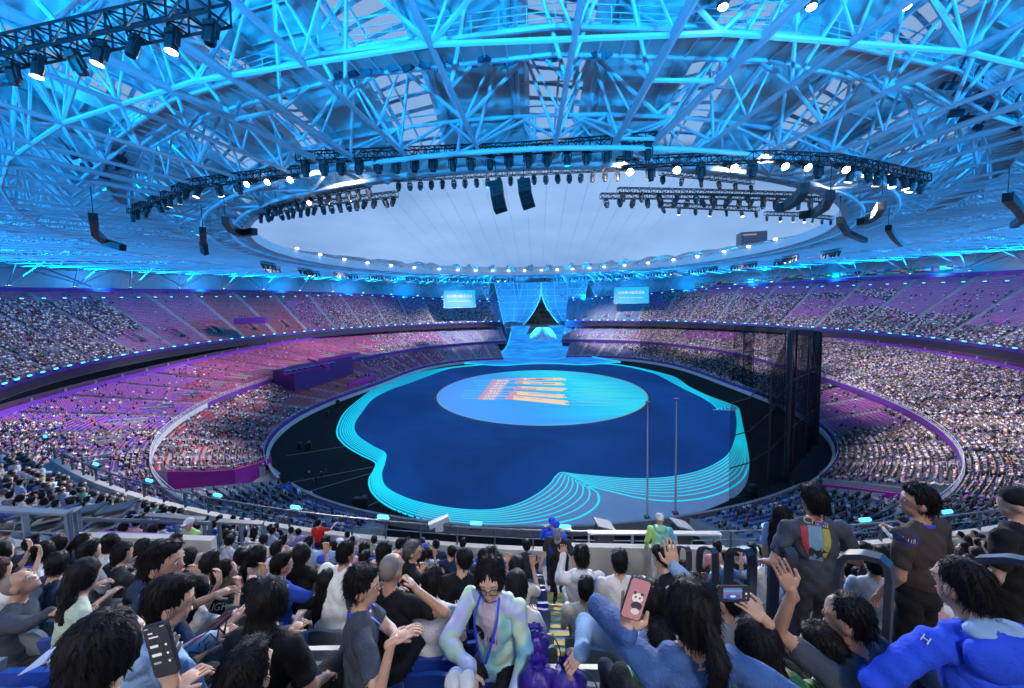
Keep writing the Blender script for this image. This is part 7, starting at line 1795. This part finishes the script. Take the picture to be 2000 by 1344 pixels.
# --- grey haired man looking right
o, hc, MH, sh, tor = custom(806, 1056, 4.7, -1.0, {'head': (0, 0, -.35), 'sleeve': 'long', 'armL': LAP, 'armR': LAP, 'bulk': 1.05, 'hood': 1}, 'grey', 'black', 'black', 'grey haired man in black jacket looking right', hairm_=hair_grey, seed=15)
# --- lime jacket steward and the climbing man in grey cap
lj = bpy.data.materials.new('lime_turquoise_jacket'); lj.use_nodes = True; t_ = lj.node_tree; b_ = t_.nodes['Principled BSDF']; b_.inputs['Roughness'].default_value = .55
tcg = nd(t_, 'ShaderNodeTexCoord'); sxg = nd(t_, 'ShaderNodeSeparateXYZ'); ng = nd(t_, 'ShaderNodeTexNoise'); ng.inputs['Scale'].default_value = 4; t_.links.new(tcg.outputs['Object'], sxg.inputs[0]); t_.links.new(tcg.outputs['Object'], ng.inputs['Vector'])
mg = nd(t_, 'ShaderNodeMath', operation='MULTIPLY_ADD'); mg.inputs[1].default_value = .9; t_.links.new(sxg.outputs[0], mg.inputs[0]); t_.links.new(ng.outputs['Fac'], mg.inputs[2])
crg = nd(t_, 'ShaderNodeValToRGB'); e_ = crg.color_ramp.elements; e_[0].position = .35; e_[0].color = (.42, .72, .16, 1); e_[1].position = .72; e_[1].color = (.10, .48, .62, 1); t_.links.new(mg.outputs[0], crg.inputs[0]); t_.links.new(crg.outputs[0], b_.inputs['Base Color'])
custom(1288, 1001, 8.1, -.15, {'stand': True, 'sleeve': 'long', 'hood': 1, 'bulk': 1.08, 'armL': ((.06, .02, -.27), (-.0, .12, -.20)), 'armR': ((.12, .04, -.25), (-.10, .20, .04)), 'head': (-.3, 0, 0)}, 'capback', lj, 'white', 'steward in white cap and lime to turquoise jacket leaning on the white railing', vox=.016, hairm_=C_('white'), seed=16)
custom(1088, 1040, 6.9, 2.9, {'stand': True, 'lean': .22, 'head': (-.6, 0, .1), 'armL': ((.1, .05, -.26), (.02, .05, -.25)), 'armR': ((.1, .05, -.26), (.05, .05, -.22)), 'knee': {1: (.18, .0), -1: (0, -.1)}}, 'cap', 'charcoal', 'black', 'man in grey cap and dark T-shirt climbing the aisle steps, head bowed', vox=.014, hairm_=C_('grey'), seed=17, scale=.95)
# --- woman in blue denim jacket taking a picture
dn = mat('denim_jacket', (.028, .085, .25), .8, noise=.18, nscale=9, bump=.5, bscale=70)
o, hc, MH, sh, tor = custom(1350, 1133, 1.52, .12, {'sleeve': 'long', 'bulk': .9, 'sw': .17, 'lean': .02, 'head': (.08, 0, .12)}, 'pony', dn, 'black', 'woman in blue denim jacket with long black hair, holding up a phone', vox=.010, hvox=.008, seed=18,
       targets={'armL': (at_d(1228, 1236, 1.50), (.1, .1, 1), (-.2, -1, 0), .3, (.5, .1, -1)), 'armR': (at_d(1440, 1400, 1.5), (0, .3, -.6), (0, 0, 1), .6, (.6, -.2, -1))})
Rp = RT*.93-UP*.30; Up_ = UP*.92+RT*-.42
ui = [(*dsc(.004, .006, .021, .019), (.80, .75, .78), .85), (*dsc(-.010, .023, .006), (.05, .03, .05), .6), (*dsc(.017, .023, .006), (.05, .03, .05), .6), (*dsc(-.004, .008, .004), (.04, .03, .04), .6), (*dsc(.012, .008, .004), (.04, .03, .04), .6), (*dsc(.008, -.022, .021, .016), (.05, .03, .06), .6), (*dsc(.008, -.043, .016, .012), (.75, .7, .72), .8)]
phone('phone', 'phone with a pink animal picture held up in front of a dark head', at_d(1242, 1170, 1.42), Rp, Up_, .078, .155, ui=ui, scr=(.66, .30, .36), es=.62)
# --- child behind the phone in lime vest with pale blue sleeves
custom(1262, 1138, 2.35, .25, {'sleeve': 'long', 'bulk': .9, 'sw': .17, 'lean': .08, 'hood': 1, 'head': (-.2, 0, .3)}, 'short', 'light blue', 'charcoal', 'person in pale blue jacket with one arm raised and one reaching for a bag', vox=.011, seed=19,
       targets={'armL': (at_d(1138, 1272, 2.05), (-.6, -.2, -.5), (0, 0, 1), .8, (-.7, 0, .4)), 'armR': (at_d(1316, 1108, 2.3), (-.15, .1, 1), (0, -1, .2), .2, (.8, 0, -.6))})
custom(1290, 1215, 2.15, .1, {'bulk': .8, 'sw': .15, 'lean': .05, 'sleeve': 'long', 'armL': LAP, 'armR': LAP}, 'short', 'lime', 'charcoal', 'child in bright lime hooded vest, mostly hidden behind the phone', vox=.014, seed=20, scale=.82)
# --- long dark hair right of her
custom(1478, 1208, 1.9, .2, {'bulk': .95, 'sw': .165, 'lean': .05, 'armL': LAP, 'armR': LAP}, 'long', 'dark green', 'black', 'woman with long dark hair right of the denim jacket', vox=.013, seed=21)
# --- green striped sleeves with phone
gs = bpy.data.materials.new('green_striped_shirt'); gs.use_nodes = True; t_ = gs.node_tree; b_ = t_.nodes['Principled BSDF']; b_.inputs['Roughness'].default_value = .8
tcg = nd(t_, 'ShaderNodeTexCoord'); wv_ = nd(t_, 'ShaderNodeTexWave'); wv_.inputs['Scale'].default_value = 14; wv_.inputs['Distortion'].default_value = 1.5; t_.links.new(tcg.outputs['Object'], wv_.inputs['Vector']); crg = nd(t_, 'ShaderNodeValToRGB'); crg.color_ramp.elements[0].color = (.012, .05, .02, 1); crg.color_ramp.elements[1].color = (.10, .30, .06, 1); crg.color_ramp.elements[0].position = .3; crg.color_ramp.elements[1].position = .55; t_.links.new(wv_.outputs['Fac'], crg.inputs[0]); t_.links.new(crg.outputs[0], b_.inputs['Base Color'])
o, hc, MH, sh, tor = custom(1600, 1225, 2.0, .25, {'bulk': .95, 'sw': .17, 'lean': .02, 'head': (-.1, 0, .4)}, 'short', gs, 'black', 'person in green striped shirt with arm badge holding a phone sideways', vox=.010, seed=22,
       targets={'armL': (at_d(1480, 1172, 1.85), (-.6, .2, .5), (0, -.6, 1), .5, (-.3, -.1, -1)), 'armR': (at_d(1640, 1330, 1.9), (0, .4, -.2), (0, 0, 1), .7, (.5, 0, -1))})
decal(o, [(*discp(.036, .055), mat('navy_badge', (.006, .012, .07), .6)), (*txt2('3-14B', .030, rot=-1.2), wt_m)], (1548, 1285), 1.9, 'badge', lift=.008)
ui = [(*sq(-.045, -.02, .040, .028), (.22, .16, .34), .8), (*dsc(-.002, -.012, .034, .013, 20), (.02, .06, .38), 1.), (*dsc(-.002, -.010, .014, .006, 16), (.5, .65, .9), 1.), (*sq(-.045, .010, .040, .018), (.05, .35, .8), .9), (*dsc(.058, .002, .005), (.8, .8, .8), .9), (*dsc(.058, -.016, .003), (.6, .6, .6), .8)]
phone('phone', 'phone held sideways showing a tiny view of the stadium', at_d(1432, 1160, 1.75), RT, UP, .150, .072, ui=ui)
# --- slate T-shirt, left arm flung up
custom(1650, 1158, 1.98, .5, {'bulk': 1.0, 'sw': .19, 'lean': .05, 'head': (-.1, 0, .35), 'armR': LAP}, 'crop', 'slate', 'black', 'man in slate T-shirt with an earbud stretching his left arm up', vox=.010, seed=23, sk=SK[1],
       targets={'armL': (at_d(1548, 1158, 1.9), (-.35, .1, .9), (0, -1, .3), .15, (-.3, .3, -1))})
# --- blue jacket, lower right
o, hc, MH, sh, tor = custom(1872, 1087, 1.75, .05, {'sleeve': 'long', 'bulk': 1.0, 'sw': .205, 'lean': .10, 'head': (-.15, 0, .15), 'hood': 1, 'armR': ((.16, -.02, -.24), (-.1, .22, -.04)), 'armL': ((.22, .02, -.20), (-.12, .18, -.14))}, 'crop', 'bright blue', 'navy', 'man in bright blue jacket with pale blue hood lining filling the lower right', vox=.010, hvox=.008, seed=24, sk=SK[1])
mb = MB(); mb.ell(sh+tor*.16+np.array([0, -.075, 0]), (.125, .06, .040), 22, 12); V = np.vstack(mb.V); V = V+np.c_[V[:, :1]*0, V[:, :1]*0, np.sin(V[:, :1]*60+V[:, 1:2]*40)*.006]; m2 = MB(); m2.add(V, mb.F); m2.build('hood_lining', C_('light blue'), o, smooth=True)
mb = MB(); mb.ell(sh+tor*.0+np.array([0, -.095, 0]), (.165, .065, .105), 22, 14); V = np.vstack(mb.V); V = V+np.c_[V[:, :1]*0, np.sin(V[:, :1]*45+V[:, 2:]*50)*.005, V[:, :1]*0]; m2 = MB(); m2.add(V, mb.F); m2.build('hood', C_('bright blue'), o, smooth=True)
decal(o, [(*txt2('H', .045, rot=-.1), wt_m)], (1810, 1250), 1.8, 'back_print', lift=.010)
# --- standing men
o, hc, MH, sh, tor = custom(1587, 946, 3.15, .0, {'stand': True, 'bulk': 1.05, 'sw': .20, 'head': (-.1, 0, 0), 'armL': ((.14, -.04, -.26), (-.05, .18, -.12)), 'armR': ((.12, -.02, -.25), (-.10, .18, -.08))}, 'short', 'slate', 'charcoal', 'standing man in dark T-shirt with a painted print and blue lanyard', vox=.011, hvox=.009, seed=25, scale=1.02, sk=SK[1])
neck_band(o, sh, tor)
gold = mat('gold_print', (.42, .33, .12), .6)
fsh = lambda x, y: (x*(1 if y > -.06 else 1-(-.06-y)*4), y)
decal(o, [(*gridp(-.115, -.068, -.15, .052, 6, lambda x, y: (x+max(0, -.05-y)*.45, y)), mat('red_patch', (.32, .03, .05), .7)), (*gridp(-.066, .030, -.17, .060, 6, lambda x, y: (x, y)), mat('sky_patch', (.12, .25, .38), .7)), (*gridp(.032, .085, -.15, .048, 6, lambda x, y: (x-max(0, -.05-y)*.4, y)), mat('olive_patch', (.30, .28, .05), .7)), (*gridp(-.07, .06, -.155, -.10, 7, lambda x, y: (x, y+.012*sin(x*90))), dk_m), (*txt2('China', .075, oy=.088, rot=-.10, shear=.2), gold), (*gridp(.0, .03, .10, .118, 3), mat('red_patch'))], (1598, 1045), 3.1, 'back_print', lift=.006)
o, hc, MH, sh, tor = custom(1795, 948, 2.85, .35, {'stand': True, 'bulk': 1.06, 'sw': .20, 'head': (.0, 0, .75), 'armL': ((.06, -.02, -.27), (-.03, .12, -.22)), 'armR': ((.10, .0, -.26), (-.04, .1, -.22))}, 'short', 'brown', 'black', 'standing man in dark brown T-shirt looking left, badge on his sleeve', vox=.011, hvox=.009, seed=26, sk=SK[1])
neck_band(o, sh, tor)
decal(o, [(*discp(.075, .048), mat('navy_badge')), (*txt2('S3-11B', .034, rot=-.15), wt_m)], (1772, 1054), 2.8, 'badge', lift=.008)
custom(1990, 950, 2.75, .3, {'stand': True, 'bulk': 1.1, 'sw': .20, 'head': (0, 0, .5), 'armL': HANG, 'armR': HANG}, 'capback', 'black', 'black', 'person in black with dark cap at the right border', vox=.014, hairm_=C_('black'), seed=27, scale=.98)
custom(1533, 989, 4.1, -1.2, {'stand': True, 'bulk': .88, 'sw': .165, 'head': (0, 0, -.3), 'armL': HANG, 'armR': HANG}, 'long', 'light blue', 'light blue', 'woman in pale blue standing beside the man with the painted print', vox=.014, seed=28, scale=.95)
# --- bags and things on the floor
bagm = mat('violet_nylon', (.035, .015, .26), .4, bump=.8, bscale=14)
def bag(px, py, d, s, label):
    r = empty('drawstring_bag', at_d(px, py, d)); tag(r, label, 'bag', 'violet drawstring bags'); 
    mb = MB(); m2 = MB(); m2.ell((0, 0, -.02), (.15*s, .11*s, .16*s), 24, 16); V = np.vstack(m2.V); a = np.arctan2(V[:, 1], V[:, 0]); V = V+np.c_[np.cos(a), np.sin(a), 0*a]*(.008*np.sin(a*13)+.006*np.sin(a*7+V[:, 2]*40))[:, None]; mb.add(V, m2.F); mb.build('sack', bagm, r, smooth=True)
    mb = MB(); 
    A_ = [[(.03+.022*max(0, (z-.125)/.05)+.05*max(0, (.125-z)/.04))*(1+.16*sin(k*2.2)*(z > .12))*(cos(k*2*pi/24) if c_ == 0 else sin(k*2*pi/24)) if c_ < 2 else z*s for c_ in range(3)] for z in (.10, .125, .15, .175) for k in range(24)]; mb.add(A_, [(i_*24+k, i_*24+(k+1) % 24, (i_+1)*24+(k+1) % 24, (i_+1)*24+k) for i_ in range(3) for k in range(24)])
    mb.build('gathered_neck', bagm, r, smooth=True); mb = MB(); mb.tube(smooth3([(.03, 0, .13*s), (.12, -.04, .14*s), (.16, -.06, .0), (.13, -.05, -.12)]), .004, 5); mb.build('cord', mat('dark_cord', (.02, .02, .04), .6), r)
bag(1052, 1332, 2.25, .75, 'violet drawstring bag at the bottom, left of another one')
bag(1110, 1334, 2.2, .7, 'violet drawstring bag being opened, right of the first one')
bag(1045, 1258, 2.5, .6, 'small violet bag lying on the blue seat')
for x, lb in ((885, 'left one of a pair of white caps on the seat at the bottom'), (912, 'right one of a pair of white caps on the seat at the bottom')):
    r = empty('sun_hat', at_d(x, 1332, 2.0)); tag(r, lb, 'hat', 'pair of white caps'); mb = MB(); mb.ell((0, 0, 0), (.045, .06, .035), 16, 10); mb.build('crown', C_('white'), r, smooth=True); mb = MB(); mb.ell((0, .05, -.01), (.04, .045, .006), 14, 6); mb.build('brim', C_('light blue'), r, smooth=True)
r = empty('paper_sheet', at_d(68, 1312, 1.6)); tag(r, 'pale blue sheet of paper held low at the lower left', 'paper'); mb = MB(); mb.add([(-.08, 0, -.02), (.09, .02, .05), (.085, .12, .07), (-.07, .12, .0)], [(0, 1, 2, 3)]); mb.add([(-.08, 0, -.023), (.09, .02, .047), (.085, .12, .067), (-.07, .12, -.003)], [(3, 2, 1, 0)]); mb.build('sheet', mat('paper', (.4, .5, .75), .7), r)
